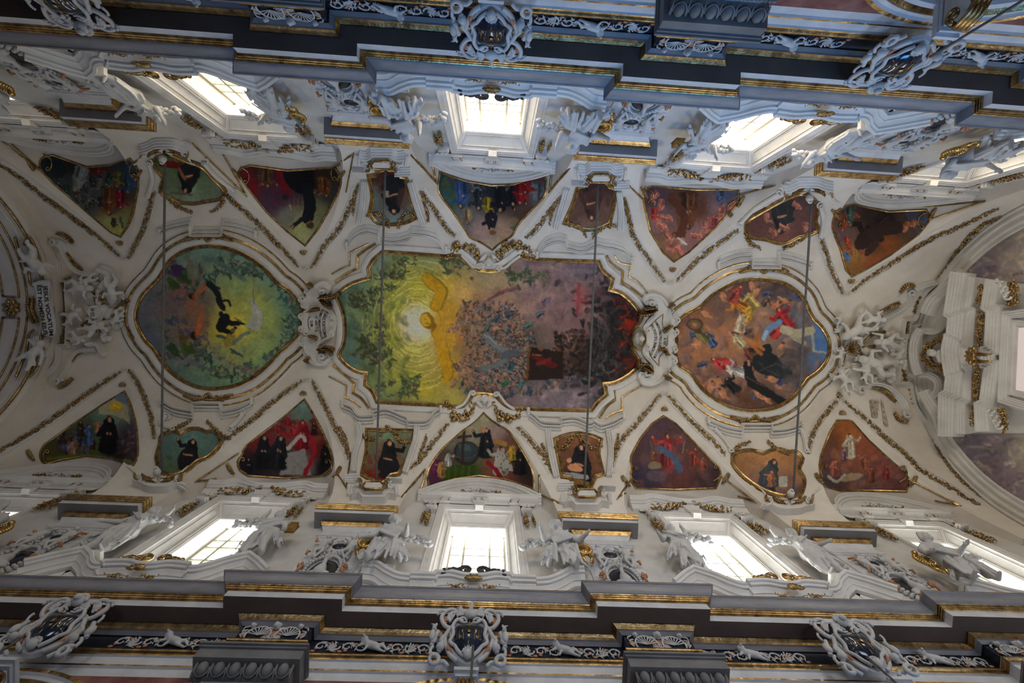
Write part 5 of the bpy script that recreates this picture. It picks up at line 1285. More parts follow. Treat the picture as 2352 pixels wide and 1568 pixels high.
for sd, j, poly, label in SM:
    s = 1 if sd == 's' else -1; C = Canvas(*bbox(poly), 1.3); rg = random.Random(int(j*10)+(7 if s > 0 else 90)); x0, y0, x1, y1 = bbox(poly, 0); cx, cy = (x0+x1)/2, (y0+y1)/2; up = -math.pi/2*s
    sky, base = {('s',-1.5):((96,124,118),(70,84,60)),('s',-.5):((110,128,96),(120,20,14)),('s',.5):((130,84,60),(60,40,20)),('s',1.5):((170,118,70),(110,84,80)),('n',-1.5):((120,132,110),(60,76,36)),('n',-.5):((110,124,116),(60,24,18)),('n',.5):((110,82,66),(64,38,34)),('n',1.5):((110,70,60),(70,54,54))}[(sd, j)]
    C.field([(cx, y0 if s > 0 else y1, *sky), (x0, cy, *(np.array(sky)*.8)), (x1, cy, *(np.array(sky)*.85)), (cx, cy, *((np.array(sky)+np.array(base))/2)), (cx, y1 if s > 0 else y0, *base), (x0, y1 if s > 0 else y0, *base), (x1, y1 if s > 0 else y0, *(np.array(base)*.8))])
    C.ell(cx+4, cy-18*s, 13, 13, 0, np.minimum(255, np.array(sky)*1.25), .6, 8)
    robe = {('n',.5):(64,40,34),('s',1.5):(56,60,64),('n',1.5):(40,40,40)}.get((sd, j), (22,22,26))
    for q in range(10): C.ell(cx+rg.uniform(-.4, .4)*(x1-x0), cy+s*rg.uniform(5, 40), 12, 6, rg.uniform(0, 3), np.array(base)*rg.uniform(.7, 1.3), .5, 3)
    C.figure(cx+2, cy+8*s, (y1-y0)*.82, up+(.0 if abs(j) < 1 else .25), robe, skin=(164,116,84), rng=rg)
    C.poly([(cx-24, cy+30*s), (cx-14, cy-4*s), (cx+12, cy-8*s), (cx+26, cy+30*s)], robe, .92, sm=True)
    C.line([(cx-10, cy+4*s), (cx+8, cy+8*s)], 4, (160,112,82)); C.line([(cx-4, cy-6*s), (cx-14, cy+26*s)], 2, np.array(robe)*1.8, .5); C.line([(cx+8, cy-6*s), (cx+14, cy+26*s)], 2, np.array(robe)*1.7, .5)
    if (sd, j) == ('n', -1.5): C.line([(400,362),(424,408)], 7, (130,76,54)); C.line([(395,440),(440,445)], 5, (92,84,70)); C.line([(405,400),(414,445)], 5, (96,90,76)); C.poly([(365,362),(420,372),(410,385),(366,380)], (96,18,18))
    if (sd, j) == ('n', -.5): C.poly([(880,435),(893,435),(893,452),(880,452)], (130,112,84)); C.ell(925, 455, 14, 26, 0, (84,52,36), .6, 5)
    if (sd, j) == ('s', .5): C.ell(1320, 1075, 18, 9, .2, (180,124,86)); C.line([(1300,1090),(1345,1096)], 12, (130,130,126)); C.line([(1296,1100),(1350,1112)], 12, (110,80,36)); C.ell(1307, 1058, 6, 6, 0, (184,128,92))
    if (sd, j) == ('s', 1.5) : C.figure(1770, 1100, 40, up, (150,96,70), skin=(184,124,84), rng=rg); C.poly([(1785,1095),(1808,1092),(1806,1118),(1788,1118)], (156,150,136))
    if (sd, j) == ('n', 1.5):
        for x, y in ((1760,500),(1800,520),(1775,530),(1850,520),(1830,470)): C.figure(x, y, 28, rg.uniform(0, 3), (170,104,84), skin=(180,120,90), rng=rg)
    C.rough(.06, 5, 1.5)
    framed('niche_fresco', label, 'fresco', poly, C, PS, mats=('gilding', 'stucco'), group='small frescoes between the triangles', step=1.3)
# ================================================================ white and gilt relief on the vault
SIDE = {('s', -1.5): 'below the leftmost large fresco', ('n', -1.5): 'above the leftmost large fresco', ('s', -.5): 'below the left part of the central fresco', ('n', -.5): 'above the left part of the central fresco',
        ('s', .5): 'below the right part of the central fresco', ('n', .5): 'above the right part of the central fresco', ('s', 1.5): 'below the rightmost large fresco', ('n', 1.5): 'above the rightmost large fresco'}
BR = {('s', -1.5): crop(*B0_, [(1105,1195),(1180,1238),(1298,1262,1),(1305,1208,1),(1497,1208,1),(1505,1262,1),(1610,1240),(1700,1195)]),
      ('n', -1.5): [(372,532),(400,522),(440,514,1),(443,536,1),(510,536,1),(513,516,1),(548,522),(588,534)],
      ('s', 1.5): crop(*B2_, [(220,1320),(330,1365),(436,1388,1),(445,1348,1),(640,1348,1),(645,1388,1),(740,1380),(840,1350)]),
      ('n', 1.5): crop(*B2_, [(290,262),(400,218),(512,205,1),(512,272,1),(690,272,1),(692,215,1),(790,235),(900,272)]),
      ('s', -.5): crop(*B1_, [(40,1212),(100,1238),(140,1292),(235,1292,1),(240,1264,1),(330,1250),(430,1290),(470,1308,1),(478,1330,1),(600,1325),(650,1272),(690,1248)]),
      ('s', .5): crop(*B1_, [(1290,1262),(1330,1292),(1380,1332),(1500,1340,1),(1505,1310,1),(1600,1303),(1700,1342),(1722,1322,1),(1770,1352),(1850,1330),(1920,1290)]),
      ('n', -.5): crop(*B1_, [(70,130),(110,75),(190,42),(280,60,1),(290,100,1),(390,107),(480,82),(500,52,1),(600,62),(680,92),(725,160)]),
      ('n', .5): crop(*B1_, [(1350,192),(1400,132),(1480,102),(1540,112,1),(1550,150,1),(1650,170),(1740,130),(1800,142,1),(1870,152),(1940,182),(1975,230)])}
CONS = {('s', -.5): [[(822,972),(826,1005),(815,1045),(812,1086)], [(958,976),(955,1010),(944,1045),(930,1088)]], ('s', .5): [[(1258,985),(1262,1020),(1268,1060),(1278,1098)], [(1396,986),(1402,1035),(1398,1096)]],
        ('n', -.5): [[(836,412),(834,460),(826,512)], [(942,414),(956,465),(974,516)]], ('n', .5): [[(1302,430),(1288,478),(1276,522)], [(1421,436),(1426,480),(1424,526)]],
        ('s', -1.5): [[(384,957),(372,975),(398,985)], [(560,950),(548,968),(530,985)]], ('n', -1.5): [[(344,372),(352,410),(342,448)], [(470,372),(500,405),(540,436)]],
        ('s', 1.5): [[(1640,985),(1662,1010),(1680,1035)], [(1836,985),(1846,1010),(1850,1035)]], ('n', 1.5): [[(1700,510),(1735,475),(1790,440)], [(1884,470),(1890,505),(1884,540)]]}
for (sd, j), path in BR.items():
    t = 1 if sd == 's' else -1; root = thing('stucco_bracket', 'white stepped stucco bracket '+SIDE[(sd, j)], 'bracket', tuple(VT(np.array([path[3][0]]), np.array([path[3][1]]), 0.)[0]), 'white stepped brackets on the vault')
    P = smooth_poly(path, step=5); mb = MB()
    for off, w, h in ((0, 7, .034), (7.5*t, 7, .024), (14*t, 6, .014)):
        sweep(mb, VT, [(x, y+off) for x, y in P], steps(w, h, 3))
    mb.build('moulding', 'stucco', root, fix=False)
    mb = MB()
    for e, d in ((P[0], -1), (P[-1], 1)):
        for k in range(4): mb.blob(VT(np.array([e[0]+d*2]), np.array([e[1]+t*(k*4-6)]), np.array([.02]))[0], (.013, .010, .013), None, 8, 5)
    for q in CONS.get((sd, j), []):
        q = smooth_poly(q, step=6)
        if abs(j) < 1: sweep(mb, VT, q, [(-7, 0), (-6.5, .02), (-4, .024), (-3.2, .016), (-1.6, .016), (-1, .022), (1, .022), (1.6, .016), (3.2, .016), (4, .024), (6.5, .02), (7, 0)])
        else:
            sg = 1 if q[0][0] < path[3][0]+30 else -1
            volute(mb, VT, q[0], 8, 1.57*t, 1.4, -sg*t, w=4.5); volute(mb, VT, q[-1], 7, -1.57*t, 1.3, -sg*t, w=4); mb.tube(list(VT(np.array([a[0] for a in q]), np.array([a[1] for a in q]), np.full(len(q), .012))), .013, 6)
    mb.build('scrolls', 'stucco', root, smooth=True, angle=40, fix=False)
# festoons of gold leaves
FEST = [(crop(*B1_, q), w, l) for q, w, l in [
  ([(745,208),(790,152),(850,130),(912,162),(948,232)], 19, 'thick gilded festoon left of the cherub head on the top edge of the central fresco'), ([(1090,222),(1120,152),(1190,130),(1262,162),(1310,222)], 19, 'thick gilded festoon right of the cherub head on the top edge of the central fresco'),
  ([(735,1215),(770,1288),(830,1300),(890,1262),(922,1198)], 19, 'thick gilded festoon left of the cherub head on the bottom edge of the central fresco'), ([(1060,1208),(1100,1285),(1160,1308),(1212,1280),(1246,1228)], 19, 'thick gilded festoon right of the cherub head on the bottom edge of the central fresco'),
  ([(175,1432),(230,1450),(300,1402),(338,1362)], 11, 'gilded swag over the left top of the red flame niche fresco'), ([(340,1362),(390,1420),(440,1470),(497,1458)], 11, 'gilded swag over the right top of the red flame niche fresco'),
  ([(1465,1500),(1520,1508),(1572,1452),(1605,1412)], 11, 'gilded swag over the left top of the niche fresco with the baby'), ([(1615,1412),(1668,1480),(1730,1510),(1782,1488)], 11, 'gilded swag over the right top of the niche fresco with the baby')]]
FEST += [([(845,494),(872,490),(888,504),(894,520)], 11, 'gilded swag on the left half of the book niche fresco frame'), ([(915,520),(922,502),(936,488),(958,496)], 11, 'gilded swag on the right half of the book niche fresco frame'),
  ([(1296,512),(1320,516),(1338,526),(1348,542)], 11, 'gilded swag on the left half of the folded hands niche fresco frame'), ([(1362,542),(1374,528),(1392,518),(1414,516)], 11, 'gilded swag on the right half of the folded hands niche fresco frame'),
  ([(377,1000),(405,985),(438,967)], 9, 'gilded garland left above the grey hills niche fresco'), ([(476,968),(493,985),(512,1002),(530,1008)], 9, 'gilded garland right above the grey hills niche fresco'),
  ([(1680,1046),(1696,1026),(1722,1014)], 9, 'gilded garland left above the grey haired man niche fresco'), ([(1763,1014),(1785,1033),(1814,1044)], 9, 'gilded garland right above the grey haired man niche fresco'),
  ([(384,450),(408,472),(440,487)], 9, 'gilded garland below the left side of the wooden cross niche fresco'), ([(486,486),(508,470),(520,446),(546,474)], 9, 'gilded garland below the right side of the wooden cross niche fresco'),
  ([(1712,535),(1722,556),(1746,570)], 9, 'gilded garland below the left side of the pink cloud niche fresco'), ([(1797,570),(1824,558),(1866,528)], 9, 'gilded garland below the right side of the pink cloud niche fresco'),
  (crop(*B1_, [(15,1370),(50,1440),(80,1560)]), 8, 'short gilded drop left of the red flame niche console'), ([(980,1003),(970,1030),(962,1052)], 8, 'short gilded drop right of the red flame niche console'), ([(1420,1000),(1414,1030),(1402,1078)], 8, 'short gilded drop right of the baby niche console'), ([(1244,1020),(1256,1050),(1268,1088)], 8, 'short gilded drop left of the baby niche console'),
  ([(822,424),(814,460),(812,492)], 8, 'short gilded drop left of the book niche console'), ([(968,442),(980,480),(984,508)], 8, 'short gilded drop right of the book niche console'), ([(1288,452),(1268,482),(1262,515)], 8, 'short gilded drop left of the folded hands niche console'), ([(1436,456),(1440,486),(1452,520)], 8, 'short gilded drop right of the folded hands niche console'),
  ([(2298,497),(2246,522),(2200,573),(2165,625),(2146,655)], 9, 'dark gilded garland on the upper curve of the end arch at the right'), ([(2129,972),(2155,1033),(2200,1094),(2252,1140)], 9, 'dark gilded garland on the lower curve of the end arch at the right')]
for k, (q, w, l) in enumerate(FEST):
    mb = MB(); garland(mb, VT, q, w, seed=200+k, h=.018 if w > 15 else .014, step=w*.5); tag(mb.build('gilded_swag', 'gilding', smooth=True, fix=False), l, 'garland', 'gilded swags and drops on the vault')
# cherub heads and scrolls in the notches of the central frame
for (c, ang, nm, tails) in (((1123, 597), math.pi/2, 'top', [((1100,608),[(1060,584),(1075,600),(1088,612)],0,1),((1146,612),[(1195,586),(1175,600),(1158,614)],math.pi,-1)]),
                     ((1113, 921), -math.pi/2, 'bottom', [((1086,905),[(1046,938),(1064,930),(1076,912)],math.pi,1),((1140,908),[(1182,942),(1162,928),(1150,912)],0,-1)])):
    cherub_head('cherub_head', 'white cherub head between two festoons on the %s edge of the central fresco' % nm, VT, c, 13, ang, group='cherub heads of the central frame', h=.024)
    mb = MB()
    for (vc, tl, a0, sg) in tails: volute(mb, VT, vc, 6.5, a0, 1.3, sg, w=7, h=.02, tail=tl)
    tag(mb.build('scroll_pair', 'stucco', smooth=True, fix=False), 'white scrolls beside the cherub head, %s edge of the central fresco' % nm, 'ornament')
# gilt crests on the round frames
for c, t, l in (((480,545),1,'top of the leftmost'), ((480,913),-1,'bottom of the leftmost'), ((1753,618),1,'top of the rightmost'), ((1733,963),-1,'bottom of the rightmost')):
    mb = MB(); shell(mb, VT, c, 11, math.pi/2*t, h=.024)
    for sg in (-1, 1):
        leaf(mb, VT, [(c[0]+sg*8, c[1]-2*t), (c[0]+sg*28, c[1]-3*t), (c[0]+sg*56, c[1]+5*t)], 15, h=.02, seed=4); leaf(mb, VT, [(c[0]+sg*20, c[1]+2*t), (c[0]+sg*36, c[1]-9*t)], 9, h=.02)
    tag(mb.build('gilded_crest', 'gilding', smooth=True, fix=False), 'gilded shell and leaf crest at the %s large fresco frame' % l, 'ornament', 'gilded crests of the round frames')
# inscribed scroll cartouches between the large frescoes
def cartouche(name, label, x0, y0, sc, outline, vols, leaves, texts, lines, extra=None):
    root = thing(name, label, 'cartouche', tuple(VT(np.array([x0+60.]), np.array([y0+120.]), 0.)[0]), 'inscribed cartouches between the large frescoes')
    P = smooth_poly(crop(x0, y0, outline, sc), True, step=4); mb = MB(); plate(mb, VT, P, .034, bev=2.2); shd = mb.build('shield', 'stucco', root, fix=False, smooth=True, angle=40)
    mb = MB()
    for c, r, a0, sg, tl in vols: volute(mb, VT, crop(x0, y0, [c], sc)[0], r/sc, a0, 1.5, sg, w=r/sc*.75, h=.05, tail=crop(x0, y0, tl, sc) if tl else None)
    mb.build('scroll_rim', 'stucco', root, smooth=True, fix=False)
    mb = MB()
    for q, w in leaves: leaf(mb, VT, crop(x0, y0, q, sc), w/sc, h=.075)
    for q in lines: sweep(mb, VT, smooth_poly(crop(x0, y0, q, sc), step=3), [(-.8, .03), (-.7, .038), (.7, .038), (.8, .03)])
    mb.build('gilt_leaves', 'gilding', root, smooth=True, fix=False)
    mb = MB()
    for t, q, sz in texts: lettering(mb, VT, t, crop(x0, y0, q, sc), sz/sc*1.25, .0362)
    mb.build('inscription', 'ink', shd, fix=False)
    return root
HP = math.pi/2
cartouche('inscribed_cartouche', 'white cartouche lettered TURRIS FORTISSIMA left of the central fresco', 680, 620, 6.533,
  [(170,300),(290,250),(400,170),(500,180),(560,260),(500,370),(430,330),(380,380),(430,500),(540,600),(600,680),(625,780),(600,900),(540,1010),(430,1080),(350,1190),(400,1270),(480,1230),(540,1310),(480,1430),(350,1440),(260,1380),(220,1310),(140,1260),(130,1180),(70,1110),(75,1050),(140,1000),(190,960),(70,930),(60,870),(105,830),(105,780),(60,720),(75,650),(190,620),(165,590),(85,550),(95,450),(160,400)],
  [((430,300),70,0,-1,[(200,330),(300,240),(400,180),(490,200)]), ((420,1330),75,0,1,[(170,1250),(240,1380),(350,1430),(470,1410)]), ((540,690),42,0,-1,[(370,500),(470,590),(560,640)]), ((540,930),42,0,1,[(380,1120),(470,1040),(570,990)]),
   ((110,440),48,0,-1,None), ((120,1100),50,0,1,None), ((110,690),46,HP,1,[(230,620),(150,620)]), ((110,890),46,-HP,-1,[(230,980),(150,970)]), ((180,320),34,0,-1,None), ((170,1265),34,0,1,None)],
  [([(390,400),(520,400),(670,360)], 110), ([(410,440),(480,520),(560,545)], 80), ([(370,1220),(470,1180),(610,1200)], 100), ([(440,1210),(520,1240),(570,1290)], 70), ([(230,620),(300,590),(370,580)], 90), ([(220,1000),(290,1010),(340,1040)], 90), ([(290,240),(240,210),(210,180)], 50), ([(240,1330),(200,1370),(170,1410)], 50)],
  [('TURRIS FORTISSIMA', [(462,600),(424,720),(418,860),(442,1012)], 56), ('NOMEN DMIINIPSOSPERAVI', [(408,580),(366,720),(360,880),(398,1030)], 44), ('ET ABIUTUS', [(312,690),(316,930)], 44), ('SUM', [(240,762),(246,852)], 48)],
  [[(240,700),(212,740),(216,850),(240,900)], [(420,590),(510,640)], [(400,1050),(490,1000)]])
cherub_head('cherub_head', 'small white cherub head on the cartouche lettered TURRIS FORTISSIMA', VT, (766, 744), 7, 0, group='cherub heads of the cartouches', h=.045)
cartouche('inscribed_cartouche', 'white scrolled cartouche lettered IN NOMINE TUO right of the central fresco', 1440, 650, 6.27,
  [(205,220),(260,150),(400,150),(500,230),(550,330),(620,380),(640,470),(725,560),(700,610),(640,640),(700,700),(700,760),(645,820),(700,880),(690,960),(620,1010),(700,1060),(705,1130),(640,1190),(570,1260),(500,1330),(450,1430),(330,1470),(200,1440),(130,1360),(160,1280),(260,1290),(330,1340),(380,1260),(340,1150),(240,1050),(210,950),(225,870),(230,780),(215,700),(230,600),(320,500),(410,400),(410,300),(340,300),(260,320)],
  [((330,260),72,HP*2,1,[(600,390),(530,250),(420,160),(300,160),(240,220)]), ((270,1330),75,HP*2,-1,[(560,1260),(480,1400),(340,1470),(200,1440)]), ((270,680),46,HP*2,-1,[(400,300),(400,420),(300,520),(225,640)]), ((270,920),46,HP*2,1,[(370,1330),(370,1200),(250,1070),(215,980)]),
   ((695,520),48,HP*2,-1,None), ((650,1130),52,HP*2,1,None), ((680,700),44,-HP,1,None), ((660,960),44,HP,-1,None), ((620,380),34,HP*2,-1,None), ((565,1270),34,HP*2,1,None)],
  [([(390,360),(300,410),(150,440)], 110), ([(380,330),(300,340),(210,360)], 70), ([(330,1290),(260,1210),(120,1190)], 110), ([(300,1320),(250,1270),(200,1240)], 70), ([(600,600),(540,660),(500,690)], 95), ([(560,1040),(500,960),(440,960)], 95), ([(560,330),(610,300),(650,270)], 50), ([(500,1340),(550,1370),(600,1410)], 50)],
  [('IN NOMINE TUO EXULTABI', [(336,1046),(396,900),(410,740),(350,575)], 48), ('MUS TOTA DIE ET EXALTEMUS NOMEN', [(384,1092),(455,940),(480,760),(448,620),(404,535)], 42), ('EIUS', [(545,882),(547,782)], 48)],
  [[(300,980),(322,1062),(435,1200,1),(442,1080),(490,1015)], [(300,620),(390,525),(496,435,1),(486,580),(520,650)], [(545,755),(562,760),(556,890),(530,905)]])
mb = MB(); sweep(mb, VT, [(1464+15*math.cos(a), 777+24*math.sin(a)) for a in np.linspace(0, 2*math.pi, 30)[:-1]], bead(5, .02), True, hbase=.03)
tag(mb.build('gilt_oval_ring', 'gilding', smooth=True, fix=False), 'gilded oval ring around the cherub head left of the IN NOMINE cartouche', 'ornament')
cherub_head('cherub_head', 'white cherub head in the gilded oval of the cartouche lettered IN NOMINE TUO', VT, (1467, 777), 9, 0, group='cherub heads of the cartouches', h=.045)
# ---- plaques over the pilaster blocks
PL = {('s', -.5): (858,1125,856,1152,1), ('s', .5): (1347,1143,1376,1176,1), ('n', -.5): (877,368,877,338,-1), ('n', .5): (1380,399,1400,383,-1)}
for (sd, j), (cx, cy, bx, by, t) in PL.items():
    root = thing('gilt_plaque', 'small white plaque in a gilded hexagonal frame '+SIDE[(sd, j)], 'plaque', tuple(VT(np.array([cx*1.]), np.array([cy*1.]), 0.)[0]), 'gilt framed plaques over the upper pilasters')
    mb = MB(); plate(mb, VT, [(cx-20, cy+9), (cx-23, cy), (cx-16, cy-9), (cx+16, cy-9), (cx+23, cy), (cx+20, cy+9)], .03); mb.build('plate', 'stucco', root, fix=False)
    mb = MB(); sweep(mb, VT, [(cx-20, cy+9), (cx-24, cy), (cx-16, cy-10), (cx+16, cy-10), (cx+24, cy), (cx+20, cy+9)], bead(4, .014), True, hbase=.026)
    for sg in (-1, 1): volute(mb, VT, (cx+sg*32, cy-14*t), 6, HP*t, 1.2, sg*t, w=4, h=.03, tail=[(cx+sg*22, cy), (cx+sg*30, cy-4*t)])
    mb.build('frame', 'gilding', root, smooth=True, fix=False)
    mb = MB()
    for sg in (-1, 1):
        for q in range(3): volute(mb, VT, (cx+sg*(36+2*q), cy+(-18+14*q)*t), 6, 0, 1.3, sg, w=3.6, h=.024)
        sweep(mb, VT, [(cx+sg*30, cy-22*t), (cx+sg*66, cy-20*t)], steps(12, .035, 4)); sweep(mb, VT, [(cx+sg*52, cy-8*t), (cx+sg*56, cy+16*t)], steps(10, .02, 2))
    sweep(mb, VT, smooth_poly([(cx-52, cy+20*t, 1), (cx-34, cy+17*t), (cx-24, cy+27*t, 1), (cx+24, cy+27*t, 1), (cx+34, cy+17*t), (cx+52, cy+20*t, 1)], step=5), steps(10, .04, 4))
    mb.build('surround', 'stucco', root, smooth=True, angle=40, fix=False)
for (sd, j), (cx, cy, t) in {('s', -1.5): (364,1098,1), ('s', 1.5): (1812,1148,1), ('n', -1.5): (378,350,-1), ('n', 1.5): (1857,440,-1)}.items():
    cherub_head('cherub_head', 'white winged cherub head at the foot of the niche fresco '+SIDE[(sd, j)], VT, (cx, cy), 11, -HP*t, group='cherub heads under the shell shaped frescoes', h=.03)
    mb = MB()
    for sg in (-1, 1): leaf(mb, VT, [(cx+sg*8, cy+8*t), (cx+sg*26, cy+4*t), (cx+sg*38, cy-6*t)], 12, h=.02); leaf(mb, VT, [(cx+sg*54, cy-6*t), (cx+sg*48, cy+14*t)], 11, h=.02)
    tag(mb.build('gilt_leaf_collar', 'gilding', smooth=True, fix=False), 'gilded leaves around the cherub head '+SIDE[(sd, j)], 'ornament', 'gilded leaves around cherub heads')
    mb = MB(); sweep(mb, VT, smooth_poly([(cx-56, cy+14*t, 1), (cx-36, cy+20*t), (cx-20, cy+28*t), (cx+20, cy+28*t), (cx+36, cy+22*t), (cx+56, cy+18*t, 1)], step=5), steps(13, .04, 4))
    for sg in (-1, 1): volute(mb, VT, (cx+sg*46, cy+2*t), 8, HP*t, 1.3, sg*t, w=4, tail=[(cx+sg*70, cy-26*t), (cx+sg*56, cy-14*t)])
    tag(mb.build('trim_corbel_moulding', 'stucco', smooth=True, angle=40, fix=False), kind='structure')
# gilt wedge fillets at the feet of the cells
mb = MB()
for q in ([(922,1143),(975,1079),(973,1103),(965,1125)], [(1239,1091),(1240,1134),(1284,1156)], [(548,1040),(449,1106),(496,1099)], [(2086,1100),(2205,1162),(2148,1149)], [(1655,1092),(1736,1153),(1696,1139)], [(1449,1100),(1418,1146),(1436,1132)],
          [(944,354),(1002,420),(992,378)], [(1309,384),(1262,440),(1268,398)], [(440,328),(566,450),(510,350)], [(1690,450),(1780,426),(1736,434)], [(2120,476),(2262,462),(2196,467)], [(2134,505),(2262,462)], [(0,320),(120,414),(26,330)], [(1430,410),(1478,459)], [(795,440),(812,352),(785,370)], [(806,1040),(795,1120),(775,1088)]):
    sweep(mb, VT, smooth_poly([(a, b, 1) for a, b in q], step=8), bead(4, .010))
tag(mb.build('trim_gilt_wedge', 'gilding', fix=False), kind='structure')
# ---- transverse arch and relief at the left end
CY = Cyl(.865)
mb = MB(); A = np.linspace(-HP, HP, 80)
sec = [(-2.93, .965), (-2.93, .885), (-2.945, .885), (-2.945, .875), (-2.96, .865), (-3.0, .865), (-3.005, .872), (-3.03, .872), (-3.035, .865), (-3.5, .865)]
for p, q in zip(A[:-1], A[1:]):
    for (x0, r0), (x1, r1) in zip(sec[:-1], sec[1:]):
        f = lambda x, r, a: (x, r*math.sin(a), ZS+r*math.cos(a)); mb.add([f(x0, r0, p), f(x0, r0, q), f(x1, r1, q), f(x1, r1, p)], [(0, 1, 2, 3)])
for s in (-1, 1): mb.add([(-2.93, s*.96, ZS), (-2.93, s*.865, ZS), (-3.5, s*.865, ZS), (-3.5, s*.96, ZS)], [(0, 1, 2, 3)]); mb.box(-3.5, -2.93, s*.865, s*1.0, 1.6, ZS)
tag(mb.build('trim_transverse_arch', 'vault_plaster', fix=False), kind='structure')
mb = MB()
xs = [float(CY(np.array([q]), np.array([706.]), 0.)[0][0]) for q in (104., 64., 46., 8.)]
for k, X in enumerate(xs):
    rr = .865-.004
    for a0, a1 in (((-HP, HP),) if k < 2 else ((-HP, -.075), (.085, HP))):
        mb.tube([(X, rr*math.sin(a), ZS+rr*math.cos(a)) for a in np.linspace(a0, a1, 40)], .006 if k else .009, 6)
for a in (-.075, .085): mb.tube([(X, .861*math.sin(a), ZS+.861*math.cos(a)) for X in xs[2:]], .006, 6)
tag(mb.build('trim_gilt_arch_lines', 'gilding', smooth=True, fix=False), kind='structure')
mb = MB(); rosette(mb, CY, (25, 706), 20, 8, .03); rosette(mb, CY, (25, 706), 11, 6, .045, a0=.3)
tag(mb.build('gilded_rosette', 'gilding', smooth=True, fix=False), 'gilded eight petalled rosette on the plain arch at the far left edge', 'rosette')
def dent(surf, paths, nm, label, h, w=9):
    mb = MB()
    for q in paths:
        for p in resample(smooth_poly(q, step=3), w*1.25): rosette(mb, surf, p, w*.62, 5, .018, centre=True); 
    tag(mb.build(nm, 'gilding', smooth=True, fix=False), label, 'ornament')
LZ = lambda q: crop(0, 380, q, 2.306)
line_obj('trim_left_relief_moulding', VT, [smooth_poly(LZ(q), step=5) for q in ([(180,362),(230,372),(265,440),(315,520),(322,600),(372,600,1),(372,680),(378,800),(372,960,1),(325,960,1),(315,1050),(265,1110),(210,1152)],)], steps(9, .035, 3), 'stucco', kind='structure')
dent(VT, [LZ([(195,372),(240,440),(290,520),(300,610)]), LZ([(350,610),(346,720),(352,830),(346,925)]), LZ([(312,925),(290,1030),(240,1080),(198,1130)])], 'gilded_leaf_band', 'gilded band of leaf tufts along the white relief at the left end', .02)
root = thing('inscribed_banner', 'white hanging banner lettered JESUS VOCATUM EST NOMEN EIUS at the left end', 'banner', tuple(CY(np.array([100.]), np.array([700.]), .02)[0]))
mb = MB(); plate(mb, CY, smooth_poly(LZ([(170,622),(262,608),(262,690),(286,770),(300,850),(284,908),(222,892),(226,830),(196,740),(186,660)]), True, step=4), .030, h0=-.01); clo = mb.build('cloth', 'stucco', root, fix=False)
mb = MB(); lettering(mb, CY, 'JESUS VOCATUM', LZ([(228,636),(238,730),(250,810),(262,902)]), 13.5, .0325, bold=.02); lettering(mb, CY, 'EST NOMEN EIUS', LZ([(196,634),(202,730),(216,810),(232,898)]), 13.5, .0325, bold=.02)
mb.build('inscription', 'ink', clo, fix=False)
mb = MB()
for q, w in (([(175,640),(160,620),(150,560),(120,500),(90,420),(80,380)],6), ([(130,420),(150,380),(180,420),(215,520)],6), ([(180,870),(150,900),(140,980),(110,1060),(85,1120)],6), ([(215,900),(225,1000),(190,1080),(150,1120)],6)):
    mb.tube(list(CY(np.array([p[0] for p in smooth_poly(LZ(q), step=4)]), np.array([p[1] for p in smooth_poly(LZ(q), step=4)]), .02)), .009, 6)
for q in ([(150,700),(150,760),(180,840)], [(175,700),(165,760),(195,830)]): leaf(mb, CY, LZ(q), 18, h=.03)
rosette(mb, VT, LZ([(300,745)])[0], 16, 8, .05); leaf(mb, VT, LZ([(290,690),(310,740),(290,800)]), 18, h=.03)
tag(mb.build('gilded_drapery', 'gilding', smooth=True, fix=False), 'gilded curling drapery around the JESUS VOCATUM banner', 'ornament')
putto('winged_putto', 'white putto diving above the JESUS VOCATUM banner at the left end', CY, LZ([(170,500)])[0], 84, .95, 3, .03, cat='cherub', group='putti holding the banner', wings=False)
putto('winged_putto', 'white winged putto reclining below the JESUS VOCATUM banner at the left end', CY, LZ([(170,1000)])[0], 78, -.75, 8, .03, cat='cherub', group='putti holding the banner')
def cluster(nm, label, surf, items, clouds, mat='stucco', seed=1, upx=UPX, h=.02, r=(.55, 1)):
    rg = random.Random(seed); mb = MB()
    for x, y, rr in clouds:
        for k in range(7):
            a = rg.uniform(0, 6.28); d = rg.uniform(0, .7)*rr; q = surf(np.array([x+math.cos(a)*d]), np.array([y+math.sin(a)*d]), np.array([h*.4]))[0]; k2 = rr*rg.uniform(.25, .5)*upx
            mb.blob(q, (k2, k2, k2*.8), None, 10, 7)
    return tag(mb.build(nm, mat, smooth=True, fix=False), label, 'ornament')
cluster('stucco_clouds', 'lumpy white stucco clouds behind the putti and monogram at the left end', VT, None, [LZ([(x, y)])[0]+(r_,) for x, y, r_ in ((560,770,26),(520,700,20),(600,700,18),(600,840,22),(500,820,18),(640,780,18),(560,900,20),(470,760,16),(540,640,18))])
mb = MB()
for q in ([(300,400),(340,420),(360,470),(420,550),(530,580)], [(320,1150),(350,1090),(410,990),(520,970)]):
    p = smooth_poly(LZ(q), step=4); sweep(mb, VT, p, steps(14, .035, 3)); volute(mb, VT, p[0], 11, 0, 1.7, 1 if q[0][1] < 700 else -1, w=5, h=.035)
for q in ([(540,540),(600,570),(610,640)], [(560,1010),(530,960),(480,960)]): sweep(mb, VT, smooth_poly(LZ(q), step=4), steps(14, .05, 2))
tag(mb.build('scroll_pair', 'stucco', smooth=True, angle=40, fix=False), 'pair of large white scroll arms beside the monogram relief at the left end', 'ornament')
mb = MB()
for q in ([(310,355),(350,370),(390,405)], [(365,460),(400,520),(450,555)], [(460,985),(410,1000),(370,1060)], [(390,1130),(350,1160),(310,1180)], [(620,755),(660,730),(690,715)], [(690,870),(700,900),(720,915)], [(380,590),(350,610),(350,640)], [(380,930),(350,930),(345,900)]): leaf(mb, VT, LZ(q), 13, h=.024)
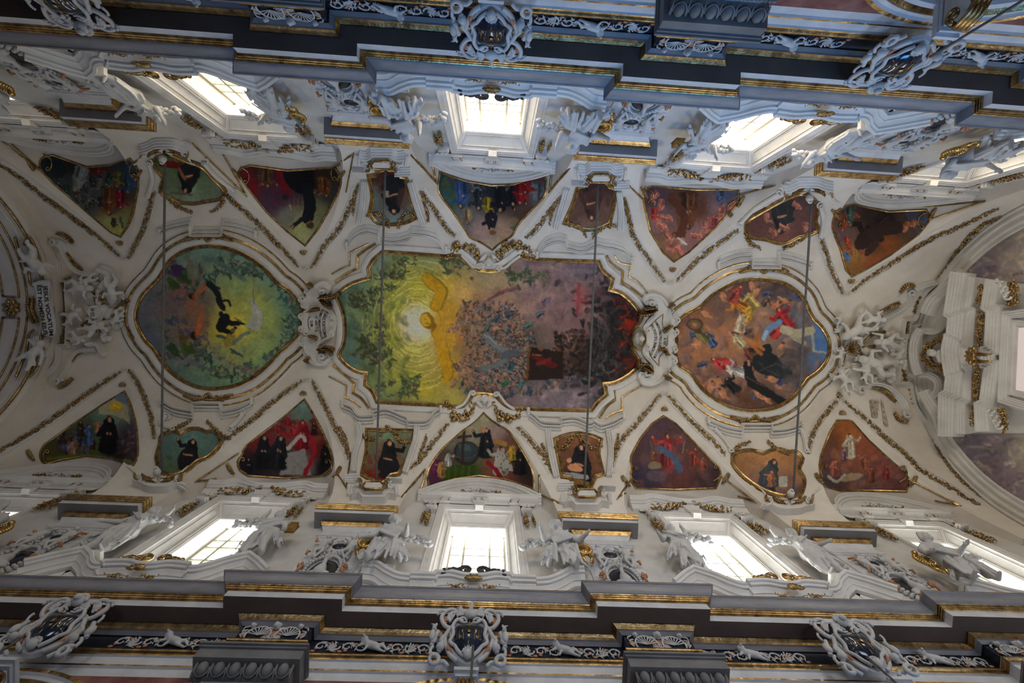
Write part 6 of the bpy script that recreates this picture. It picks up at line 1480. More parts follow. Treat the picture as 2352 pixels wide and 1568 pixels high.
for a in (-1.7, -1.35, -1.0, 1.5, 2.0, 2.4, .2): c = LZ([(525,780)])[0]; mb.tube(list(VT(np.array([c[0]+math.cos(a)*16, c[0]+math.cos(a)*46]), np.array([c[1]+math.sin(a)*16, c[1]+math.sin(a)*46]), .02)), [.004, .012], 5)
tag(mb.build('gilded_rays', 'gilding', smooth=True, fix=False), 'gilded rays and leaves of the monogram relief at the left end', 'ornament')
root = thing('monogram_disc', 'white stucco disc with the letters IHS amid putti at the left end', 'medallion', tuple(VT(np.array([228.]), np.array([716.]), 0.)[0]))
mb = MB(); plate(mb, VT, [(229+15*math.cos(a), 717+17*math.sin(a)) for a in np.linspace(0, 6.283, 28)[:-1]], .05); dsc = mb.build('disc', 'stucco', root, fix=False)
mb = MB(); lettering(mb, VT, 'IHS', [(222, 708), (222, 728)], 14, .052); mb.build('inscription', 'gilding', dsc, fix=False)
for k, (x, y, L, a, l) in enumerate(((450,640,66,.2,'seated putto at the upper left'), (620,640,64,1.4,'putto with arm raised at the upper right'), (410,800,58,-.5,'putto crouching at the left'), (520,870,62,-.6,'winged putto leaning at the lower right'), (650,800,44,2.0,'small putto nearest the frame'), (500,600,44,2.6,'small putto under the upper scroll'), (430,920,46,.4,'small putto above the lower scroll'))):
    putto('winged_putto', 'white %s of the left monogram relief' % l, VT, LZ([(x, y)])[0], L, a, 20+k, .03, group='putti around the left monogram', wings=k in (0, 1, 3, 4))
# ---- relief at the right end
RZ = lambda q: crop(*B2_, q)
line_obj('trim_right_relief_moulding', VT, [smooth_poly(RZ([(1600,430),(1660,400),(1750,380,1)]), step=5), smooth_poly(RZ([(1755,385),(1690,440),(1640,530),(1620,610),(1600,640,1),(1540,640,1),(1520,760,1)]), step=5), smooth_poly(RZ([(1650,670),(1600,690,1),(1590,790),(1600,900),(1570,1000,1),(1620,1030)]), step=5), smooth_poly(RZ([(1500,960),(1490,1065,1),(1570,1070),(1590,1150),(1620,1240),(1700,1345)]), step=5)], steps(8, .035, 3), 'stucco', kind='structure')
dent(VT, [RZ([(1738,392),(1690,450),(1632,520),(1604,610)]), RZ([(1562,652),(1556,740)]), RZ([(1582,780),(1576,880)]), RZ([(1537,980),(1547,1050)]), RZ([(1580,1110),(1612,1220),(1672,1300)])], 'gilded_leaf_band', 'gilded band of leaf tufts along the white relief at the right end', .02)
cluster('stucco_clouds', 'lumpy white stucco clouds behind the putti and sunburst at the right end', VT, None, [RZ([(x, y)])[0]+(r_,) for x, y, r_ in ((1160,830,22),(1230,780,16),(1210,880,18),(1460,740,18),(1500,880,22),(1440,1010,22),(1350,1040,16),(1450,820,16),(1100,840,12),(1520,800,14),(1160,1000,16),(1540,940,14))])
mb = MB(); c = RZ([(1160, 835)])[0]
for k in range(18):
    a = k*math.pi/9; mb.tube(list(VT(np.array([c[0]+math.cos(a)*7, c[0]+math.cos(a)*17]), np.array([c[1]+math.sin(a)*7, c[1]+math.sin(a)*17]), .055)), [.003, .0065], 5)
rosette(mb, VT, c, 7, 6, .07)
for x0_, y0_, x1_, y1_ in ((1250,780,1310,730), (1240,820,1320,815), (1240,1000,1260,1050), (1300,730,1390,715), (1290,850,1340,845)): mb.tube(list(VT(np.array([B2_[0]+x0_/2.94, B2_[0]+x1_/2.94]), np.array([B2_[1]+y0_/2.94, B2_[1]+y1_/2.94]), .03)), [.006, .014], 5)
for q in ([(1510,450),(1550,410),(1600,405)], [(1380,580),(1430,560),(1510,520)], [(1320,1100),(1400,1120),(1475,1190)], [(1470,1270),(1500,1310),(1555,1330)], [(1090,1140),(1105,1160)]): leaf(mb, VT, RZ(q), 14, h=.024)
tag(mb.build('gilded_sunburst', 'gilding', smooth=True, fix=False), 'gilded sunburst with rays and leaves between the putti at the right end', 'ornament')
mb = MB()
for q, sg in (([(1580,450),(1570,520),(1480,590),(1380,640)], 1), ([(1545,1285),(1520,1200),(1430,1110),(1330,1080),(1240,1110)], -1), ([(1130,980),(1160,1050),(1230,1110)], 1)):
    p = smooth_poly(RZ(q), step=4); sweep(mb, VT, p, steps(12, .035, 3)); volute(mb, VT, p[0], 10, 0, 1.7, sg, w=5, h=.035)
volute(mb, VT, RZ([(1385, 655)])[0], 9, 0, 1.4, -1, w=5, h=.035); volute(mb, VT, RZ([(1240, 1110)])[0], 9, 0, 1.4, 1, w=5, h=.035)
tag(mb.build('scroll_pair', 'stucco', smooth=True, angle=40, fix=False), 'large white scroll arms beside the sunburst relief at the right end', 'ornament')
for k, (x, y, L, a, l) in enumerate(((1190,690,84,2.5,'adult sized angel reclining above the sunburst'), (1400,780,66,3.0,'putto lying right of the sunburst'), (1320,940,90,-2.7,'angel leaning out below right of the sunburst'), (1110,1050,60,-2.2,'small winged putto below left of the sunburst'), (1250,1000,56,-2.0,'winged putto under the sunburst'), (1080,640,34,-1.6,'tiny putto head touching the frame'), (1080,880,40,-1.2,'tiny putto left of the sunburst'), (1290,620,60,.2,'flying angel with raised wing at the top'))):
    putto('winged_putto', 'white %s' % l if k else 'white adult sized angel reclining above the sunburst', VT, RZ([(x, y)])[0], L, a, 60+k, .03, group='putti around the right sunburst', wings=k in (0, 2, 3, 4, 7))
# old paint trial left bare on the plaster near the right scroll
Cw = Canvas(1990, 910, 2050, 985, 1.5, (.62, .58, .52)); rg = random.Random(4)
for k in range(60): Cw.ell(rg.uniform(1996, 2015), rg.uniform(918, 960), 4, 2, rg.uniform(0, 3), rg.choice([(140,128,116),(116,98,88),(168,158,148)]), .7)
for k in range(40): Cw.ell(rg.uniform(2022, 2038), rg.uniform(925, 978), 3, 2, rg.uniform(0, 3), rg.choice([(150,128,110),(168,158,148),(120,104,92)]), .7)
o = fresco('fresco_fragment', VT, [(1996,918),(2018,920),(2014,960),(2002,958)], Cw); tag(o, 'small faded grey fresco fragment on bare plaster near the right end scroll', 'fresco')
o = fresco('fresco_fragment', VT, [(2022,920),(2026,920),(2040,980),(2030,978)], Cw); tag(o, 'narrow strip of faded fresco beside the small grey fragment', 'fresco')
# ---- tie rods
for k, ((x0_, y0_), (x1_, y1_), l) in enumerate((((380,356),(370,1090),'leftmost'), ((882,384),(862,1118),'second from the left'), ((1377,400),(1348,1134),'second from the right'), ((1848,466),(1815,1134),'rightmost'))):
    mb = MB(); a = VT(np.array([x0_*1.]), np.array([y0_*1.]), 0.)[0]; b = VT(np.array([x1_*1.]), np.array([y1_*1.]), 0.)[0]
    a[0] = b[0] = (-1.5+k)*BAY+(a[0]+b[0]-2*(-1.5+k)*BAY)/2; a[2] = b[2] = 2.775; a[1], b[1] = -.905, .905
    mb.tube([a, b], .0062, 10); tag(mb.build('tie_rod', 'iron', smooth=True, angle=60), 'dark iron tie rod spanning the vault, %s of four' % l, 'tie rod', 'iron tie rods across the vault')
# ================================================================ things on the upper walls
SD = {1: 'lower', -1: 'upper'}
WN = {-2: 'leftmost', -1: 'second', 0: 'middle', 1: 'fourth', 2: 'rightmost'}
def xz_sweep(mb, s, path, prof, y0=1.0, m0=0, cap=True):
    """moulding on the wall: path (x,z) design units, prof (w across the path, d out of the wall, mat)"""
    P = np.array([(p[0], p[1]) for p in path], float); n = len(P)
    T0 = np.vstack([P[1]-P[0], P[1:]-P[:-1]]); T1 = np.vstack([P[1:]-P[:-1], P[-1]-P[-2]])
    T0 /= np.linalg.norm(T0, axis=1, keepdims=True)+1e-12; T1 /= np.linalg.norm(T1, axis=1, keepdims=True)+1e-12
    N0 = np.stack([-T0[:, 1], T0[:, 0]], 1); N1 = np.stack([-T1[:, 1], T1[:, 0]], 1); B = N0+N1; B /= np.linalg.norm(B, axis=1, keepdims=True)+1e-9
    M = B/np.clip((B*N0).sum(1), .4, 1)[:, None]; b = len(mb.v); k = len(prof)
    for i in range(n):
        for w, d, *_ in prof: mb.v.append((float(P[i, 0]+M[i, 0]*w), s*(y0-d), float(P[i, 1]+M[i, 1]*w)))
    for i in range(n-1):
        for a in range(k-1): mb.f.append((b+i*k+a, b+i*k+a+1, b+(i+1)*k+a+1, b+(i+1)*k+a)); mb.m.append(m0+(prof[a][2] if len(prof[a]) > 2 else 0))
    if cap: mb.f += [tuple(b+a for a in range(k)), tuple(b+(n-1)*k+a for a in range(k-1, -1, -1))]; mb.m += [m0, m0]
def cat2(pts, k=8):
    """smooth (x,z) path; third value 1 = corner; works in small units"""
    return [(p[0]/1000, p[1]/1000) for p in smooth_poly([(p[0]*1000, p[1]*1000)+tuple(p[2:]) for p in pts], step=k)]
CORN_PR = [(-.030, 0), (-.030, .018), (-.022, .022), (-.020, .036), (-.012, .038), (-.010, .052), (.002, .055), (.006, .064), (.014, .068), (.016, .060), (.020, 0)]
def wl_garland(mb, s, path, w, seed, d=.02, y0=1.0, dens=5):
    """leaves along an (x,z) path on the wall"""
    rg = random.Random(seed); P = cat2(path, 3); P = resample([(a*1000, b*1000) for a, b in P], w*600); n = len(P)
    for i, p in enumerate(P):
        k = .6+.4*math.sin(math.pi*(i+.5)/n)
        for q in range(dens):
            a = rg.uniform(0, 6.28); t = (math.cos(a), 0, math.sin(a)); tt = np.array(t)+np.array((0, -s*rg.uniform(-.5, .8), 0)); t_, s_, n_ = frame3(tt, (0, -s, .01)); L = w*.46*k*rg.uniform(.8, 1.2)
            mb.blob((p[0]/1000+rg.uniform(-.4, .4)*w*k, s*(y0-d*rg.uniform(.3, 1)), p[1]/1000+rg.uniform(-.4, .4)*w*k), (L, L*.5, L*.45), (t_, s_, n_), 6, 4)
def pediment(s, i):
    xc = i*BAY; odd = i % 2; root = thing('window_pediment', 'white stucco pediment over the %s window, %s row%s' % (WN[i], SD[s], ', wavy with gilded garland' if odd else ', arched with a small festoon'), 'pediment', (xc, s, 2.70), 'white pediments over the windows')
    mb = MB(); z0 = 2.752
    if odd:
        path = cat2([(-.345, z0+.045, 1), (-.30, z0+.045, 1), (-.26, z0+.05), (-.19, z0+.085), (-.08, z0+.035), (0, z0+.022), (.08, z0+.035), (.19, z0+.085), (.26, z0+.05), (.30, z0+.045, 1), (.345, z0+.045, 1)])
        path = [(x+xc, z) for x, z in path]; xz_sweep(mb, s, path, CORN_PR)
        xz_sweep(mb, s, [(x, z-.045) for x, z in path], [(-.03, 0), (-.028, .018), (-.01, .02), (0, .028), (.016, .03), (.018, 0)])
        mb.add([(xc-.31, s*.985, 2.70), (xc+.31, s*.985, 2.70), (xc+.31, s*.985, z0+.03), (xc+.19, s*.985, z0+.07), (xc, s*.985, z0+.02), (xc-.19, s*.985, z0+.07), (xc-.31, s*.985, z0+.03)], [tuple(range(7))])
    else:
        arc = [(xc+.33*math.sin(a)/math.sin(.9), z0+.02+.245*(math.cos(a)-math.cos(.9))/(1-math.cos(.9))) for a in np.linspace(-.9, .9, 25)]
        xz_sweep(mb, s, [(xc-.36, z0+.018)]+[(xc-.335, z0+.018)]+arc[1:-1]+[(xc+.335, z0+.018), (xc+.36, z0+.018)], CORN_PR)
        xz_sweep(mb, s, [(xc-.34, z0+.005), (xc+.34, z0+.005)], [(-.018, 0), (-.018, .03), (-.008, .05), (.002, .055), (.004, .062), (.012, .064), (.014, 0)])
        mb.add([(xc-.31, s*.98, 2.70), (xc+.31, s*.98, 2.70)]+[(x, s*.98, z-.02) for x, z in arc[::-1]], [tuple(range(2+len(arc)))])
        for u in (-.2, .2): mb.box(xc+u-.03, xc+u+.03, s*1.0, s*.965, 2.70, z0-.006)
    mb.build('cornice', 'stucco', root, smooth=True, angle=30, fix=False)
    mb = MB()
    mb.add([(xc-.05, s*.955, z0-.012), (xc+.05, s*.955, z0-.012), (xc+.032, s*.968, 2.70), (xc-.032, s*.968, 2.70), (xc-.05, s, z0-.012), (xc+.05, s, z0-.012), (xc+.032, s, 2.70), (xc-.032, s, 2.70)], [(0, 1, 2, 3), (0, 3, 7, 4), (1, 5, 6, 2), (3, 2, 6, 7)])
    mb.build('keystone', 'stucco', root)
    mb = MB()
    if odd: wl_garland(mb, s, [(xc-.24, 2.725), (xc-.13, 2.722), (xc-.05, 2.76), (xc, 2.80), (xc+.05, 2.76), (xc+.13, 2.722), (xc+.24, 2.725)], .032, i+5, .055)
    else:
        for u in (-.10, .10): wl_garland(mb, s, [(xc+u, z0+.105), (xc+u*1.15, z0+.05)], .03, i+7, .05, dens=7)
        for u in (-.2, .2):
            for v in (-.022, .022): wl_garland(mb, s, [(xc+u+v, z0-.008), (xc+u+v, 2.708)], .014, i+9, .045)
        for u in (-.02, .02): wl_garland(mb, s, [(xc+u-.012, 2.722), (xc+u+.012, 2.722)], .010, 3, .05)
    mb.build('gilt_garland', 'gilding', root, smooth=True, fix=False)
    mb = MB()
    if odd: pass
    else: wl_garland(mb, s, [(xc-.085, z0+.115), (xc-.04, z0+.10), (xc, z0+.125), (xc+.04, z0+.10), (xc+.085, z0+.115)], .028, 31, .055)
    if mb.v: mb.build('flower_festoon', 'stucco', root, smooth=True, fix=False)
    # brackets with gilt drops beside the architrave
    for u in (-1, 1):
        b = MB(); x = xc+u*.262
        for z, w in ((2.60, .030), (2.585, .024)): b.box(x-w, x+w, s*1.0, s*.955, z, z+.012)
        b.box(x-.018, x+.018, s*1.0, s*.975, 2.61, 2.70); b.tube([(x+u*(.01+.018*math.cos(a)*(1-a/12)), s*.97, 2.675+.022*math.sin(a)*(1-a/12)) for a in np.linspace(0, 8, 18)], .007, 6)
        b.build('side_bracket', 'stucco', root, smooth=True, angle=35, fix=False)
        g = MB(); wl_garland(g, s, [(x-.008, 2.575), (x-.008, 2.50), (x-.004, 2.42)], .024, 5+u, .03); wl_garland(g, s, [(x+u*.03, 2.57), (x+u*.032, 2.50), (x+u*.034, 2.44)], .014, 6, .03); wl_garland(g, s, [(x-.022, 2.640), (x+.008, 2.65), (x+.03, 2.64)], .02, 8, .03)
        g.build('gilt_drop', 'gilding', root, smooth=True, fix=False)
    return root
for s in (-1, 1):
    for i in range(-2, 3): pediment(s, i)
YB = Plane(.93)
def sill(s, i):
    xc = i*BAY; odd = i % 2; root = thing('window_sill_moulding', 'white %s moulding under the %s window, %s row' % ('broken gabled' if odd else 'curved', WN[i], SD[s]), 'moulding', (xc, s, 1.8), 'white sill mouldings under the windows')
    mb = MB(); bands = [[(-.014, 0), (-.014, .074), (-.006, .078), (-.004, .086), (.006, .090), (.010, .086), (.010, 0)], [(-.012, 0), (-.012, .052), (-.004, .056), (.004, .066), (.008, .066), (.008, 0)], [(-.010, 0), (-.010, .040), (0, .044), (.006, .050), (.006, 0)], [(-.03, 0), (-.03, .024), (.004, .026), (.004, 0)]]
    if odd:
        half = [(.16, 1.815), (.185, 1.815), (.22, 1.84), (.26, 1.885), (.325, 1.935, 1), (.38, 1.89, 1), (.45, 1.82, 1)]
        mid = [(-.16, 1.812, 1), (-.155, 1.822, 1), (-.08, 1.83), (-.03, 1.815), (0, 1.812), (.03, 1.815), (.08, 1.83), (.155, 1.822, 1), (.16, 1.812, 1)]
    else:
        half = [(.24, 1.80), (.29, 1.81), (.34, 1.845), (.39, 1.89), (.445, 1.90, 1)]
        mid = [(-.24, 1.80, 1), (-.15, 1.80, 1), (-.145, 1.815, 1), (-.09, 1.822), (-.04, 1.805), (0, 1.80), (.04, 1.805), (.09, 1.822), (.145, 1.815, 1), (.15, 1.80, 1), (.24, 1.80, 1)]
    L = [(-p[0], p[1])+tuple(p[2:]) for p in half[::-1]]
    for k, (path) in enumerate((L, mid, half)):
        for b, dz in zip(bands, (0, -.026, -.048, -.07)): xz_sweep(mb, s, [(x+xc, z+dz) for x, z in cat2(path, 8)], b, y0=1.0 if k != 1 else .992)
    for u in (-1, 1):
        x = xc+u*(.30 if odd else .37); z = 1.93 if odd else 1.89
        mb.box(x-.05, x+.05, s*1.0, s*.925, z-.012, z+.006)
    mb.build('moulding', 'stucco', root, smooth=True, angle=30, fix=False)
    mb = MB()
    for u in (-1, 1):
        zb_ = 1.865 if odd else 1.85; mb.tube([(xc+u*(.032+.022*math.cos(a)*(1-a/9)), s*.915, zb_+.024*math.sin(a)*(1-a/9)) for a in np.linspace(5.2, -1.2, 20)][::-1], .0085, 7)
        mb.tube([(xc+u*.05, s*.915, zb_-.02), (xc+u*.08, s*.912, zb_-.012), (xc+u*.125, s*.915, zb_-.03), (xc+u*.15, s*.92, zb_-.026)], [.012, .014, .010, .004], 7)
        for q in range(4): mb.blob((xc+u*(.055+.02*q), s*.908, zb_-.008-.004*q), (.011, .008, .012), None, 8, 5)
    mb.build('crest', 'gilding' if odd else 'dark_bronze', root, smooth=True, fix=False)
    mb = MB()
    for k in range(7):
        a = math.pi*(k+.5)/7; mb.blob((xc+.018*math.cos(a), s*.90, 1.755+.02*math.sin(a)), (.0055, .008, .018), ((math.sin(a), 0, -math.cos(a)), (0, 1, 0), (math.cos(a), 0, math.sin(a))), 6, 5)
    for u in (-1, 1): wl_garland(mb, s, [(xc+u*.02, 1.745), (xc+u*.06, 1.738), (xc+u*.10, 1.742)], .016, 4, .09); wl_garland(mb, s, [(xc+u*.44, 1.80), (xc+u*.42, 1.76)], .03, 4, .05)
    mb.build('gilt_shell', 'gilding', root, smooth=True, fix=False)
for s in (-1, 1):
    for i in range(-2, 3): sill(s, i)
# ---- statues
def statue(s, i, side, label, seed, gilt='gilded shield', mat='statue_stucco'):
    """side -1/+1 of the window; side inwards is towards the window"""
    odd = i % 2; rg = random.Random(seed); H = .36 if odd else .40
    x0 = i*BAY+side*(.30 if odd else .375); z0 = 1.943 if odd else 1.90; Y0 = .945; m = -side     # m: towards the window
    def J(x, d, z): return W((x0+x*m*H, s*(Y0-d*H), z0+z*H))
    h = H*S; r = lambda q: q*h
    root = thing('statue', label, 'statue', (x0, s*Y0, z0), 'white statues beside the clerestory windows')
    a1 = rg.uniform(-.03, .06); a2 = rg.uniform(-.12, .1); c = []
    if odd:
        P, Wa, Ch, Nk, Hd = (.02, .01, .53), (.01, .03, .62), (-.01, .06, .735), (-.01, .09, .822), (.01+a1, .13, .888)
        legs = [((.06, .01, .50), (.075, .04, .28), (.07, .01, .045)), ((-.04, .02, .50), (-.08, .08, .29), (-.12+a2*.3, .02, .05))]
        cloth = [((.10, .05, .53), .04, (-.10, .06, .58), .045), ((-.10, .05, .56), .035, (-.20, .02, .40), .03), ((-.20, .02, .40), .035, (-.27, 0, .28), .02), ((-.02, .07, .52), .045, (-.07, .08, .36), .045), ((.08, .05, .50), .035, (.14, .03, .30), .03), ((.14, .03, .30), .03, (.12, 0, .12), .02), ((-.05, .05, .40), .035, (.02, .02, .12), .03), ((-.12, .10, .80), .025, (.08, .11, .60), .03), ((-.09, .03, .30), .03, (-.15, 0, .10), .02)]
    else:
        P, Wa, Ch, Nk, Hd = (0, .04, .22), (0, .08, .34), (.0, .14, .48), (.0, .185, .565), (.01+a1, .235, .628)
        legs = [((.06, .05, .20), (.15, .15, .20), (.19, .10, -.03)), ((-.06, .05, .20), (-.03, .17, .17), (-.10+a2*.3, .12, -.06))]
        cloth = [((-.10, .06, .19), .05, (.12, .08, .17), .05), ((-.08, .10, .18), .05, (-.03, .16, .15), .05), ((.06, .12, .19), .045, (.15, .14, .14), .045), ((-.12, .06, .16), .04, (-.22, .04, .04), .03), ((.0, .15, .12), .035, (-.05, .12, .0), .03), ((.16, .13, .14), .035, (.24, .08, .04), .03), ((-.11, .16, .55), .03, (.08, .14, .36), .03), ((.17, .12, .14), .03, (.19, .10, .04), .03)]
    dz = Nk[2]; sh = [(.125, Ch[1], dz-.04), (-.125, Ch[1], dz-.045)]
    el = [(.18+a1*.5, Ch[1]+.04, dz-.18), (-.19, Ch[1]+.02, dz-.18+a2*.3)]
    hn = [(.20+a1, Ch[1]+.13, dz-.22+a1*2), (-.25, Ch[1]+.10, dz-.26+a2*1.5)]
    if rg.random() < .15 or 'rais' in label or 'outstretched' in label: el[0] = (.21, Ch[1]+.02, dz+.06); hn[0] = (.20, Ch[1]+.04, dz+.20)
    c += [(J(*P), r(.095), J(*Wa), r(.078)), (J(*Wa), r(.078), J(*Ch), r(.10)), (J(Ch[0]+.05, Ch[1]+.02, Ch[2]+.02), r(.07), J(Ch[0]-.05, Ch[1]+.02, Ch[2]+.02), r(.07)), (J(*Ch), r(.07), J(*Nk), r(.04)), (J(*Nk), r(.042), J(*Hd), r(.042))]
    c += [(J(*Hd), r(.056), J(Hd[0]+.01, Hd[1]+.012, Hd[2]-.035), r(.038)), (J(Hd[0], Hd[1]-.01, Hd[2]+.02), r(.058), None, None), (J(Hd[0]+.005, Hd[1]+.058, Hd[2]-.008), r(.011), J(Hd[0], Hd[1]+.048, Hd[2]+.018), r(.008)), (J(Hd[0], Hd[1]+.048, Hd[2]-.035), r(.014), None, None)]
    for k in range(14):
        a = k*math.pi*2/14; c.append((J(Hd[0]+.058*math.cos(a), Hd[1]-.005+.01*math.sin(a*3), Hd[2]+.022+.048*math.sin(a)), r(.021), None, None))
    for k in range(5): c.append((J(Hd[0]-.04+.02*k, Hd[1]+.02, Hd[2]+.072), r(.02), None, None))
    for q in range(2):
        c += [(J(*sh[q]), r(.048), J(*el[q]), r(.036)), (J(*el[q]), r(.035), J(*hn[q]), r(.022)), (J(*sh[q]), r(.05), J(*Ch), r(.07))]
        d = np.array(hn[q])-np.array(el[q]); d = d/np.linalg.norm(d); p = np.array(hn[q])+d*.02; c.append((J(*hn[q]), r(.022), J(*p), r(.024)))
        for f in range(4): o = np.array((0, .5, .5))*(f-1.5)*.017; c.append((J(*(p+o)), r(.0085), J(*(p+o+d*(.045+.006*(f % 3))+np.array((0, .012, -.012)))), r(.0065)))
        c.append((J(*p), r(.009), J(*(p+np.array((-.02, .03, .015)))), r(.007)))
        hp, kn, an = legs[q]; c += [(J(*hp), r(.072), J(*kn), r(.050)), (J(*kn), r(.048), J(an[0]*.6+kn[0]*.4, an[1]-.005, an[2]*.6+kn[2]*.4), r(.044)), (J(an[0]*.6+kn[0]*.4, an[1]*.6+kn[1]*.4-.01, an[2]*.6+kn[2]*.4), r(.042), J(*an), r(.025)), (J(*an), r(.026), J(an[0]-.01, an[1]+.085, an[2]-.022), r(.017))]
    for a_, ra, b_, rb in cloth:
        c.append((J(*a_), r(ra*.85), J(*b_), r(rb*.85)))
        for k in range(4): o = np.array((rg.uniform(-.04, .04), rg.uniform(.02, .055), rg.uniform(-.03, .03))); c.append((J(*(np.array(a_)+o)), r(ra*.36), J(*(np.array(b_)+o*1.1)), r(rb*.3)))
    # skirt of hanging folds
    for k in range(11):
        t = k/10; u = -.13+.26*t; wv = .02*math.sin(k*2.3+seed); ln = rg.uniform(.16, .30) if rg.random() < .7 else .12
        if odd: pts = [(u*.8, .05+.05*math.sin(math.pi*t), .56), (u*1.0+wv, .055+.05*math.sin(math.pi*t), .56-ln*.55), (u*1.15+wv*2, .03+.05*math.sin(math.pi*t), .56-ln*1.25)]
        else: pts = [(u*.9, .07, .24), (u*1.1+wv, .17+.03*math.sin(k*1.7), .215), (u*1.25+wv, .15, .19-ln)]
        c += [(J(*pts[0]), r(.022), J(*pts[1]), r(.024)), (J(*pts[1]), r(.024), J(*pts[2]), r(.014))]
    for k in range(7):
        t = k/6; c.append((J(-.12+.02*t, Ch[1]+.03+.03*t, dz-.05-.02*k), r(.016), J(.10-.02*t, Ch[1]+.05, dz-.17-.018*k), r(.018)))
    fused('figure', mat, c, root, .023, 0)
    mb = MB(); zz = Ch[2]+.02       # garland or wing of overlapping leaves on the window side
    for k in range(30):
        t = k/29; x = .14+.30*t; z = zz-.06+.05*math.sin(t*4)+rg.uniform(-.05, .05)*(1-.4*t)
        mb.blob((x0+x*m*H, s*(Y0-(.05+rg.uniform(0, .08))*H), z0+z*H), (.040*H, .026*H, .020*H), frame3((m, rg.uniform(-.6, .6), rg.uniform(-.6, .6)), (0, 0, 1)), 8, 5)
    mb.build('leafy_garland', mat, root, smooth=True, fix=False)
    if gilt:
        mb = MB(); gx, gz = -.24, (Ch[2]-.12)
        if gilt == 'book':
            mb.box(x0-(.30*m)*H, x0-(.20*m)*H, s*(Y0-.04*H), s*(Y0-.10*H), z0+(gz-.02)*H, z0+(gz+.16)*H)
            mb.box(x0-(.31*m)*H, x0-(.19*m)*H, s*(Y0-.035*H), s*(Y0-.045*H), z0+(gz-.03)*H, z0+(gz+.17)*H)
        else:
            for k in range(26):
                a = k/26*6.28; mb.blob((x0+(gx*m+.075*math.cos(a))*H, s*(Y0-.09*H), z0+(gz+.11*math.sin(a))*H), (.02*H, .022*H, .02*H), None, 7, 5)
            mb.blob((x0+gx*m*H, s*(Y0-.08*H), z0+gz*H), (.068*H, .035*H, .10*H), None, 14, 9); mb.blob((x0+gx*m*H, s*(Y0-.11*H), z0+(gz+.13)*H), (.03*H, .03*H, .035*H), None, 8, 6)
            for k in (-1, 1): mb.tube([(x0+(gx*m+.03*k)*H, s*(Y0-.08*H), z0+(gz-.08)*H), (x0+(gx*m+.05*k)*H, s*(Y0-.09*H), z0+(gz-.20)*H), (x0+(gx*m+.02*k)*H, s*(Y0-.08*H), z0+(gz-.27)*H)], [.02*H, .022*H, .008*H], 7)
        mb.build('gilt_attribute', 'bright_gold', root, smooth=gilt != 'book', fix=False)
    return root
ST = [(1,-2,1,'white seated statue at the lower left corner clutching a gilded shield','g'), (1,-1,-1,'white draped statue with outstretched arm left of the second lower window',None), (1,-1,1,'white standing statue with a gilded book right of the second lower window','book'),
      (1,0,-1,'white seated statue with gilded shield left of the middle lower window','g'), (1,0,1,'white seated statue with gilded shield right of the middle lower window','g'), (1,1,-1,'white statue raising an arm left of the fourth lower window',None), (1,1,1,'white robed statue with a leafy bundle right of the fourth lower window',None), (1,2,-1,'white seated statue beside a gilded figure left of the rightmost lower window','g'),
      (-1,-2,1,'white seated statue with gilded lion like shield at the upper left corner','g'), (-1,-1,-1,'white draped statue with gilded scroll left of the second upper window','book'), (-1,-1,1,'white statue with gilded helmet right of the second upper window','g'), (-1,0,-1,'white seated statue with gilded shell left of the middle upper window','g'),
      (-1,0,1,'white seated statue with lettered gilded shield right of the middle upper window','g'), (-1,1,-1,'white statue with gilded tablet left of the fourth upper window','book'), (-1,1,1,'white draped statue overlapping the pilaster block right of the fourth upper window',None), (-1,2,-1,'white seated statue with gilded barrel left of the rightmost upper window','g')]
for k, (s, i, side, l, g) in enumerate(ST): statue(s, i, side, l, 300+k*7, g)
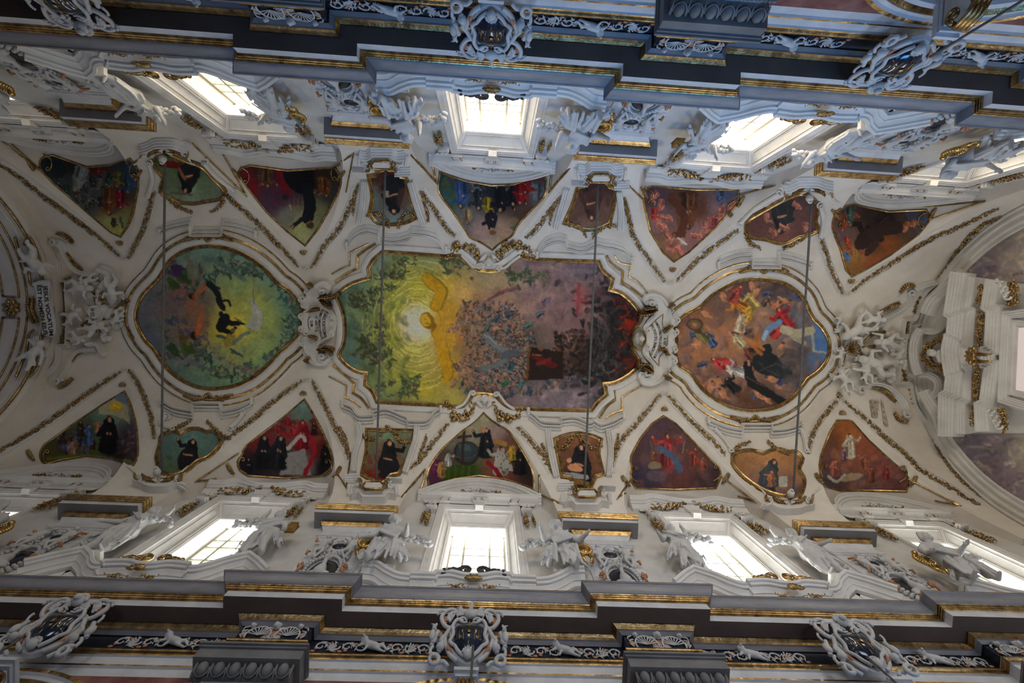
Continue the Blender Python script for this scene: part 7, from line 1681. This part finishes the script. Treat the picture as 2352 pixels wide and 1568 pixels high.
# ---- repeated wall pieces: one prototype each, then copies
def copy_tree(o, loc, rotz, label=None):
    def cp(a, par):
        b = a.copy(); COLL.objects.link(b); b.parent = par
        for ch in a.children: cp(ch, b)
        return b
    r_ = cp(o, None); r_.location = loc; r_.rotation_euler = (0, 0, rotz)
    if label: r_['label'] = label
    return r_
class LocalFrame:
    """build around the origin of one spot on the south wall"""
    def __init__(s, x, y, z): s.o = (x, y, z)
def relief_panel():
    x0, zc = -.5*BAY, 1.93; root = thing('putti_relief', 'x', 'relief', (x0, .986, 1.75), 'pilaster reliefs with busts and putti'); y = .986
    P3 = lambda u, z, d: W((x0+u, y-d, z))
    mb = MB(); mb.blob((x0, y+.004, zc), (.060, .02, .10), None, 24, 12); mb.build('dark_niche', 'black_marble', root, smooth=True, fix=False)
    mb = MB()
    for k in range(34):
        a = 2*math.pi*k/34; mb.blob((x0+.068*math.cos(a), y-.012, zc+.112*math.sin(a)), .0085, None, 8, 6)
        if math.sin(a) < .75: mb.blob((x0+.082*math.cos(a), y-.010, zc+.126*math.sin(a)), .0085, None, 8, 6)
    for sg in (-1, 1):
        for c_ in range(3):
            for k in range(6): mb.blob((x0+sg*(.045+.014*c_), y-.014, zc+.115+.016*k-.01*c_), .0072, None, 8, 5)
    mb.build('bead_strings', 'statue_stucco', root, smooth=True, fix=False)
    c = [(P3(0, zc-.035, .02), .17, P3(0, zc+.01, .02), .10), (P3(-.03, zc-.04, .015), .09, P3(.03, zc-.04, .015), .09), (P3(0, zc+.015, .022), .055, P3(0, zc+.045, .03), .06), (P3(0, zc+.062, .03), .105, None, None), (P3(0, zc+.052, .042), .06, None, None), (P3(-.045, zc-.06, .02), .05, P3(.045, zc-.06, .02), .05)]
    for k in range(7): c.append((P3(.012*math.cos(k*.9), zc+.072+.01*math.sin(k*.9), .028), .045, None, None))
    fused('bust', 'statue_stucco', c, root, .026, 1)
    for sg in (-1, 1):
        cx, cz = x0+sg*.062, zc+.19; q = lambda u, z, d: W((cx+sg*u, y-d, cz+z))
        c = [(q(0, .03, .02), .11, q(0, -.01, .02), .11), (q(-.005, .06, .03), .075, None, None), (q(.02, .02, .02), .055, q(-.04, .05, .03), .04), (q(-.02, .03, .02), .05, q(.03, -.01, .03), .035), (q(0, -.03, .02), .08, q(.015, -.06, .03), .055), (q(.015, -.06, .03), .05, q(.005, -.10, .02), .03), (q(-.01, -.03, .02), .07, q(-.02, -.07, .03), .05), (q(-.02, -.07, .03), .045, q(0, -.105, .02), .03)]
        fused('putto', 'statue_stucco', c, root, .022, 1)
    mb = MB()
    for sg in (-1, 1):
        for a, b, c_, d_ in ((.085, .20, .11, .235), (.095, .13, .108, .11), (.076, .0, .092, .03), (.076, .0, .092, -.03), (.088, .0, .10, .008)): mb.tube([(x0+sg*a, y-.02, zc+b), (x0+sg*(a+c_)/2, y-.028, zc+(b+d_)/2), (x0+sg*c_, y-.015, zc+d_)], [.003, .007, .005], 6)
    mb.build('orange_ribbons', 'orange_marble', root, smooth=True, fix=False)
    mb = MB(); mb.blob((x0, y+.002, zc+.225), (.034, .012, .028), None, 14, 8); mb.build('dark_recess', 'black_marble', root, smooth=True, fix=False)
    mb = MB(); rg = random.Random(9)
    for k in range(60): u = rg.uniform(-.085, .085); mb.blob((x0+u, y-.006, zc+.255+rg.uniform(-.02, .02)), rg.uniform(.003, .007), None, 6, 4)
    for k in range(40): u = rg.uniform(-.05, .05); mb.blob((x0+u, y-.01, zc+.145+rg.uniform(-.018, .03)), rg.uniform(.003, .008), None, 6, 4)
    for k in (-.03, -.012, .012, .032): mb.blob((x0+k, y-.02, zc-.135), .015, None, 10, 7)
    mb.build('foliage', 'statue_stucco', root, smooth=True, fix=False)
    return root
def spread(root, x0, items, y0, z0):
    for k, (s, j, lab) in enumerate(items):
        x = j*BAY; loc = W((x, s*y0, z0))
        if k == 0: root['label'] = lab
        else: copy_tree(root, loc, 0 if s > 0 else math.pi, lab)
JN = {-1.5: 'first', -.5: 'second', .5: 'third', 1.5: 'fourth'}
spread(relief_panel(), 0, [(s, j, 'grey pilaster relief of bust, beads and putti, %s from left in the %s row' % (JN[j], SD[s])) for s, j in ((1,-.5),(1,-1.5),(1,.5),(1,1.5),(-1,-1.5),(-1,-.5),(-1,.5),(-1,1.5))], .986, 1.75)
def frieze_front():
    x0 = -.5*BAY; y = 1-OFF; zc = 1.505; root = thing('shell_relief', 'x', 'relief', (x0, y, 1.474), 'shell reliefs on the frieze breaks')
    mb = MB()
    for sg in (-1, 1):
        for k in range(9):
            a = math.pi*(k+.5)/9; mb.tube([(x0+sg*.045, y-.004, zc-.012), (x0+sg*(.045+.034*math.cos(a)), y-.007, zc-.012+.036*math.sin(a))], [.0012, .0026], 5)
        mb.tube([(x0+sg*(.045+.038*math.cos(a)), y-.006, zc-.014+.040*math.sin(a)) for a in np.linspace(-.4, 3.5, 14)], .003, 6)
        mb.tube([(x0+sg*(.018+(.014-.0015*k)*math.cos(k*.6)), y-.006, zc+.012+(.014-.0015*k)*math.sin(k*.6)) for k in range(9)], .003, 6)
        for k in range(3): mb.tube([(x0+sg*(.09+.006*k), y-.005, zc-.025+.018*k), (x0+sg*(.10), y-.006, zc-.015+.018*k), (x0+sg*(.085), y-.005, zc-.008+.018*k)], .0025, 5)
    for k in range(9): a = math.pi*(k+.5)/9; mb.tube([(x0, y-.004, zc-.028), (x0+.03*math.cos(a), y-.006, zc-.028+.016*math.sin(a))], [.001, .002], 5)
    mb.build('scrollwork', 'statue_stucco', root, smooth=True, fix=False)
    mb = MB(); mb.box(x0-.026, x0+.026, y-.004, y, zc-.014, zc+.012)
    for sg in (-1, 1): mb.blob((x0+sg*.092, y-.003, zc-.006), (.010, .004, .012), None, 8, 5)
    mb.build('marble_inlay', 'orange_marble', root, fix=False)
    for u, r_ in ((0, .013), (-.075, .009), (.075, .009)):
        q = W((x0+u, y-.012, zc+.022)); rr = r_*S; c = [(q, rr, None, None), ((q[0], q[1]-rr*.5, q[2]-rr*.4), rr*.7, None, None), ((q[0], q[1]-rr*1.15, q[2]-rr*.1), rr*.2, None, None)]+[((q[0]+rr*.8*math.cos(k), q[1], q[2]+rr*.5+rr*.4*math.sin(k*2)), rr*.35, None, None) for k in range(6)]
        fused('head', 'statue_stucco', c, root, .014, 1)
    return root
spread(frieze_front(), 0, [(s, j, 'inlaid relief of two shells and a small head, %s break of the %s frieze' % (JN[j], SD[s])) for s, j in ((1,-.5),(1,.5),(1,1.5),(-1,-1.5),(-1,-.5),(-1,.5),(-1,1.5))], 1-OFF, 1.474)
def frieze_run():
    """scrolling vines with a reclining putto, 0.36 long"""
    x0 = .31; y = 1.0; zc = 1.505; root = thing('vine_relief', 'x', 'relief', (x0, y, 1.474), 'scrolling vine reliefs on the frieze'); mb = MB(); rg = random.Random(12); fl = MB()
    for sg in (-1, 1):
        for k in range(4):
            cx = x0+sg*(.035+.042*k); up = 1 if k % 2 else -1
            mb.tube([(cx+.02*math.cos(a)*(1-a/9), y-.005, zc+up*.02*math.sin(a)*(1-a/9)) for a in np.linspace(0, 7, 16)], [.0032-.0001*q for q in range(16)], 5)
            for q in range(7):
                a = rg.uniform(0, 6.28); r_ = rg.uniform(.016, .028); b = a+rg.uniform(-.7, .7)
                mb.tube([(cx+.012*math.cos(a), y-.004, zc+.012*math.sin(a)), (cx+r_*.8*math.cos(a), y-.006, zc+max(-.028, min(.028, r_*.8*math.sin(a)))), (cx+r_*math.cos(b), y-.004, zc+max(-.028, min(.028, r_*math.sin(b))))], [.001, .0028, .0008], 5)
            fl.blob((cx+rg.uniform(-.012, .012), y-.003, zc+rg.uniform(-.014, .014)), (.007, .004, .007), None, 8, 5); fl.blob((cx+sg*.02, y-.002, zc-up*.018), (.009, .003, .005), None, 7, 4)
        xs = [x0+sg*.09]; 
        for k in range(7): a = math.pi*(k+.5)/7-1.57; mb.tube([(x0+sg*.115, y-.003, zc), (x0+sg*(.115+.024*math.cos(a)), y-.006, zc+.022*math.sin(a))], [.001, .003], 5)
    mb.build('vines', 'statue_stucco', root, smooth=True, fix=False); fl.build('marble_flowers', 'orange_marble', root, smooth=True, fix=False)
    q = lambda u, z, d: W((x0+u, y-d, zc+z))
    c = [(q(-.012, .004, .012), .085, q(.012, -.004, .012), .082), (q(-.027, .017, .018), .085, None, None), (q(-.03, .016, .034), .03, None, None), (q(-.02, .012, .012), .035, q(-.042, -.006, .014), .025), (q(-.01, .0, .014), .035, q(-.02, -.024, .012), .022), (q(.014, -.006, .012), .055, q(.034, .0, .014), .038), (q(.034, 0, .014), .036, q(.05, -.016, .01), .022), (q(.012, -.01, .012), .05, q(.028, -.022, .014), .035), (q(.028, -.022, .014), .03, q(.046, -.026, .01), .02)]+[(q(-.028+.008*math.cos(k), .022+.006*math.sin(k), .018), .025, None, None) for k in range(6)]
    fused('putto', 'statue_stucco', c, root, .018, 1)
    return root
r0 = frieze_run(); first = True
for s in (1, -1):
    for i in (-1, 0, 1):
        for u in (-1, 1):
            lab = 'vine and putto relief on the %s frieze, %s of the %s cartouche' % (SD[s], 'left' if u < 0 else 'right', {-1:'left', 0:'middle', 1:'right'}[i])
            if s == 1 and i == 0 and u == 1: r0['label'] = lab
            else: copy_tree(r0, W((i*BAY+u*.31, s*1.0, 1.474)), 0 if s > 0 else math.pi, lab)
# ---- large cartouches over the arches
def big_cartouche(label, s, i, kind):
    xc = i*BAY; root = thing('scrolled_cartouche', label, 'cartouche', (xc, s*.955, 1.33), 'large shields above the nave arches')
    def Q(a, b, c=0): t = b/.215; return (xc+a, s*(.958-.055*t-c), 1.325+.215*t)      # leaning out from the wall
    wht = MB(); org = MB()
    T_ = lambda pts, r: wht.tube([Q(*p) for p in [(a/1000, b/1000, (c or 0)/1000) for a, b, c in [(x[0], x[1], x[2]) for x in pts]]], [q/1000 for q in r] if hasattr(r, '__len__') else r/1000, 7)
    def sm(p, st=4): P = smooth_poly([(x[0], x[1]) for x in p], step=st); return [(a, b, p[0][2] if len(p[0]) > 2 else 10) for a, b in P]
    for sg in (-1, 1):
        f = lambda pts: [(sg*a, b, c) for a, b, c in pts]
        T_(f(sm([(22,166,22),(40,172,22),(52,150,22),(48,120,22),(56,95,22),(40,82,22)])), 6); T_(f(sm([(40,82,22),(30,66,22),(12,50,22)])), 6)
        T_(f(sm([(10,168,24),(22,178,24),(34,170,24),(20,160,24),(8,162,24)])), 4); T_(f(sm([(60,150,12),(74,120,12),(66,90,12),(50,60,12),(30,44,12)])), 7)
        T_(f(sm([(46,150,10),(76,160,10),(92,190,10),(80,216,10),(56,222,10),(40,206,10)])), 7); T_(f(sm([(46,205,14),(60,206,14),(70,190,14),(62,172,14)])), 5)
        for k in range(6): a = -.3+k*.45; T_(f([(58,180,14),(58+18*math.cos(a),180+18*math.sin(a),18)]), [2, 3.2])
        T_(f([(100+23*math.cos(a)*(1-a/11),34+24*math.sin(a)*(1-a/11),16+a*2) for a in np.linspace(1.2, 8.4, 22)]), [8-.22*k for k in range(22)]); T_(f(sm([(110,56,16),(112,76,16),(104,84,16)])), 5)
        T_(f(sm([(56,30,10),(70,44,10),(84,40,10)])), 6); T_(f(sm([(88,70,14),(78,90,14),(84,110,14),(72,124,14)])), 7)
        T_(f(sm([(112,90,12),(104,118,12),(96,140,12)])), [5, 9]+[9]*0 if False else 7); wht.blob(Q(sg*.084, .082, .018), .013, None, 10, 7); wht.blob(Q(sg*.108, .112, .014), (.012, .01, .02), None, 9, 6)
        T_(f(sm([(104,140,12),(108,156,12),(104,166,12)])), 4)
        for k in range(7): a = k*.5+.4; wht.blob(Q(sg*(.092+.014*math.cos(a)), .190+.026*math.sin(a)*.8-.0, .016) if k < 4 else Q(sg*(.118+.012*math.cos(a)), .030+.016*math.sin(a), .02), .0055, None, 6, 4)
        org.tube([Q(sg*.064, .10, .014), Q(sg*.060, .076, .016), Q(sg*.046, .062, .014)], [.004, .007, .003], 6); org.blob(Q(sg*.080, .186, .006), (.012, .006, .022), None, 8, 5)
    if kind == 'eagle':
        wht.blob(Q(0, .196, .02), (.022, .014, .018), None, 10, 7); T_([(0,200,22),(2,222,24),(6,232,28)], [10, 6, 5]); T_([(6,232,28),(12,229,32)], [4, 1])
        for sg in (-1, 1):
            for k in range(6): T_([(sg*16, 196, 18), (sg*(34+k*2), 226-k*6, 16), (sg*(48-k*2), 222-k*8, 14)], [4, 5, 2])
        for sg in (-1, 1): wht.blob(Q(sg*.112, .118, .02), (.011, .012, .022), None, 9, 7); T_([(sg*110,134,22),(sg*112,152,22),(sg*120,150,26)], [7, 4, 1.5])
    else:
        wht.blob(Q(0, .200, .025), (.018, .016, .02), None, 12, 8); wht.blob(Q(0, .196, .042), (.012, .01, .012), None, 8, 6)
        for k in range(9): a = k*math.pi/8; wht.blob(Q(.019*math.cos(a), .204+.018*math.sin(a), .026), .007, None, 7, 5)
        for sg in (-1, 1):
            for k in range(4): T_([(sg*14, 190, 20), (sg*(30+k*3), 204-k*7, 18), (sg*(42), 200-k*9, 16)], [4, 5, 2])
    wht.blob(Q(0, .048, .03), (.014, .013, .017), None, 12, 8)
    for k in range(7): a = k*math.pi/6; wht.blob(Q(.014*math.cos(a), .054+.012*math.sin(a), .032), .005, None, 6, 4)
    wht.build('scroll_frame', 'statue_stucco', root, smooth=True, fix=False); org.build('marble_accents', 'orange_marble', root, smooth=True, fix=False)
    bk = MB(); n_ = 26; out = smooth_poly([(-46,150),(0,158),(46,150),(44,110),(50,90),(30,66),(0,52),(-30,66),(-50,90),(-44,110)], True, step=6)
    out = [(a/1000, b/1000) for a, b in out]; n_ = len(out); rings = [(1.35, 0), (1.3, .012), (1.0, .012)]
    vs = [Q(a*k, .105+(b-.105)*k, c) for k, c in rings for a, b in out]; bk.add(vs, [(q*n_+k, q*n_+(k+1) % n_, (q+1)*n_+(k+1) % n_, (q+1)*n_+k) for q in range(2) for k in range(n_)])
    bk.build('back_plate', 'statue_stucco', root, fix=True)
    sh_ = MB(); rings = [(1.0, .012), (.9, .024), (.7, .034), (.4, .040), (.05, .042)]; vs = [Q(a*k, .105+(b-.105)*k, c) for k, c in rings for a, b in out]
    sh_.add(vs, [(q*n_+k, q*n_+(k+1) % n_, (q+1)*n_+(k+1) % n_, (q+1)*n_+k) for q in range(4) for k in range(n_)]+[tuple(4*n_+k for k in range(n_))]); dsh = sh_.build('dark_shield', 'shield_marble', root, smooth=True, fix=True)
    em = MB()
    for pts in ([(0,.145,.042),(0,.12,.046)], [(-.010,.138,.042),(.010,.138,.042)], [(-.018,.12,.04),(-.016,.085,.04)], [(.018,.12,.04),(.016,.085,.04)], [(-.03,.12,.036),(-.028,.09,.036)], [(.03,.12,.036),(.028,.09,.036)], [(0,.08,.045),(0,.066,.043)]): em.tube([Q(*p) for p in pts], .0018, 5)
    em.blob(Q(0, .112, .043), (.007, .003, .010), None, 8, 5); em.build('gilt_emblem', 'gilding', dsh, smooth=True, fix=False)
m_ = plaster('shield_marble', (.008,.010,.018), (.02,.03,.05), scale=3, bump=.02, rough=.12, spec=.7)
big_cartouche('dark shield in a white scroll frame topped by an eagle, lower wall centre', 1, 0, 'eagle'); big_cartouche('dark oval shield in white scrolls with putti at the lower left', 1, -1, 'head'); big_cartouche('blue black shield in white scrolls with a cherub head at the lower right', 1, 1, 'head')
big_cartouche('glossy blue black shield in white scrolls, upper wall centre', -1, 0, 'eagle'); big_cartouche('dark shield in bluish white scrolls at the upper left corner', -1, -1, 'head'); big_cartouche('dark lettered shield in bluish white scrolls at the upper right', -1, 1, 'head')
# ---- pilaster capitals with egg and dart
def capital():
    x0 = -.5*BAY; root = thing('pilaster_capital', 'x', 'capital', (x0, 1, 1.25), 'grey egg and dart capitals'); hw = .150; mb = MB()
    for z0, z1, d, w in ((1.377, 1.384, .098, .006), (1.370, 1.377, .092, .003), (1.334, 1.370, .086, -.002), (1.30, 1.334, .055, -.018), (1.25, 1.30, .03, -.03)): mb.box(x0-hw-w, x0+hw+w, 1-d, 1.0, z0, z1)
    mb.build('abacus', 'capital_stone', root)
    for k in range(6):
        e = MB(); u = x0-.110+.044*k; e.blob((u, .934, 1.316), (.0145, .016, .020), None, 12, 8)
        e.tube([(u+.0195*math.cos(a), .930+.012*abs(math.sin(a)), 1.318-.021*math.sin(a)) for a in np.linspace(0, math.pi, 11)], .0026, 5); e.build('egg', 'capital_stone', root, smooth=True, fix=False)
    e = MB()
    for k in range(7): u = x0-.132+.044*k; e.tube([(u, .93, 1.332), (u, .938, 1.305), (u, .95, 1.292)], [.005, .003, .001], 5)
    for k in range(24): e.blob((x0-.135+.0117*k, .955, 1.284), (.0058 if k % 3 else .009, .006, .0058), None, 8, 5)
    e.build('darts_and_beads', 'capital_stone', root, smooth=True, fix=False)
    return root
spread(capital(), 0, [(s, j, 'grey egg and dart pilaster capital, %s at the %s picture edge' % (JN[j], 'bottom' if s > 0 else 'top')) for s, j in ((1,-.5),(1,.5),(1,1.5),(-1,-.5),(-1,.5),(-1,-1.5),(-1,1.5))], 1, 1.25)
# ---- archivolts and keystones of the nave arches
mb = MB(); AR = [(-.0, 0, 0), (0, .012, 0), (.012, .016, 1), (.022, .026, 1), (.030, .022, 0), (.046, .018, 0), (.050, .026, 1), (.060, .028, 0), (.064, 0, 0)]
for s in (-1, 1):
    for i in (-2, -1, 0, 1, 2):
        xc = i*BAY; pth = [(xc+RA*math.cos(a), ZAC-RA+RA*math.sin(a)) for a in np.linspace(math.pi, 0, 60)]; xz_sweep(mb, s, pth, AR)
tag(mb.build('trim_archivolt', ['white_marble', 'gilding'], fix=False), kind='structure')
def keystone():
    root = thing('keystone_bracket', 'x', 'bracket', (0, .99, ZAC), 'keystone brackets under the cartouches'); b = MB(); z = 1.30
    for k, (w, d, h) in enumerate(((.034, .10, .012), (.030, .09, .010), (.026, .08, .02))): b.box(-w, w, 1-d, 1.0, z-.012*k-h, z-.012*k)
    b.build('block', 'white_marble', root); g = MB()
    for u in (-.018, -.006, .006, .018): g.tube([(u, .925, 1.27), (u, .90, 1.25), (u, .915, 1.215), (u, .95, 1.19)], .006, 7)
    for sg in (-1, 1): g.tube([(sg*.028, .93-.02*math.cos(a)*(1-a/9), 1.245+.022*math.sin(a)*(1-a/9)) for a in np.linspace(0, 7, 16)], .006, 6)
    g.build('gilt_scroll', 'gilding', root, smooth=True, fix=False); return root
kk = keystone(); kk['label'] = 'gilded keystone bracket under the eagle cartouche, bottom centre'
for s, i, l in ((1,-1,'gilded keystone bracket at the bottom left corner'), (-1,1,'gilded scroll keystone above the upper right cartouche'), (-1,0,'gilded keystone bracket under the upper centre cartouche'), (1,1,'gilded keystone bracket at the bottom right')): copy_tree(kk, W((i*BAY, s*.99, ZAC)), 0 if s > 0 else math.pi, l)
for x, y, l in ((.015, .895, 'dark chandelier cord hanging at the bottom centre'), (-1.27, .90, 'dark cord hanging from the lower left cartouche'), (1.275, -.90, 'dark cord hanging from the upper right cartouche'), (1.21, .90, 'dark cord hanging from the lower right cartouche')):
    mb = MB(); mb.tube([(x, y, -.1), (x, y, 1.38)], .0035, 8); tag(mb.build('hanging_cord', 'iron', smooth=True), l, 'cord', 'hanging chandelier cords')
# ---- entrance end wall
XE = 3.11; mb = MB(); prev = None
secs = [(.965, 0), (.955, .03), (.945, .03), (.94, .022), (.925, .02), (.92, .028), (.91, .028), (.905, .018), (.885, .016), (.88, .022), (.868, .022), (.862, .01), (.845, .01), (.84, .016), (.83, .014), (.828, 0)]
A = np.linspace(-math.pi*.56, math.pi*.56, 90)
for p, q in zip(A[:-1], A[1:]):
    f = lambda r, d, a: (XE-d, r*math.sin(a), ZS+r*math.cos(a))
    for (r0_, d0), (r1_, d1) in zip(secs[:-1], secs[1:]): mb.add([f(r0_, d0, p), f(r0_, d0, q), f(r1_, d1, q), f(r1_, d1, p)], [(0, 1, 2, 3)])
tag(mb.build('trim_end_arch', 'stucco', fix=False, smooth=True, angle=25), kind='structure')
EX = lambda q: crop(2080, 580, q, 3.408); PX = PlaneX(XE-.004)
Ce = Canvas(2180, 420, 2356, 1220, 2.5); Ce.field([(2300,520,92,86,84),(2340,600,100,92,84),(2250,620,76,68,76),(2340,470,84,80,78),(2230,1010,72,66,72),(2300,1080,78,68,72),(2340,1150,84,76,80),(2350,1040,92,84,74)]); rg = random.Random(8)
for k in range(160): x = rg.uniform(2190, 2356); y = rg.choice((rg.uniform(480, 660), rg.uniform(980, 1200))); Ce.line([(x, y), (x+rg.uniform(-24, 24), y+rg.uniform(-12, 12)), (x+rg.uniform(-30, 30), y+rg.uniform(-20, 20))], rg.uniform(2, 6), rg.choice([(112,104,92),(62,56,64),(100,84,84),(84,82,90),(120,110,96)]), .5)
Ce.A = np.clip(Ce.A*1.45, 0, 1); Ce.rough(.08)
def arcpts(t0, t1, r=.826, n=24): return [pix((XE-.003, r*math.sin(a), ZS+r*math.cos(a))) for a in np.linspace(t0, t1, n)]
up_ = arcpts(-1.5, -.62); lo_ = arcpts(.62, 1.5)
o = fresco('end_wall_fresco', PX, up_+[(2190, 660), (2420, 640)], Ce, step=3); tag(o, 'faded grey violet fresco on the end wall above the big white window frame', 'fresco', 'end wall frescoes')
o = fresco('end_wall_fresco', PX, lo_+[(2420, 1000), (2190, 1000)], Ce, step=3); tag(o, 'faded grey violet fresco on the end wall below the big white window frame', 'fresco', 'end wall frescoes')
root = thing('window_frame_pediment', 'huge white stepped window surround with broken scroll pediment on the right end wall', 'window surround', (XE, 0, 2.9))
def eband(path, w, n, d, h, surf_d=0.0): mb_ = MB(); sweep(mb_, PlaneX(XE-surf_d), smooth_poly(EX(path), step=6), [(-w/2, -surf_d*.9), ]+steps(w, h, n)[1:-1]+[(w/2, -surf_d*.9)]); return mb_
mb = MB()
def E(path, w, n, dd, h, sg=1):
    b = len(mb.v); sweep(mb, PlaneX(XE-dd), smooth_poly(EX(path), step=6), [(-w/2*sg, -dd)]+[(o_*sg, h_) for o_, h_, _ in steps(w, h, n)[1:-1]]+[(w/2*sg, -dd)])
E([(430,150),(385,200),(300,300),(215,380),(165,480)], 22, 4, .05, .03); E([(150,610),(230,620),(300,590),(340,520),(345,470)], 14, 3, .04, .02); E([(135,600),(90,680),(78,780),(90,880),(118,955)], 16, 4, .05, .03)
E([(118,958),(200,960),(262,1010),(262,1080),(215,1130)], 14, 3, .04, .02); E([(150,1085),(210,1190),(275,1290),(318,1420)], 20, 4, .05, .03)
E([(440,155),(392,475,1),(425,495,1),(410,655,1),(392,665,1),(372,780),(395,945,1),(408,955,1),(392,1100,1),(350,1125,1),(345,1440)], 26, 6, .07, .05)
E([(520,190),(480,440,1),(520,460,1),(500,730,1),(475,750,1),(470,870),(490,890,1),(485,1140,1),(440,1165,1),(440,1420)], 20, 5, .04, .03)
E([(700,215),(665,425,1),(705,450,1),(690,760,1),(660,770,1),(655,870,1),(690,880,1),(650,1180,1),(610,1200,1),(620,1400)], 26, 5, .05, .03)
E([(960,470),(800,485,1),(770,1150,1),(960,1210)], 18, 4, .03, .02); E([(960,560),(850,545,1),(825,1090,1),(960,1120)], 14, 3, .015, .01)
mb.build('mouldings', 'stucco', root, smooth=True, angle=28, fix=False)
mb = MB(); plate(mb, PlaneX(XE-.002), EX([(440,180),(370,700),(330,1130),(330,1430),(620,1400),(760,1200),(960,1240),(960,460),(780,450),(700,210)]), .012); plate(mb, PlaneX(XE-.002), EX([(330,300),(190,470),(120,620),(80,780),(110,960),(190,1140),(330,1400),(420,1000),(400,600)]), .010); mb.build('back_panel', 'stucco', root, fix=False)
g = MB(); G_ = PlaneX(XE-.05)
for q, w in (([(610,255),(585,400)], 13), ([(605,480),(592,600),(590,720)], 13), ([(578,900),(566,1030),(562,1150)], 13), ([(545,1205),(548,1350)], 13), ([(840,240),(850,330),(830,410)], 14), ([(770,1240),(780,1320),(790,1400)], 14), ([(370,540),(360,620)], 8), ([(345,980),(335,1060)], 8), ([(880,260),(870,420)], 11)): garland(g, G_, EX(q), w, seed=int(w+q[0][0]), h=.02, upx=.0027, step=4, taper=False)
garland(g, G_, EX([(360,640),(250,690),(185,730),(150,800),(180,860),(260,910),(345,930)]), 14, seed=77, h=.025, upx=.0027, step=5, taper=False); shell(g, PlaneX(XE-.09), EX([(555,810)])[0], 22, math.pi, h=.03)
for y in (795, 850): g.tube(list(PlaneX(XE-.09)(*[np.array([p[k] for p in EX([(590,y),(650,y+6),(700,y-4)])]) for k in (0, 1)], .02)), [.012, .010, .005], 6)
g.build('gilt_leaves', 'gilding', root, smooth=True, fix=False)
mb = MB(); sweep(mb, PlaneX(XE-.06), [(2157+20*math.cos(a), 812+26*math.sin(a)) for a in np.linspace(0, 6.283, 30)[:-1]], bead(5, .02), True); mb.build('gilt_oval_ring', 'gilding', root, smooth=True, fix=False)
for q in ((785, 300), (720, 1310)):
    mb = MB()
    for k in range(4): volute(mb, PlaneX(XE-.08), EX([(q[0]-30+22*k, q[1]-75+40*k)])[0], 8, 0, 1.3, 1, w=5, h=.03, upx=.0027)
    mb.build('capital_scrolls', 'stucco', root, smooth=True, fix=False)
c = EX([(265, 800)])[0]; BX = PlaneX(XE-.07); J = lambda a, b, h_: W(tuple(BX(np.array([c[0]+a]), np.array([c[1]+b]), np.array([h_]))[0]))
fused('white_bust', 'stucco', [(J(-7, -4, .03), .17, None, None), (J(-4, -2, .04), .12, None, None), (J(2, 2, .02), .10, J(8, 4, .02), .16), (J(8, -6, .02), .12, J(10, 12, .02), .14)]+[(J(-9+4*math.cos(k), -5+5*math.sin(k), .04), .07, None, None) for k in range(7)], root, .035, 1)
root = bpy.data.objects.new('window_11', None); COLL.objects.link(root); root.location = W((XE, 0, 2.6)); root['kind'] = 'structure'
glow('rosy_daylit_glass', (1.0, .74, .68), .22)
mb = MB(); Q = PlaneX(XE-.018)(*[np.array([p[k] for p in EX([(885,590),(1100,560),(1100,1120),(862,1075)])]) for k in (0, 1)], 0.0); mb.add([tuple(q) for q in Q], [(0, 1, 2, 3)]); mb.build('pane', 'rosy_daylit_glass', root, fix=False)
